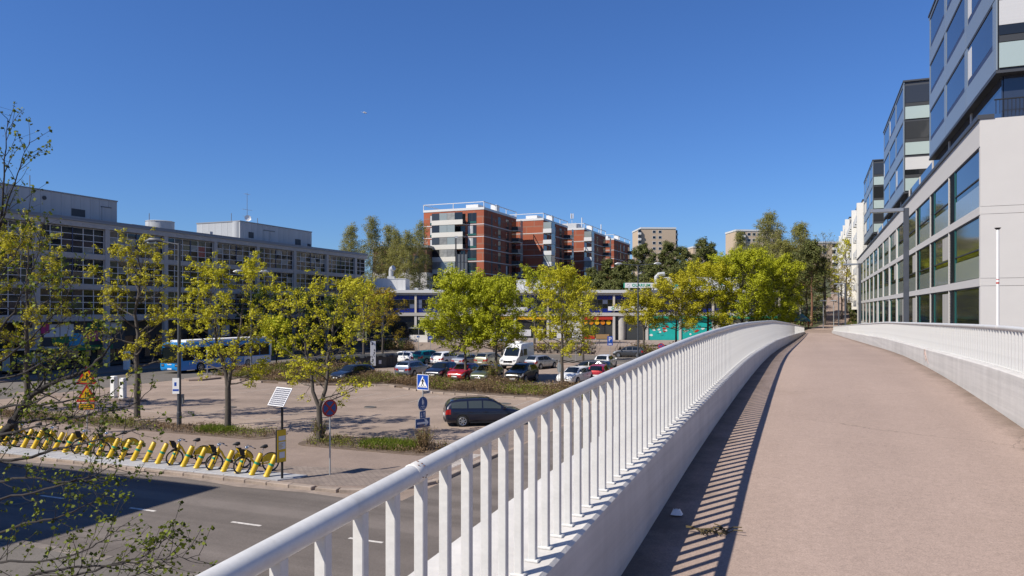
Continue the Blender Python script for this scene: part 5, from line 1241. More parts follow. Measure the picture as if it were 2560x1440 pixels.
def bicycle(label, loc, rz, lean=0.0):
    """local +x points from the front wheel to the rear wheel; front hub at x=0"""
    r = thing('city_bike', label, 'bicycle', loc, rz, 'yellow city bikes at the docking station'); wr = .335; wb = 1.08
    for nm, x in (('front_wheel', 0), ('rear_wheel', wb)):
        b = MB().use('rubber'); b.torus((x,0,wr),(0,1,0),wr-.02,.024,28,6); w = b.build(nm, r, True)
        b = MB().use('galv'); b.torus((x,0,wr),(0,1,0),wr-.05,.012,24,4)
        for k in range(14):
            a = 2*math.pi*k/14; b.tube([(x,.03 if k%2 else -.03,wr),(x+(wr-.05)*math.cos(a),0,wr+(wr-.05)*math.sin(a))], .0025, 3, False)
        b.build('rim', w); b = MB().use('black'); b.cyl((x,-.06,wr),(x,.06,wr),.05,n=10); b.build('hub', w)
        b = MB().use('reflector_orange'); b.cbox((x+.12,0,wr+.15),(.09,.012,.025)); b.build('reflector', w)
    b = MB().use('yellow')
    b.tube([(.14,0,.86),(.26,0,.74),(.36,0,.52),(.48,0,.38),(.62,0,.33)], .042, 8)      # low swung main tube
    b.tube([(.62,0,.33),(.74,0,.74)], .022, 8); b.tube([(.62,.04,.33),(wb,.06,wr)], .016, 6); b.tube([(.62,-.04,.33),(wb,-.06,wr)], .016, 6); b.tube([(.72,.03,.62),(wb,.06,wr)], .014, 6); b.tube([(.72,-.03,.62),(wb,-.06,wr)], .014, 6)
    b.build('frame', r, True, 50)
    b = MB().use('yellow_dirty'); b.tube([(.17,0,.93),(.11,0,.68)], .03, 8); b.tube([(.11,.05,.68),(0,.06,wr)], .015, 6); b.tube([(.11,-.05,.68),(0,-.06,wr)], .015, 6); b.build('fork', r, True, 50)
    b = MB().use('chrome'); b.tube([(.17,0,.93),(.20,0,1.06)], .02, 8); b.tube([(.36,-.28,1.02),(.28,-.24,1.07),(.2,-.08,1.08),(.2,.08,1.08),(.28,.24,1.07),(.36,.28,1.02)], .014, 6); b.bev(.1,.24,-.07,.07,.99,1.07,.02); h = b.build('handlebar', r, True, 50)
    for sg in (1,-1): b = MB().use('rubber'); b.tube([(.36,sg*.28,1.02),(.43,sg*.29,.99)], .018, 6); b.build('grip', h)
    # front basket with yellow face
    b = MB().use('black')
    for x, y in ((-.17,-.19),(-.17,.19)): b.tube([(x,y,1.03),(x+.06,y*.9,.80)], .012, 5)
    b.prism_y([(-.18,1.03),(.02,1.0),(.06,.82),(-.10,.78)], -.20, -.185); b.prism_y([(-.18,1.03),(.02,1.0),(.06,.82),(-.10,.78)], .185, .20); b.box(-.09,.06,-.19,.19,.77,.79)
    k = b.build('basket', r)
    b = MB().use('yellow'); b.quad((-.192,-.19,1.02),(-.192,.19,1.02),(-.115,.17,.80),(-.115,-.17,.80)); b.build('basket_front', k)
    b = MB().use('black'); b.quad((-.190,-.11,.97),(-.190,.11,.97),(-.150,.10,.86),(-.150,-.10,.86)); o = b.build('basket_lettering', k); o.location.x = -.006
    b = MB().use('black'); b.tube([(.15,0,.70),(.02,0,.71),(-.12,0,.66),(-.22,0,.58)], [.02,.03,.03,.02], 6); b.build('front_mudguard', r)
    # rear wheel guard: yellow quarter panel with black rim
    pts = [(wb+.37*math.cos(a), wr+.385*math.sin(a)) for a in [R(q) for q in range(4, 178, 14)]] + [(wb-.25,wr+.06),(wb+.0,wr+.10)]
    b = MB().use('yellow'); b.prism_y(pts, -.052, -.045); b.prism_y(pts, .045, .052); g = b.build('wheel_guard', r)
    b = MB().use('black'); b.tube([(wb+.375*math.cos(R(q)), 0, wr+.38*math.sin(R(q))) for q in range(4, 180, 11)], .032, 6); b.build('guard_rim', g)
    b = MB().use('taillight'); b.cbox((wb+.36,0,wr+.14),(.03,.05,.05)); b.build('tail_light', r)
    b = MB().use('galv'); b.tube([(.74,0,.70),(.81,0,.95)], .014, 6); st_ = b.build('seat_post', r)
    b = MB().use('black'); b.tube([(.68,0,.965),(.76,0,.985),(.86,0,.985),(.96,0,1.0)], [.02,.045,.085,.06], 8); o = b.build('saddle', r, True, 60)
    b = MB().use('black'); b.cyl((.62,-.08,.33),(.62,.08,.33),.07,n=12); b.tube([(.62,.09,.33),(.74,.09,.22)], .012, 5); b.tube([(.62,-.09,.33),(.50,-.09,.44)], .012, 5); b.cbox((.76,.13,.21),(.09,.08,.025)); b.cbox((.48,-.13,.45),(.09,.08,.025)); b.build('crank', r)
    b = MB().use('galv'); b.tube([(wb-.1,.07,.30),(wb-.18,.16,.02)], .01, 5); b.build('kickstand', r)
    return r
for idx, lb in ((2,'yellow city bike docked nearest the solar info board'),(4,'yellow city bike docked second from the solar info board, overlapping the nearest one'),(7,'yellow city bike with raised handlebar, third from the solar info board'),(13,'yellow city bike half hidden by the near branches, just left of the empty posts'),(15,'yellow city bike with a red bag shape at its wheel, behind branches'),(18,'yellow city bike far left behind thick branches, with a bright saddle'),(21,'leftmost visible yellow city bike near the photo edge')):
    p = docks[idx] + DV*.16 + Vector((.06,-.09,0)); bicycle(lb, (p.x, p.y, KZ), rzd + rng.uniform(-.05,.05))
b = MB().use('shop_red'); b.bev(-.1,.1,-.06,.06,0,.28,.03); o = b.build('red_bag', loc=docks[15]+DV*.55+Vector((0,-.1,.1)), rot=(0.2,.3,.4)); tag(o, 'small bright red bag hanging by a docked bike behind the branches', 'bag')

# ------------------------------------------------------------------ signs
def facing(nx, ny): return math.atan2(nx, -ny)          # rz so that local -y points along (nx, ny)
def circle(r, n=28, cx=0, cz=0): return [(cx+r*math.cos(2*math.pi*i/n), cz+r*math.sin(2*math.pi*i/n)) for i in range(n)]
def plate(parent, name, pts, layers, loc, rz):
    """pts outline in x,z; layers: list of (matname, [outlines]) stacked in front 3 mm apart"""
    b = MB().use('sign_back'); b.prism_y(pts, 0, .02); o = b.build(name, parent, loc=loc, rot=(0,0,rz))
    for i, (m, outs) in enumerate(layers):
        d = MB().use(m)
        for q in outs: d.prism_y(q, -.003*(i+1), -.003*i-.0002)
        d.build('sign_face' if i == 0 else 'symbol', o)
    return o
def rrect(x0, x1, z0, z1): return [(x0,z0),(x1,z0),(x1,z1),(x0,z1)]
def pole(parent, h, r=.03, m='galv', z0=0): b = MB().use(m); b.cyl((0,0,z0),(0,0,h),r,n=10); return b.build('post', parent, True, 40)
walker = [[(.015,.20),(.055,.20),(.065,.235),(.035,.26),(.005,.235)], [(-.01,.19),(.045,.185),(.075,.10),(.12,.06),(.10,.04),(.05,.08),(.035,.0),(.07,-.08),(.12,-.16),(.09,-.17),(.03,-.08),(.0,-.02),(-.04,-.10),(-.11,-.16),(-.12,-.14),(-.06,-.06),(-.035,.04),(-.04,.11),(-.09,.06),(-.105,.075),(-.05,.15)]]
def pole_at(name, label, s, t, h, z=KZ, cat='sign', group=None):
    r = thing(name, label, cat, W(s,t,z), 0, group); pole(r, h); return r
# pedestrian crossing / cycle path / two-way / one-way cluster
r = pole_at('sign_post', 'pole with blue pedestrian crossing, cycle path, two-way and one-way arrow signs above a shrub', 29.36, -16.32, 3.5)
plate(r, 'crossing_sign', rrect(-.34,.34,-.34,.36), [('sign_white', [rrect(-.34,.34,-.34,.36)]), ('sign_blue', [rrect(-.315,.315,-.315,.335)]), ('sign_white', [[(-.27,-.22),(.27,-.22),(0,.29)]]), ('black', [[(x*.95,z*.95-.03) for x,z in q] for q in walker] + [[(-.2+i*.09,-.2),(-.16+i*.09,-.2),(-.15+i*.08,-.155),(-.18+i*.08,-.155)] for i in range(5)])], (0,-.045,3.02), facing(-.55,-.83))
plate(r, 'cycle_path_sign', circle(.32), [('sign_white', [circle(.32)]), ('sign_blue_dull', [circle(.305)]), ('sign_white', [circle(.03,10,-.02,.2), [(-.05,.16),(.01,.16),(.015,.04),(-.005,-.05),(-.045,-.05),(-.055,.04)], circle(.022,10,.05,.13), [(.03,.10),(.075,.10),(.07,-.05),(.04,-.05)], [(-.13,-.11),(-.03,-.11),(-.08,-.13)], [(-.05,-.12),(.09,-.10),(.09,-.12),(-.05,-.14)]] + [[(cx+.07*math.cos(a), -.18+.07*math.sin(a)), (cx+.07*math.cos(a+.5), -.18+.07*math.sin(a+.5)), (cx+.055*math.cos(a+.5), -.18+.055*math.sin(a+.5)), (cx+.055*math.cos(a), -.18+.055*math.sin(a))] for cx in (-.08,.08) for a in [i*.5236 for i in range(12)]])], (0,-.045,2.07), facing(.82,-.57))
plate(r, 'street_name_sign', rrect(0,.55,-.06,.06), [('sign_white', [rrect(0,.55,-.06,.06)]), ('coping', [rrect(.03,.5,.01,.04), rrect(.03,.45,-.04,-.01)])], (.0,-.03,2.55), facing(.85,-.52))
plate(r, 'two_way_sign', rrect(-.2,.2,-.17,.17), [('sign_white', [rrect(-.2,.2,-.17,.17)]), ('sign_blue_dull', [rrect(-.19,.19,-.16,.16)]), ('sign_white', [[(-.10,.1),(-.07,.1),(-.07,-.05),(-.03,-.05),(-.085,-.12),(-.14,-.05),(-.10,-.05)],[(.10,-.1),(.07,-.1),(.07,.05),(.03,.05),(.085,.12),(.14,.05),(.10,.05)]])], (0,-.045,1.57), facing(.82,-.57))
plate(r, 'arrow_sign', rrect(-.42,.42,-.21,.21), [('sign_white', [rrect(-.42,.42,-.21,.21)]), ('sign_blue_dull', [rrect(-.40,.40,-.19,.19)]), ('sign_white', [[(-.33,-.045),(.15,-.045),(.08,-.15),(.20,-.15),(.33,0),(.20,.15),(.08,.15),(.15,.045),(-.33,.045)]])], (0,-.045,1.2), facing(.72,-.69))
# no stopping
def nostop(parent, z, rz, rr=.32):
    k = rr/.32; X = [[(-.21*k,-.16*k),(-.16*k,-.21*k),(.21*k,.16*k),(.16*k,.21*k)], [(-.21*k,.16*k),(-.16*k,.21*k),(.21*k,-.16*k),(.16*k,-.21*k)]]
    plate(parent, 'no_stopping_sign', circle(rr), [('sign_red', [circle(rr)]), ('sign_blue_dull', [circle(rr*.8)]), ('sign_red', [X[0]]), ('sign_red', [X[1]])], (0,-.045,z), rz)
r = pole_at('no_stopping_post', 'round red and blue no-stopping sign on a grey pole beside the bike station', 23.48, -17.07, 2.75); nostop(r, 2.55, facing(.70,-.71), .33)
r = thing('no_stopping_post', 'round red and blue no-stopping sign just peeping over the bridge handrail', 'sign', (15.0, 74.5, 0), 0); pole(r, 3.1); nostop(r, 2.75, facing(-.2,-.98), .33)
# solar powered info board
r = thing('info_board', 'yellow bike station info board on a black pole topped by a tilted solar panel', 'info board', W(22.15,-18.23,KZ+.05), 0)
pole(r, 2.75, .045, 'black')
bo = facing(.78,-.62)
b = MB().use('black'); b.box(-.19,.19,-.02,.08,0,1.2); o = b.build('board', r, loc=(0,-.10,.62), rot=(0,0,bo))
d = MB().use('yellow'); d.box(-.185,.185,-.028,-.0205,.01,1.19); d.build('board_face', o)
for z0, z1, x0, x1 in ((.80,.97,-.13,.16),(.48,.75,-.13,.16),(.16,.38,-.10,.13)): d = MB().use('poster_white'); d.box(x0,x1,-.032,-.0282,z0,z1); d.build('notice', o)
d = MB().use('yellow_dirty')
for i in range(4): d.box(-.12,.02+.04*(i%2),-.0345,-.0325,.52+i*.05,.54+i*.05)
d.build('notice_text', o)
sp = place('solar_panel', MB().use('sign_white').bev(-.36,.36,-.46,.46,-.02,.02,.005).mesh('solar_panel'), r, (-.06,-.05,3.02), (R(48),R(4),R(-14)), None, (.9,.9,1))
d = MB().use('solar_cell')
for i in range(12):
    for j in range(9): d.quad(*[(-.33+i*.0560+a, -.43+j*.096+c, .0225) for a, c in ((0,0),(.046,0),(.046,.076),(0,.076))])
d.build('solar_cells', sp)
# temporary road work signs
r = thing('roadworks_post', 'pole with two yellow and red triangular roadworks signs behind the near branches', 'sign', W(26.65,-34.18,KZ), 0); pole(r, 3.5)
tri = [(-.52,-.3),(.52,-.3),(0,.6)]; tin = [(-.38,-.22),(.38,-.22),(0,.44)]
man = [circle(.05,10,.02,.2), [(-.03,.14),(.06,.13),(.09,.0),(.05,-.06),(.1,-.16),(.06,-.17),(.0,-.06),(-.06,-.16),(-.10,-.15),(-.04,-.03),(-.05,.05)], [(.1,.02),(.22,-.14),(.19,-.16),(.08,-.01)], [(.1,-.17),(.3,-.17),(.2,-.08)]]
arr = [[(-.06,-.18),(-.02,-.18),(-.02,.12),(.02,.12),(-.04,.24),(-.10,.12),(-.06,.12)], [(.03,.1),(.07,.1),(.07,-.08),(.11,-.08),(.05,-.18),(-.01,-.08),(.03,-.08)]]
plate(r, 'warning_sign', tri, [('sign_red', [tri]), ('sign_yellow', [tin]), ('black', man)], (0,-.05,2.82), facing(.12,-.99)); plate(r, 'warning_sign', tri, [('sign_red', [tri]), ('sign_yellow', [tin]), ('black', arr)], (0,-.05,1.92), facing(.12,-.99))
plate(r, 'text_plate', rrect(-.38,.38,-.15,.15), [('sign_red', [rrect(-.38,.38,-.15,.15)]), ('sign_yellow', [rrect(-.355,.355,-.125,.125)]), ('black', [rrect(-.3,.25,.03,.08), rrect(-.3,.3,-.08,-.03)])], (0,-.05,1.38), facing(.12,-.99))
# parking signs
Pout = [[(-.13,-.22),(-.06,-.22),(-.06,.24),(-.13,.24)], [(-.06,.24),(.06,.24),(.14,.19),(.16,.11),(.14,.03),(.06,-.02),(-.06,-.02),(-.06,.04),(.04,.04),(.08,.07),(.09,.11),(.08,.15),(.04,.18),(-.06,.18)]]
for (x, y, zz, lb, hh) in ((12.06,91.08,2.45,'blue parking sign on a thin pole in front of the stone retaining wall',3.1), (-12.5,113.5,2.3,'blue parking sign with a plate below, by the broad steps',3.0)):
    r = thing('parking_sign', lb, 'sign', (x,y,0), 0); pole(r, hh-.1, .035)
    plate(r, 'sign', rrect(-.33,.33,-.38,.38), [('sign_blue', [rrect(-.33,.33,-.38,.38)]), ('sign_white', [[(a*1.15,c*1.15) for a, c in q] for q in Pout])], (0,-.05,zz+.35), facing(0,-1)); plate(r, 'sign_plate', rrect(-.33,.33,-.16,.16), [('sign_blue', [rrect(-.33,.33,-.16,.16)]), ('sign_white', [rrect(-.2,.2,-.06,.06)])], (0,-.05,zz-.24), facing(0,-1))
r = thing('parking_boards', 'pair of blue boards with white marks on a pole above the white van', 'sign', (-1.15,108,0), 0); pole(r, 3.6, .05)
for z in (3.2, 2.2): plate(r, 'board', rrect(-.5,.5,-.48,.48), [('sign_blue_dull', [rrect(-.5,.5,-.48,.48)]), ('sign_white', [rrect(-.35,-.1,.1,.3), rrect(.0,.35,-.05,.2), rrect(-.3,.2,-.3,-.15)])], (0,-.06,z), 0)
r = thing('round_sign', 'round sign seen from its grey back on a pole beside the white saloon', 'sign', (3.57,56.38,0), 0); pole(r, 2.6)
plate(r, 'disc', circle(.36), [('sign_blue', [circle(.36)])], (.03,.0,2.0), facing(.93,.37))
for (x, y, h, lb) in ((-14.14,112.2,4.2,'bare thin pole with a small cap beside the broad steps'),(-28.0,68.0,2.6,'bare thin pole standing on the traffic island in front of the bus'),(8.0,92.5,3.2,'bare thin grey pole by the far crossing')):
    r = thing('thin_pole', lb, 'pole', (x,y,0), 0); pole(r, h, .04); b = MB().use('galv'); b.cyl((0,0,h),(0,0,h+.12),.07,.05,n=8); b.build('cap', r)

# ------------------------------------------------------------------ lamp posts
def street_lamp(label, x, y, h, arms, rz=0, r0=.10, z=0.0, arm=1.6, m='post_dark', plaque=False):
    r = thing('street_lamp', label, 'street lamp', (x,y,z), rz, 'street lamps')
    b = MB().use(m); b.tube([(0,0,0),(0,0,.9),(0,0,.92),(0,0,h)], [r0,r0,r0*.85,r0*.6], 12); b.build('post', r, True, 40)
    for sg in arms:
        b = MB().use(m); b.tube([(0,0,h-.08),(sg*arm*.35,0,h-.02),(sg*arm,0,h+.10)], [.045,.04,.035], 8); a = b.build('arm', r, True, 50)
        b = MB().use('galv' if len(arms) > 1 else m); P = [(sg*(arm-.1),0,h+.10),(sg*(arm+.15),0,h+.16),(sg*(arm+.55),0,h+.16),(sg*(arm+.85),0,h+.08)]
        b.tube(P, [.05,.13,.15,.05], 10); hd = b.build('lamp_head', r, True, 60)
        b = MB().use('frost_green'); b.tube([(sg*(arm+.2),0,h+.06),(sg*(arm+.7),0,h+.03)], [.10,.08], 8); b.build('lens', hd)
    if plaque:
        bx('notice', 'sign_white', r, -.30, .06, -.14, -.12, 1.9, 2.75); d = MB().use('sign_blue'); d.box(-.28,.04,-.144,-.1405,2.05,2.15); d.box(-.20,-.08,-.144,-.1405,2.32,2.52); d.build('notice_print', r)
        bx('small_sign', 'sign_back', r, .08, .2, -.02, .18, 1.35, 1.85)
    return r
street_lamp('tall dark street lamp with one arm reaching left and a parking notice on its post', -17.93, 39.87, 10.0, (-1,), 0, .125, 0, 1.0, plaque=True)
street_lamp('double-armed street lamp behind the bus, in front of the office block', -25.3, 71.8, 10.0, (1,-1), .3, .09, 0, .8)
street_lamp('double-armed dark street lamp rising in front of the shopping centre roof sign', 16.13, 94.7, 12.2, (1,-1), -.1, .12, 0, 2.1)
def path_lamp(label, s, t, z0, ztop, arm=1.0, w=.15):
    r = thing('path_lamp', label, 'path lamp', W(s,t,z0), RZ, 'angular lamps along the footbridge'); h = ztop-z0
    b = MB().use('post_dark'); b.bev(-w/2,w/2,-w/2,w/2,0,h,.008); b.build('post', r); b = MB().use('metal_grey'); b.bev(-arm,-w/2-.002,-.11,.11,h-.10,h,.01); b.build('arm', r)
    b = MB().use('frost_green'); b.box(-arm+.08,-.3,-.08,.08,h-.112,h-.101); b.build('lens', r)
    return r
lp = path_lamp('nearest angular dark lamp post with white graffiti letters near its foot', 26.6, 2.72, 4.2, 9.65, 1.05)
g = place('graffiti', text_mesh('4VG9', .30, 'sign_white', .001, .012), lp, (-.0,-.078,1.22), (R(90),R(90),0)); 
path_lamp('second angular lamp post along the right of the bridge, before the building end', 52.5, 2.72, 3.9, 9.4)
path_lamp('third angular lamp post along the right of the bridge, towards the hill path', 77.0, 2.75, 3.0, 8.95)
path_lamp('fourth angular lamp post, small, where the bridge meets the path', 103, 2.9, 3.0, 8.6)
def park_lamp(label, s, t, h):
    r = thing('park_lamp', label, 'park lamp', W(s,t,hill_h(s,t)), 0, 'park lamps by the hill path'); b = MB().use('galv'); b.cyl((0,0,0),(0,0,h),.07,.05,n=8); b.build('post', r, True, 40); b = MB().use('galv'); b.tube([(0,0,h),(0,0,h+.1),(0,0,h+.22)], [.12,.62,.3], 14); b.build('lamp_head', r, True, 40)
park_lamp('pale flat-headed park lamp, right one at the hill path foot', 122, 2.75, 4.1); park_lamp('pale park lamp with a flat round head, left one beside the pine trunk', 122, 1.3, 4.1)
r = thing('white_pole', 'slim white pole with dark cap standing before the white end wall', 'pole', W(28.1,5.5,0), 0); b = MB().use('white_paint'); b.cyl((0,0,0),(0,0,9.0),.05,.042,n=12); b.build('post', r, True, 40); b = MB().use('black'); b.cyl((0,0,9.0),(0,0,9.06),.05,.10,n=10); b.build('cap', r); b = MB().use('shop_red'); b.cyl((0,0,7.25),(0,0,7.30),.0475,n=12); b.cyl((0,0,7.38),(0,0,7.40),.0473,n=12); b.build('red_ring', r)

# ------------------------------------------------------------------ recycling bins
def bin_meshes():
    b = MB().use('bin_plastic'); b.prism([(-.72,-.55),(.72,-.55),(.78,-.4),(.78,.5),(-.78,.5),(-.78,-.4)], .05, 1.05)
    for x in (-.5,-.17,.17,.5): b.box(x-.02,x+.02,-.575,-.551,.12,1.0)
    l = MB().use('bin_plastic'); P = [(-.6,1.06),(.55,1.06),(.55,1.25),(.3,1.48),(-.2,1.56),(-.5,1.42),(-.62,1.22)]
    l.v = [(x, y, z) for x in (-.8,.8) for y, z in P]; n = len(P); l.f = [tuple(range(n-1,-1,-1)), tuple(range(n,2*n))] + [(i,(i+1)%n,n+(i+1)%n,n+i) for i in range(n)]; l.m = [0]*len(l.f)
    h = MB().use('black'); h.prism([(-.22,-.625),(.22,-.625),(.22,-.56),(-.22,-.56)], 1.17, 1.36)
    return b.mesh('body'), l.mesh('lid'), h.mesh('opening')
bb_, bl_, bh_ = bin_meshes()
blab = ['leftmost dark recycling bin, with a yellow and white label','second recycling bin from the left behind the maple trunk','third recycling bin from the left, half hidden by foliage','fourth recycling bin in the row, with a yellow label','fifth recycling bin in the row, with a pale blue label','sixth recycling bin in the row, beside the thin young tree','seventh recycling bin in the row, past the white banner post','rightmost dark recycling bin next to the white hatchback']
for i in range(8):
    x = -21.3 + i*1.08; y = 76.8 + i*.92; r = thing('recycling_bin', blab[i], 'recycling bin', (x,y,0), math.atan2(.92,1.08)*.62, 'recycling bins behind the shrubs')
    place('body', bb_, r); place('lid', bl_, r); place('opening', bh_, r)
    if i in (0,3,4,6):
        o = bx('sticker', 'plate_white' if i != 4 else 'shop_cyan', r, -.16, .14, -.60, -.58, .45, .85)
        if i in (0,3): bx('sticker', 'sign_yellow', r, -.16, .14, -.601, -.579, .85, 1.0)
r = thing('banner_post', 'mottled white banner post rising among the recycling bins', 'banner post', (-15.2,81.0,0), .3); bx('panel', 'poster_white', r, -.28, .28, 0, .12, .3, 3.0); d = MB().use('mullion_dark'); r2 = random.Random(4)
for q in range(12): xx, zz = r2.uniform(-.2,.2), r2.uniform(.5,2.8); d.prism_y([(xx+math.cos(a*1.05)*r2.uniform(.03,.09), zz+math.sin(a*1.05)*r2.uniform(.05,.16)) for a in range(6)], -.004, -.0005)
d.build('printed_marks', r)

# ------------------------------------------------------------------ chargers, shelter, gazebo, gull
for i, (s, t, h) in enumerate(((38.2,-46.3,1.55),(38.2,-45.4,1.45))):
    r = thing('charging_post', ['left of two white charging posts on the island behind the branches','right of two white charging posts on the island behind the branches'][i], 'charging post', W(s,t,.13), RZ, 'white charging posts'); b = MB().use('white_paint'); b.bev(-.2,.2,-.16,.16,0,h,.03); b.build('cabinet', r); bx('screen', 'car_glass', r, -.12, .12, -.165, -.158, h-.5, h-.25); bx('plinth', 'concrete_grey', r, -.25,.25,-.2,.2,0,.08)
r = thing('ticket_machine', 'white ticket machine with a blue panel by the office pavement', 'ticket machine', W(57.0,-67.2,.14), RZ); b = MB().use('white_paint'); b.bev(-.3,.3,-.22,.22,0,1.9,.04); b.build('cabinet', r); bx('screen', 'sign_blue_dull', r, -.18,.18,-.23,-.221,1.2,1.6)
r = thing('bus_shelter', 'glass bus shelter with posters in front of the office block, behind branches', 'bus shelter', W(46.5,-69.6,.14), RZ)
for y in (0,2.4,4.8):
    for x in (0,-1.5): bx('post', 'mullion_dark', r, x-.04, x+.04, y-.04, y+.04, 0, 2.45)
bx('roof', 'galv', r, -1.7, .35, -.25, 5.05, 2.45, 2.58)
for y in (0.05,2.45): bx('glass_panel', 'glass_mid', r, -1.5, -1.48, y, y+2.3, .3, 2.3)
bx('poster', 'frost_green', r, -1.3, -.3, -.02, .03, .5, 2.2); bx('poster', 'poster_white', r, -1.47, -1.44, 2.9, 4.0, .9, 2.0); bx('bench', 'wood_board', r, -1.3, -.9, .6, 4.2, .42, .5)
r = thing('gazebo', 'small wooden shelter with a green-grey hipped roof beyond the bridge end', 'gazebo', W(125,-1.8,2.95), RZ)
for x in (-.95,.95):
    for y in (-.95,.95): b = MB().use('red_wood'); b.cyl((x,y,0),(x,y,1.75),.07,n=8); b.build('post', r)
b = MB().use('tile_roof'); e = 1.25
for a, c in (((-e,-e),(e,-e)),((e,-e),(e,e)),((e,e),(-e,e)),((-e,e),(-e,-e))): b.quad((a[0],a[1],1.75),(c[0],c[1],1.75),(0,0,2.85))
b.build('roof', r); b = MB().use('turquoise')
for a, c in (((-e,-e),(e,-e)),((e,-e),(e,e)),((e,e),(-e,e)),((-e,e),(-e,-e))): b.tube([(*a,1.74),(*c,1.74)], .06, 4); b.tube([(*a,1.77),(0,0,2.87)], .04, 4)
b.build('roof_edge', r); bx('bench', 'turquoise', r, -1.4,-.2,-1.3,-1.0,.4,.5)
b = MB().use('gull_white')
b.tube([(-.30,0,0),(-.2,0,.01),(0,0,.0),(.16,0,.03),(.24,0,.03),(.30,0,.01)], [.015,.05,.075,.055,.045,.008], 10); gull = b.build('gull', smooth=True, loc=(-18.3,92,30.9), rot=(R(22),R(8),R(28)))
tag(gull, 'white gull gliding high in the blue sky', 'bird')
for sg in (1,-1):
    b = MB().use('gull_grey'); b.v = [(.08,sg*.05,.02),(-.10,sg*.05,.02),(.12,sg*.32,.12),(-.06,sg*.32,.11),(-.02,sg*.62,.06),(-.10,sg*.6,.055)]; b.f = [(0,1,3,2),(2,3,5,4)] if sg > 0 else [(0,2,3,1),(2,4,5,3)]; b.m = [0,0]; me = b.mesh('wing'); w_ = place('wing', me, gull); md = w_.modifiers.new('thick','SOLIDIFY'); md.thickness = .012
b = MB().use('gull_white'); b.v = [(-.26,-.02,.0),(-.26,.02,.0),(-.42,.07,.0),(-.42,-.07,.0),(-.26,-.02,.012),(-.26,.02,.012),(-.42,.07,.012),(-.42,-.07,.012)]; b.f = [(3,2,1,0),(4,5,6,7),(0,1,5,4),(1,2,6,5),(2,3,7,6),(3,0,4,7)]; b.m = [0]*6; b.build('tail', gull)
# ================================================================== vegetation
def leaf_mesh(name, cent, matname, size, up=0.25, aspect=.75, seed=0, two=None):
    """kite-shaped leaves at the given centres (Nx3), one island each"""
    g = np.random.default_rng(seed); c = np.asarray(cent, dtype=np.float64); N = len(c)
    n = g.normal(size=(N,3)); n[:,2] = np.abs(n[:,2])+up; n /= np.linalg.norm(n,axis=1)[:,None]
    a = np.cross(n, g.normal(size=(N,3))); a /= np.linalg.norm(a,axis=1)[:,None]; b = np.cross(n, a)
    L = (size*g.uniform(.65,1.35,N))[:,None]; w = L*aspect
    v = np.empty((N,4,3)); v[:,0] = c-a*L*.5; v[:,1] = c+b*w*.5-a*L*.05+n*L*.10; v[:,2] = c+a*L*.5; v[:,3] = c-b*w*.5-a*L*.05+n*L*.10
    me = bpy.data.meshes.new(name); me.vertices.add(N*4); me.vertices.foreach_set('co', v.reshape(-1))
    me.loops.add(N*4); me.loops.foreach_set('vertex_index', np.arange(N*4, dtype=np.int32))
    me.polygons.add(N); me.polygons.foreach_set('loop_start', np.arange(0,N*4,4,dtype=np.int32)); me.polygons.foreach_set('loop_total', np.full(N,4,dtype=np.int32))
    for m in (matname if isinstance(matname, (list,tuple)) else [matname]): me.materials.append(MATS[m])
    if two is not None: me.polygons.foreach_set('material_index', np.asarray(two, dtype=np.int32))
    me.update(); me.validate(); return me
def bend(rg, p, d, L, n, curl, jit):
    pts = [p.copy()]; d = d.normalized()
    for i in range(n):
        d = (d + Vector((rg.gauss(0,jit), rg.gauss(0,jit), rg.gauss(0,jit)+curl))).normalized(); p = p + d*(L/n); pts.append(p.copy())
    return pts
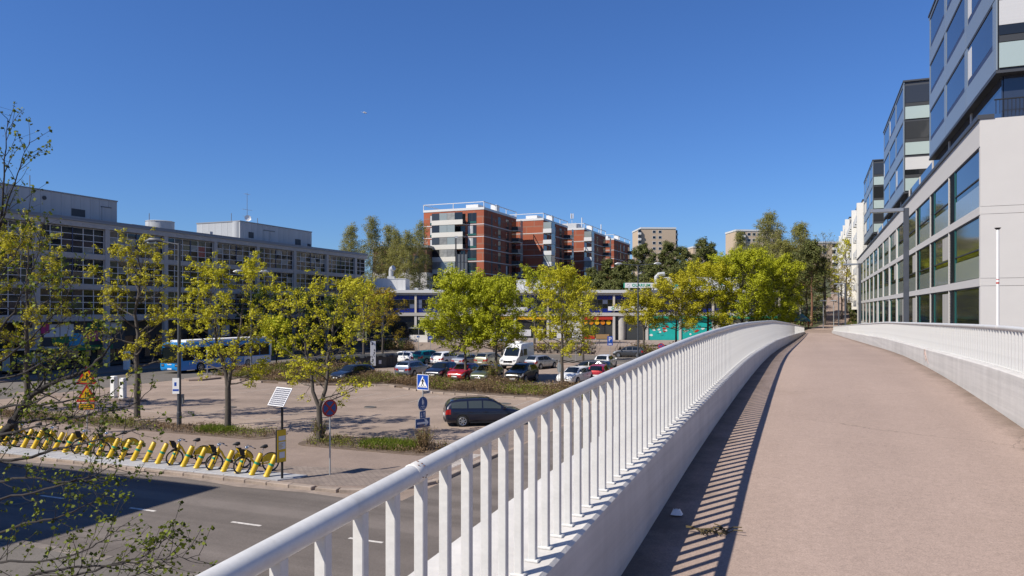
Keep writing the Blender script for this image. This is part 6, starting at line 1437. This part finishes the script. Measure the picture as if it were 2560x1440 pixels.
def grow(seed, H, th, spread, nl=16, r0=None, stems=1, low=8, high=58, profile=None, twig=.55, dens=1.0, droop=0.0, lean=(0,0)):
    rg = random.Random(seed); b = MB(); tips = []
    r0 = r0 or H*.016+.02; stemlist = []
    if stems == 1:
        tr = [Vector((0,0,0))]; n = 8
        for i in range(1,n+1): f = i/n; tr.append(Vector((lean[0]*f*f+rg.gauss(0,.012*H*f), lean[1]*f*f+rg.gauss(0,.012*H*f), H*.93*f)))
        stemlist.append((tr, r0, 0.0))
    else:
        base = [Vector((0,0,0)), Vector((.02,0,th*.5)), Vector((.0,.02,th))]; b.tube(base, [r0*1.15,r0,r0*.95], 9)
        for k in range(stems):
            a = 2*math.pi*k/stems + rg.uniform(-.3,.3) + .2; out = Vector((math.cos(a),math.sin(a)*.6,0)); tr = [base[-1]-Vector((0,0,.1))]; n = 7
            for i in range(1,n+1): f = i/n; tr.append(base[-1] + out*(spread*.32*f**.8) + Vector((rg.gauss(0,.06),rg.gauss(0,.06),(H*(.95-.08*k)-th)*f)))
            stemlist.append((tr, r0*.75, th))
    for tr, rr, z0 in stemlist:
        b.tube(tr, [rr*(1-.88*i/(len(tr)-1)) for i in range(len(tr))], 9 if stems == 1 else 7)
        nn = nl if stems == 1 else int(nl/stems*1.3)
        for k in range(nn):
            f = (k+rg.random()*.8)/nn; zz = th + (H*.92-th)*f**.9; zz = max(zz, z0+.15)
            ft = (zz-tr[0].z)/(tr[-1].z-tr[0].z); ft = max(0,min(.98,ft)); i = int(ft*(len(tr)-1)); q = ft*(len(tr)-1)-i; p = tr[i].lerp(tr[min(i+1,len(tr)-1)], q)
            pr = profile(f) if profile else (.75+.5*f if f < .4 else .95*math.sqrt(max(.03,1-((f-.4)/.62)**2)))
            a = 2.4*k + rg.uniform(-.4,.4); el = R(low+(high-low)*f+rg.uniform(-8,8)); L = spread*pr*rg.uniform(.75,1.12)
            d = Vector((math.cos(a)*math.cos(el), math.sin(a)*math.cos(el), math.sin(el)))
            limb = bend(rg, p, d, L, 5, .05-droop, .10); lr = max(.012, rr*(1-ft*.8)*.42); b.tube(limb, [lr*(1-.8*j/5) for j in range(6)], 5, False)
            ns = max(3, int((3+L*1.5)*dens))
            for m in range(ns):
                g = .22+.78*(m+rg.random())/ns; j = min(4,int(g*5)); q = limb[j].lerp(limb[j+1], g*5-j)
                dv = (limb[j+1]-limb[j]).normalized(); side = dv.cross(Vector((rg.gauss(0,1),rg.gauss(0,1),rg.gauss(0,1)))).normalized()
                d2 = (dv*.7+side*.85+Vector((0,0,.25-droop*2))).normalized(); L2 = max(.35, L*.36*(1.25-g))*rg.uniform(.7,1.2)
                sb = bend(rg, q, d2, L2, 3, .05-droop*1.5, .14); b.tube(sb, [lr*.4,lr*.28,lr*.2,lr*.1], 3, False)
                for w in range(3):
                    gi = rg.randint(1,3); q2 = sb[gi]; d3 = ((sb[gi]-sb[gi-1]).normalized()+Vector((rg.gauss(0,.7),rg.gauss(0,.7),rg.gauss(.15-droop*3,.5)))).normalized(); L3 = twig*rg.uniform(.4,1)
                    e = q2+d3*L3; b.tube([q2,e], [lr*.16,lr*.08], 3, False); tips.append(e)
                tips.append(sb[-1])
            tips.append(limb[-1])
    return b, tips
def scatter(tips, n, rad, seed, flat=.8):
    g = np.random.default_rng(seed); t = np.array([tuple(p) for p in tips]); t = np.repeat(t, n, axis=0)
    o = g.normal(size=t.shape); o /= np.linalg.norm(o,axis=1)[:,None]; o *= (rad*g.random(len(t))**.5)[:,None]; o[:,2] *= flat
    return t+o
def tree(name, label, x, y, z, seed, H, th, spread, leaf, lsize, nleaf, rad, bark='bark', rz=0, group=None, keep=1.0, up=.25, aspect=.75, **kw):
    r = thing(name, label, 'tree', (x,y,z), rz, group); b, tips = grow(seed, H, th, spread*1.25, **kw)
    b.mats = [MATS[bark]]; b.m = [0]*len(b.f); place('trunk', b.mesh('trunk', True, 60), r)
    rg = random.Random(seed+1)
    if keep < 1: tips = [p for p in tips if rg.random() < keep]
    if tips and nleaf: place('crown', leaf_mesh('crown', scatter(tips, nleaf, rad, seed), leaf, lsize, up, aspect, seed), r)
    return r
MG = 'street maples in spring leaf'
Y_, O_, G_, OR = 'leaf_maple_yellow', 'leaf_maple_olive', 'leaf_maple_green', 'leaf_orange'
def maple(label, x, y, seed, H, th, spread, leaf, z=0.0, **k):
    a = dict(lsize=.10, nleaf=17, rad=.2, nl=18, dens=1.1, group=MG); a.update(k); return tree('maple_tree', label, x, y, z, seed, H, th, spread, leaf, **a)
maple('slender olive maple left of the tall lamp post, behind the roadworks sign', -21.8, 43.05, 11, 10.4, 2.6, 2.6, O_, z=.14, nl=22, rad=.2, nleaf=16, keep=.85)
maple('yellow-green maple with a forked trunk right of the tall lamp post', -14.9, 38.8, 12, 8.3, 2.2, 2.6, Y_, z=.14, stems=2, nl=22, nleaf=17, keep=.85)
maple('sparse yellow maple with twin stems behind the solar panel', -9.2, 35.3, 23, 7.3, 1.7, 2.3, Y_, z=.14, stems=2, nl=22, keep=.7, nleaf=13)
maple('olive maple near the left edge of the photo, right one of a pair', -30.4, 46.4, 14, 11.2, 2.6, 3.0, O_, z=.14, nl=20)
maple('olive maple at the very left edge, left one of a pair', -34.0, 46.0, 15, 10.6, 2.6, 3.2, Y_, z=.14, nl=20)
maple('thin yellow-green maple rising from the recycling bins', -16.5, 82.4, 16, 9.2, 3.0, 3.0, Y_, nl=16, lsize=.16, rad=.28, nleaf=8)
maple('orange-brown flowering maple beside the white entrance box', -18.0, 103, 17, 8.6, 2.6, 3.4, OR, nl=20, lsize=.18, rad=.33, nleaf=8)
maple('dense olive tree at the corner of the office block', -25.0, 116, 18, 10.6, 1.5, 3.6, O_, nl=26, lsize=.2, rad=.4, nleaf=10)
maple('big bright green maple in the middle of the parked cars', -4.2, 67.2, 19, 8.5, 2.4, 3.7, G_, z=.14, nl=44, lsize=.135, rad=.36, nleaf=22, dens=1.4)
maple('smaller bright green maple just right of the big one', -1.4, 65.0, 20, 8.3, 2.5, 2.8, G_, z=.14, nl=36, lsize=.13, rad=.34, nleaf=19, dens=1.3)
maple('tall olive maple rising beside the white saloon', 4.1, 60.7, 21, 9.3, 2.4, 2.8, Y_, z=.14, nl=30, lsize=.125, rad=.28, nleaf=16)
maple('yellow-green maple on the shop terrace left of the tall olive maple', 3.4, 112, 22, 10.6, 2.6, 3.8, G_, z=1.2, nl=22, lsize=.2, rad=.4, nleaf=9)
maple('yellow-green maple on the shop terrace behind the tall olive maple', 8.4, 114, 29, 10.9, 2.6, 3.8, G_, z=1.2, nl=22, lsize=.2, rad=.4, nleaf=9)
maple('small olive maple by the far pavement before the stone wall', 8.9, 92.5, 24, 8.6, 2.8, 2.6, O_, nl=18, lsize=.16, rad=.3, nleaf=7)
maple('yellow-brown maple behind the double lamp, above the grey car', 18.6, 104.5, 25, 6.6, 2.2, 3.0, O_, z=1.2, nl=26, lsize=.16, rad=.4, nleaf=14, stems=3)
maple('yellow-olive maple right of the double lamp', 23.5, 106, 26, 9.2, 2.0, 4.0, O_, z=1.2, nl=36, lsize=.16, rad=.45, nleaf=17)
maple('tall yellow-olive maple before the turquoise mural', 28.3, 107, 27, 11.2, 2.2, 4.2, Y_, z=1.2, nl=38, lsize=.16, rad=.45, nleaf=17)
maple('largest bright green maple before the right end of the shopping centre', 33.6, 108, 28, 12.8, 1.8, 5.2, G_, z=1.2, nl=46, lsize=.18, rad=.52, nleaf=18, dens=1.2)
maple('bright green maple at the right end of the shopping centre', 39.5, 112, 30, 12.0, 1.8, 4.7, G_, z=1.2, nl=40, lsize=.18, rad=.52, nleaf=18, dens=1.2)
for i, (x, y, H, sp, lf, lb) in enumerate(((-33.5,98,8.6,3.2,'leaf_dark','dark green tree behind the bus, nearest the office windows'),(-29.5,104,8.0,3.2,'leaf_dark','dark green tree behind the rear of the bus'),(-28,88,4.6,2.2,G_,'small bright bush-like tree beside the rear of the bus'),(-26.5,110,7.4,3.4,'leaf_dark','dark tree between the bus and the corner maple'))):
    tree('street_tree', lb, x, y, 0, 40+i, H, .8, sp, lf, .2, 9, .4, nl=22, group='dark trees behind the bus')
# hedge below the office block end
# ------------------------------------------------------------------ birches, pines
def gz(x, y): s, t = x*DX+y*DY, x*NX+y*NY; return hill_h(s, t)-.1
def birch(label, x, y, top, seed, sp=2.6, dens=1.0, leaf='leaf_birch', keep=1):
    z = gz(x,y); H = top-z
    return tree('birch_tree', label, x, y, z, seed, H, H*.22, sp, leaf, .20, 15, .65, 'bark_birch', nl=38, low=48, high=72, twig=1.1, droop=.05, r0=.17, group='tall birches', keep=keep, dens=1.2, up=0.0, aspect=.5, profile=lambda f: (.7+.5*f if f < .35 else .95*(1-((f-.35)/.66))**.75+.06))
birch('leftmost tall birch above the office block roof end', -32.6, 150, 24.6, 51, 3.6); birch('tallest birch of the left group, left of the brick towers', -28.4, 150, 26.4, 52, 3.8); birch('birch with a pale crown leaning on the tallest one', -25.6, 154, 25.2, 53, 3.2)
birch('slim birch in the middle of the left group', -23.6, 149, 23.6, 54, 3.0); birch('birch next to the nearest brick tower, left one', -20.8, 147, 22.8, 55, 3.2); birch('birch next to the nearest brick tower, right one', -19.0, 152, 25.6, 56, 3.2)
birch('tallest birch right of the shopping centre', 51.6, 148, 26.6, 57, 4.6); birch('birch with a white trunk nearest the bridge end', 51.0, 136, 18.0, 58, 3.2); birch('birch with drooping twigs left of the dark pine', 52.4, 134.5, 22.8, 59, 3.6); birch('lower leafy birch under the tallest right birch', 47.0, 142, 19, 60, 4.8)
birch('small birch top showing over the middle of the office roof', -38.0, 172, 21.4, 61, 2.4); birch('dark birch left of the wide beige block', 58.5, 190, 27.4, 62, 2.6)
def pine(label, x, y, top, seed, sp=3.2, bare=.35, bark='bark_pine', ls=.42):
    z = gz(x,y); H = top-z
    return tree('pine_tree', label, x, y, z, seed, H, H*bare, sp, 'needle', ls, 16, .6, bark, nl=28, low=5, high=50, twig=.8, r0=.22, group='pines on the slope', up=.1, aspect=.32, profile=lambda f: (.8+.4*f if f < .35 else 1.0*(1-((f-.35)/.68))**.8+.08))
PN = [(1478,668,182,2.6,'small dark pine between the third and fourth brick towers'),(1522,645,170,3.2,'dark spruce-like pine before the farthest brick tower'),(1560,655,164,3.6,'bushy pine left of the tall round-topped pine'),(1608,606,172,4.4,'tall round-topped pine in front of the beige block, left'),(1632,655,158,3.6,'lower pine below the round-topped pine'),(1670,600,170,4.0,'pine in front of the beige block, right of its windows'),(1705,612,178,3.6,'pine at the right edge of the tall beige block'),(1752,588,182,3.0,'pointed pine standing highest right of the tall beige block'),(1778,600,186,2.6,'narrow pointed pine right of the highest pointed one'),(1730,648,160,3.8,'bushy pine behind the yellow maples'),(1690,660,155,3.6,'low pine behind the shop roof vent'),(1582,700,150,3.0,'low dark pine left of the roof sign'),(1540,700,150,3.2,'low dark pine over the shop roof'),(1656,705,150,3.2,'low dark pine right of the roof sign'),(1812,640,178,3.4,'dark pine behind the largest green maple'),(1500,700,158,3.2,'low dark pine beside the third brick tower'),(1770,670,150,3.6,'low dark pine between the yellow and green maples')]
for i, (px, py, Y, sp, lb) in enumerate(PN): pine(lb, (px-1280)/1850*Y, Y, 6.4+(775-py)/1850*Y, 70+i, sp, .22)
pine('tall dark pine with a bare reddish trunk by the hill path', 49.6, 122.5, 18.0, 95, 2.8, .42, ls=.34)
tree('bare_tree', 'dark nearly leafless tree beside the hill path', 52.8, 125, gz(52.8,125), 96, 15.5, 5.0, 3.6, 'leaf_birch', .16, 2, .4, 'bark', nl=26, keep=.35, group='trees by the hill path')
tree('path_tree', 'yellow-green tree in front of the white slab blocks', 65.5, 145, gz(65.5,145), 97, 14.8, 3.5, 3.0, Y_, .2, 6, .4, 'bark', nl=26, group='trees by the hill path')
tree('path_tree', 'olive tree left of the hill path behind the pine', 49.5, 140, gz(49.5,140), 98, 11, 1.5, 3.6, 'leaf_birch', .2, 8, .45, 'bark', nl=24, group='trees by the hill path')
tree('path_tree', 'brownish tree right of the hill path', 61.5, 138, gz(61.5,138), 99, 9.5, 2.5, 3.0, OR, .2, 3, .4, 'bark', nl=22, keep=.6, group='trees by the hill path')
tree('path_tree', 'dark leafy tree left of the gazebo', 45.6, 128, gz(45.6,128), 100, 9.0, 1.0, 3.4, 'leaf_dark', .2, 9, .45, 'bark', nl=22, group='trees by the hill path')
tree('path_tree', 'light green leafy tree left of the tall dark pine', 48.0, 131, gz(48.0,131), 103, 14.5, 2.5, 4.0, 'leaf_birch', .19, 14, .5, 'bark', nl=34, group='trees by the hill path')
tree('path_tree', 'light green leafy tree between the dark pine and the hill path', 56.5, 142, gz(56.5,142), 104, 12.5, 2.5, 3.4, 'leaf_birch', .19, 11, .5, 'bark', nl=30, group='trees by the hill path')
tree('path_tree', 'low green tree far up the hill path', 82, 195, gz(82,195), 101, 9, 2, 4.0, 'leaf_birch', .25, 8, .5, 'bark', nl=22, group='trees by the hill path')
tree('path_tree', 'dark tree at the left side of the hill path top', 74, 190, gz(74,190), 102, 11, 2, 4.4, 'leaf_dark', .25, 9, .5, 'bark', nl=24, group='trees by the hill path')

# ------------------------------------------------------------------ shrubs, grass, undergrowth
def inside(pt, poly):
    x, y = pt; c = False; j = len(poly)-1
    for i in range(len(poly)):
        if (poly[i][1] > y) != (poly[j][1] > y) and x < (poly[j][0]-poly[i][0])*(y-poly[i][1])/(poly[j][1]-poly[i][1])+poly[i][0]: c = not c
        j = i
    return c
def patch(x, y, k): return .5+.25*math.sin(x*.9*k+1.3)+.25*math.sin(y*1.3*k+x*.5*k+.4)
def shrubs(name, label, cat, poly, z0, dens, hlo, hhi, lsize, seed, greens=.45, twigs=True, mats=('shrub_brown','shrub_green'), kz=1.0, nl=8):
    """ground cover shrubs: stems and leaves over an outline in (t, s)"""
    rg = random.Random(seed); ts = [p[0] for p in poly]; sv = [p[1] for p in poly]
    area = abs(sum(poly[i][0]*poly[(i+1)%len(poly)][1]-poly[(i+1)%len(poly)][0]*poly[i][1] for i in range(len(poly))))/2
    cent = []; mi = []; tw = MB().use('shrub_brown'); want = int(area*dens); got = 0
    while got < want:
        t, s = rg.uniform(min(ts),max(ts)), rg.uniform(min(sv),max(sv))
        if not inside((t,s), poly): continue
        got += 1; g = patch(t,s,1.0); h = (hlo+(hhi-hlo)*patch(t*.8+4,s*.8,1.4))*rg.uniform(.55,1.1)
        gr = rg.random() < (g-.5)*2.2+greens; p = Vector((t,s,z0)); d = Vector((rg.gauss(0,.32),rg.gauss(0,.32),1)); e = p+d*h
        if twigs: tw.tube([p,e], [.012,.004], 3, False)
        for k in range(nl):
            f = rg.uniform(.3,1.05); q = p+d*h*f; cent.append((q.x+rg.gauss(0,.09),q.y+rg.gauss(0,.09),q.z+rg.gauss(0,.04))); mi.append(1 if gr and rg.random() < .85 else 0)
    me = leaf_mesh(name, cent, list(mats), lsize, .1, .55, seed, mi)
    if twigs and tw.v:
        o2 = tw.build('stems'); 
    o = place(name, me); o.rotation_euler = (0,0,RZ); tag(o, label, cat, None, 'stuff')
    if twigs and tw.v: o2.parent = o
    return o
shrubs('shrub_strip', 'low brown and green shrubs along the car park edge, left of the gap', 'shrubs', rounded(-57.5,-24.9,28.6,30.7,.8), .14, 26, .08, .42, .065, 1, .4)
shrubs('shrub_strip', 'low shrubs and bright grass around the sign pole, right of the gap', 'shrubs', rounded(-22.3,-15.4,28.2,30.7,.8), .14, 38, .06, .36, .06, 2, .5)
hp = [(-53.5,54.9),(-46,52.7),(-40,52.2),(-33,54.2),(-27,51.2),(-20,50.4),(-14.2,49.8),(-13.8,52.3),(-20,55.4),(-29,56.6),(-36,58.8),(-42,61.0),(-51.5,59.8)]
shrubs('shrub_bed', 'tangled brown and green shrubs between the empty and the full car park', 'shrubs', hp, .14, 36, .2, 1.0, .10, 3, .5)
shrubs('shrub_bed', 'dense shrubs in front of the recycling bins', 'shrubs', [(-53,57),(-44,60),(-42.5,66),(-46,67),(-52,63)], .1, 30, .5, 1.3, .13, 4, .6)
rgx = random.Random(9)
for (pl, nm, lb, n_, h) in ((rounded(-19.4,-16.6,28.5,30.2,.6),'grass_tuft','bright green grass left of the sign pole shrub',1500,.34),(rounded(-29.8,-27.6,29.0,30.5,.6),'grass_tuft','bright green grass at the foot of the forked maple',1000,.3)):
    b = MB().use('grass_blade'); k = 0
    while k < n_:
        t, s = rgx.uniform(min(p[0] for p in pl),max(p[0] for p in pl)), rgx.uniform(min(p[1] for p in pl),max(p[1] for p in pl))
        if not inside((t,s),pl): continue
        k += 1; a = rgx.uniform(0,6.28); hh = h*rgx.uniform(.5,1.1); ox, oy = math.cos(a)*.018, math.sin(a)*.018; lx, ly = rgx.gauss(0,.08), rgx.gauss(0,.08)
        b.quad((t-ox,s-oy,.14),(t+ox,s+oy,.14),(t+lx+ox*.6,s+ly+oy*.6,.14+hh*.7),(t+lx*1.8,s+ly*1.8,.14+hh),(t+lx-ox*.6,s+ly-oy*.6,.14+hh*.7))
    o = b.build(nm); o.rotation_euler = (0,0,RZ); tag(o, lb, 'grass', None, 'stuff')
def bush(label, loc, r_, h, seed, n, lsize, mats=('shrub_brown','shrub_green'), green=.4, spread=.5):
    rg = random.Random(seed); b = MB().use('shrub_brown'); cent = []; mi = []
    for k in range(n):
        a = rg.uniform(0,6.28); o_ = abs(rg.gauss(0,.5)); d = Vector((math.cos(a)*o_*spread*2*r_/h, math.sin(a)*o_*spread*2*r_/h, 1)).normalized(); L = h*rg.uniform(.6,1.1)
        p = Vector((math.cos(a)*rg.random()*r_*.25, math.sin(a)*rg.random()*r_*.25, 0)); pts = [p, p+d*L*.5, p+d*L+Vector((0,0,-.05*L*o_))]; b.tube(pts, [.012,.008,.003], 3, False)
        for q in range(9):
            f = rg.uniform(.35,1.02); c = p+d*L*f; cent.append((c.x+rg.gauss(0,.05),c.y+rg.gauss(0,.05),c.z+rg.gauss(0,.04))); mi.append(1 if rg.random() < green else 0)
    r = thing('bush', label, 'bush', loc, 0); b.build('stems', r); place('foliage', leaf_mesh('foliage', cent, list(mats), lsize, .1, .5, seed, mi), r); return r
bush('upright brownish bush growing round the foot of the crossing sign pole', W(29.2,-16.2,.14), .75, 1.1, 5, 110, .06, green=.35, spread=.5)
bush('green and brown bush round the foot of the twin-stemmed maple', W(29.3,-21.9,.14), .6, 1.0, 6, 90, .075, green=.6, spread=.4)
bush('dry reddish bush under the white entrance box', W(102.6,-60.0,.0), 2.4, 1.3, 7, 160, .14, green=.1)
bush('round reddish bush left of the white entrance box', W(104.0,-64.5,.2), 2.4, 1.8, 8, 180, .15, green=.2)
bush('yellow-leaved bush round the thin tree by the black tall car', W(57.4,-25.2,.14), .8, 1.9, 10, 80, .13, green=.7)
shrubs('terrace_planting', 'brown and green planting on the bank before the shops', 'shrubs', [(-46,101.8),(-30,101.8),(-30,106.5),(-46,106.5)], .5, 9, .5, 1.4, .2, 11, .35)
shrubs('terrace_planting', 'rough planting behind the grey car below the mural', 'shrubs', [(-24,101.8),(-12,102.5),(-12,108),(-24,107)], .4, 9, .6, 1.6, .2, 12, .45)
shrubs('undergrowth', 'dark undergrowth at the corner of the office block', 'shrubs', [(-66,108),(-66,100),(-60,100),(-60,108)], .0, 8, .8, 2.2, .25, 13, .7, mats=('shrub_brown','leaf_dark'))
def under(label, poly, dens, hlo, hhi, seed, green=.5):
    rg = random.Random(seed); cent = []; mi = []; n = 0; ts = [p[0] for p in poly]; sv = [p[1] for p in poly]
    while n < dens:
        t, s = rg.uniform(min(ts),max(ts)), rg.uniform(min(sv),max(sv))
        if not inside((t,s),poly): continue
        n += 1; z = hill_h(s,t); h = (hlo+(hhi-hlo)*patch(t,s,.6))*rg.random()**.6; cent.append((t,s,z+h)); mi.append(1 if rg.random() < green else 0)
    o = place('undergrowth', leaf_mesh('undergrowth', cent, ['shrub_brown','leaf_dark'], .3, .1, .6, seed, mi)); o.rotation_euler = (0,0,RZ); tag(o, label, 'undergrowth', None, 'stuff')
under('shrubby undergrowth left of the hill path below the pine', [(-14,100),(-2.2,103),(-1.6,112),(.4,135),(1.8,155),(3,185),(-30,185)], 12000, .1, 2.0, 31, .6)
under('low shrubs right of the hill path under the white slab blocks', [(3.2,103),(6.2,103),(7.3,160),(8,185),(7.0,185),(6.3,155)], 2600, .1, 1.4, 32, .6)
under('wooded slope undergrowth behind the shopping centre', [(-100,142),(-8,142),(0,240),(-110,240)], 22000, .2, 3.5, 33, .8)

# ------------------------------------------------------------------ near tree reaching in from the left edge
def at(px, py, Y): return Vector(((px-1280)/1850*Y, Y, 6.4-(py-775)/1850*Y))
rg = random.Random(101)
nt = thing('near_tree', 'dark-barked tree with small fresh leaves whose branches reach in from the left edge', 'tree', (-8.2, 9.3, 0), 0)
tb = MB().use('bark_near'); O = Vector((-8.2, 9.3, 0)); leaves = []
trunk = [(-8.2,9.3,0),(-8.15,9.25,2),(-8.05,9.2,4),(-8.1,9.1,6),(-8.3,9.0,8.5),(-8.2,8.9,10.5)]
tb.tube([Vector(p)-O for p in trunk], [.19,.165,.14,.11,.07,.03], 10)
LIMBS = [
 ([(-330,1230,9.2),(-120,1180,8.8),(0,1088,8.5),(31,1055,8.4),(59,1016,8.3),(85,985,8.2),(150,950,8.0),(215,925,7.9),(262,880,7.8),(300,830,7.8)], .048),
 ([(23,1062,8.4),(94,1049,8.2),(180,1042,8.0),(266,1028,7.8),(336,1008,7.7),(380,965,7.6)], .016),
 ([(-60,1110,8.7),(0,1089,8.4),(60,1072,8.1),(109,1064,7.9),(172,1050,7.7),(240,1030,7.5)], .014),
 ([(59,1016,8.3),(140,1007,8.0),(210,995,7.8),(280,985,7.6)], .012),
 ([(-300,1150,9.2),(-100,1035,8.6),(0,1018,8.2),(70,1010,8.0),(150,975,7.8),(240,935,7.6)], .018),
 ([(-300,1230,9.0),(-80,1160,8.4),(55,1146,8.0),(140,1124,7.8),(250,1099,7.6),(328,1078,7.5),(400,1042,7.4)], .018),
 ([(-300,1270,9.0),(-60,1215,8.3),(60,1195,8.0),(170,1205,7.7),(270,1190,7.5),(366,1178,7.4)], .014),
 ([(-300,1300,9.0),(-80,1260,8.3),(60,1235,7.9),(160,1210,7.7),(230,1190,7.5),(290,1160,7.4)], .014),
 ([(-300,1380,8.8),(-80,1350,8.2),(60,1310,7.9),(150,1290,7.7),(215,1262,7.6),(262,1240,7.5)], .014),
 ([(-300,1420,8.6),(-60,1410,8.0),(0,1406,7.7),(122,1400,7.4),(214,1376,7.2),(270,1340,7.1),(305,1315,7.0)], .015),
 ([(-300,1500,8.4),(-40,1470,7.8),(92,1437,7.4),(190,1420,7.2),(275,1412,7.0),(360,1402,6.9),(428,1397,6.8),(501,1387,6.7)], .015),
 ([(-200,1540,8.2),(60,1480,7.5),(183,1441,7.2),(290,1410,7.0),(367,1385,6.9),(410,1350,6.8),(437,1324,6.8)], .013),
 ([(-200,1560,8.0),(100,1500,7.3),(230,1470,7.0),(330,1440,6.9),(400,1410,6.8),(448,1362,6.7)], .012),
 ([(-300,1060,9.2),(-120,880,8.8),(-60,720,8.6),(0,560,8.4),(12,400,8.3),(20,298,8.3)], .022),
 ([(-60,720,8.6),(-20,600,8.4),(30,480,8.3),(55,400,8.2),(74,356,8.2)], .010),
 ([(-120,880,8.8),(-40,760,8.5),(25,660,8.3),(55,600,8.2),(68,540,8.2)], .010),
 ([(-200,980,9.0),(-60,880,8.6),(20,800,8.3),(60,720,8.2),(90,650,8.1),(105,560,8.1)], .013),
 ([(-200,980,9.0),(-50,930,8.5),(60,860,8.2),(120,800,8.0),(170,740,7.9),(185,690,7.9)], .012),
 ([(-200,1010,9.0),(-40,960,8.5),(60,930,8.2),(140,890,8.0),(200,860,7.9),(235,800,7.8)], .012),
 ([(85,985,8.2),(120,930,8.0),(165,880,7.9),(205,830,7.8)], .010),
]
def leaf_at(p): leaves.append(tuple(p))
for path, r_ in LIMBS:
    P = [at(*q) for q in path]
    # refine
    F = []
    for i in range(len(P)-1):
        for k in range(4):
            f = k/4; a = P[max(i-1,0)]; b0 = P[i]; c0 = P[i+1]; d0 = P[min(i+2,len(P)-1)]
            F.append(.5*((2*b0)+(c0-a)*f+(2*a-5*b0+4*c0-d0)*f*f+(3*b0-a-3*c0+d0)*f**3) + Vector((rg.gauss(0,.006),rg.gauss(0,.01),rg.gauss(0,.006))))
    F.append(P[-1]); n = len(F)
    tb.tube([p-O for p in F], [max(.0034, r_*1.35*(1-.92*i/(n-1))) for i in range(n)], 6)
    for i in range(2, n):
        f = i/(n-1); dv = (F[i]-F[i-1]).normalized(); seg = (F[i]-F[i-1]).length
        for m in range(2 if seg > .09 else 1):
            if rg.random() > (.35+.6*f): continue
            side = dv.cross(Vector((rg.gauss(0,.4), -1 if rg.random() < .5 else 1, rg.gauss(0,.4)))).normalized()
            d2 = (dv*.9+side*rg.uniform(.35,.9)+Vector((0,rg.gauss(0,.35),.12))).normalized(); L = rg.uniform(.16,.62)*(1.25-.6*f)
            q = F[i-1].lerp(F[i], rg.random()); tp = bend(rg, q-O, d2, L, 4, .05, .10); rr = max(.0036, r_*(1-.85*f)*.4); tb.tube(tp, [rr,rr*.85,rr*.7,rr*.6,.002], 4, False)
            nb = int(L/.06)
            for b_ in range(nb):
                g = .25+.75*(b_+rg.random())/nb; j = min(3,int(g*4)); c = tp[j].lerp(tp[j+1], g*4-j)
                if rg.random() < .3: continue
                for w in range(rg.choice((1,1,2,2))): leaf_at(c+Vector((rg.gauss(0,.018),rg.gauss(0,.018),rg.gauss(0,.016)-.008)))
                if rg.random() < .22:
                    e = c+Vector((rg.gauss(0,.1),rg.gauss(0,.1),rg.gauss(.03,.08))); tb.tube([c,e],[.0018,.001],3,False)
                    for w in range(2): leaf_at(e+Vector((rg.gauss(0,.012),rg.gauss(0,.012),rg.gauss(0,.012))))
            for w in range(3): leaf_at(tp[-1]+Vector((rg.gauss(0,.014),rg.gauss(0,.014),rg.gauss(0,.014))))
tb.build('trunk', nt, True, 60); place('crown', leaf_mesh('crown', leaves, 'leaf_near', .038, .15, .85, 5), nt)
print('near leaves', len(leaves))
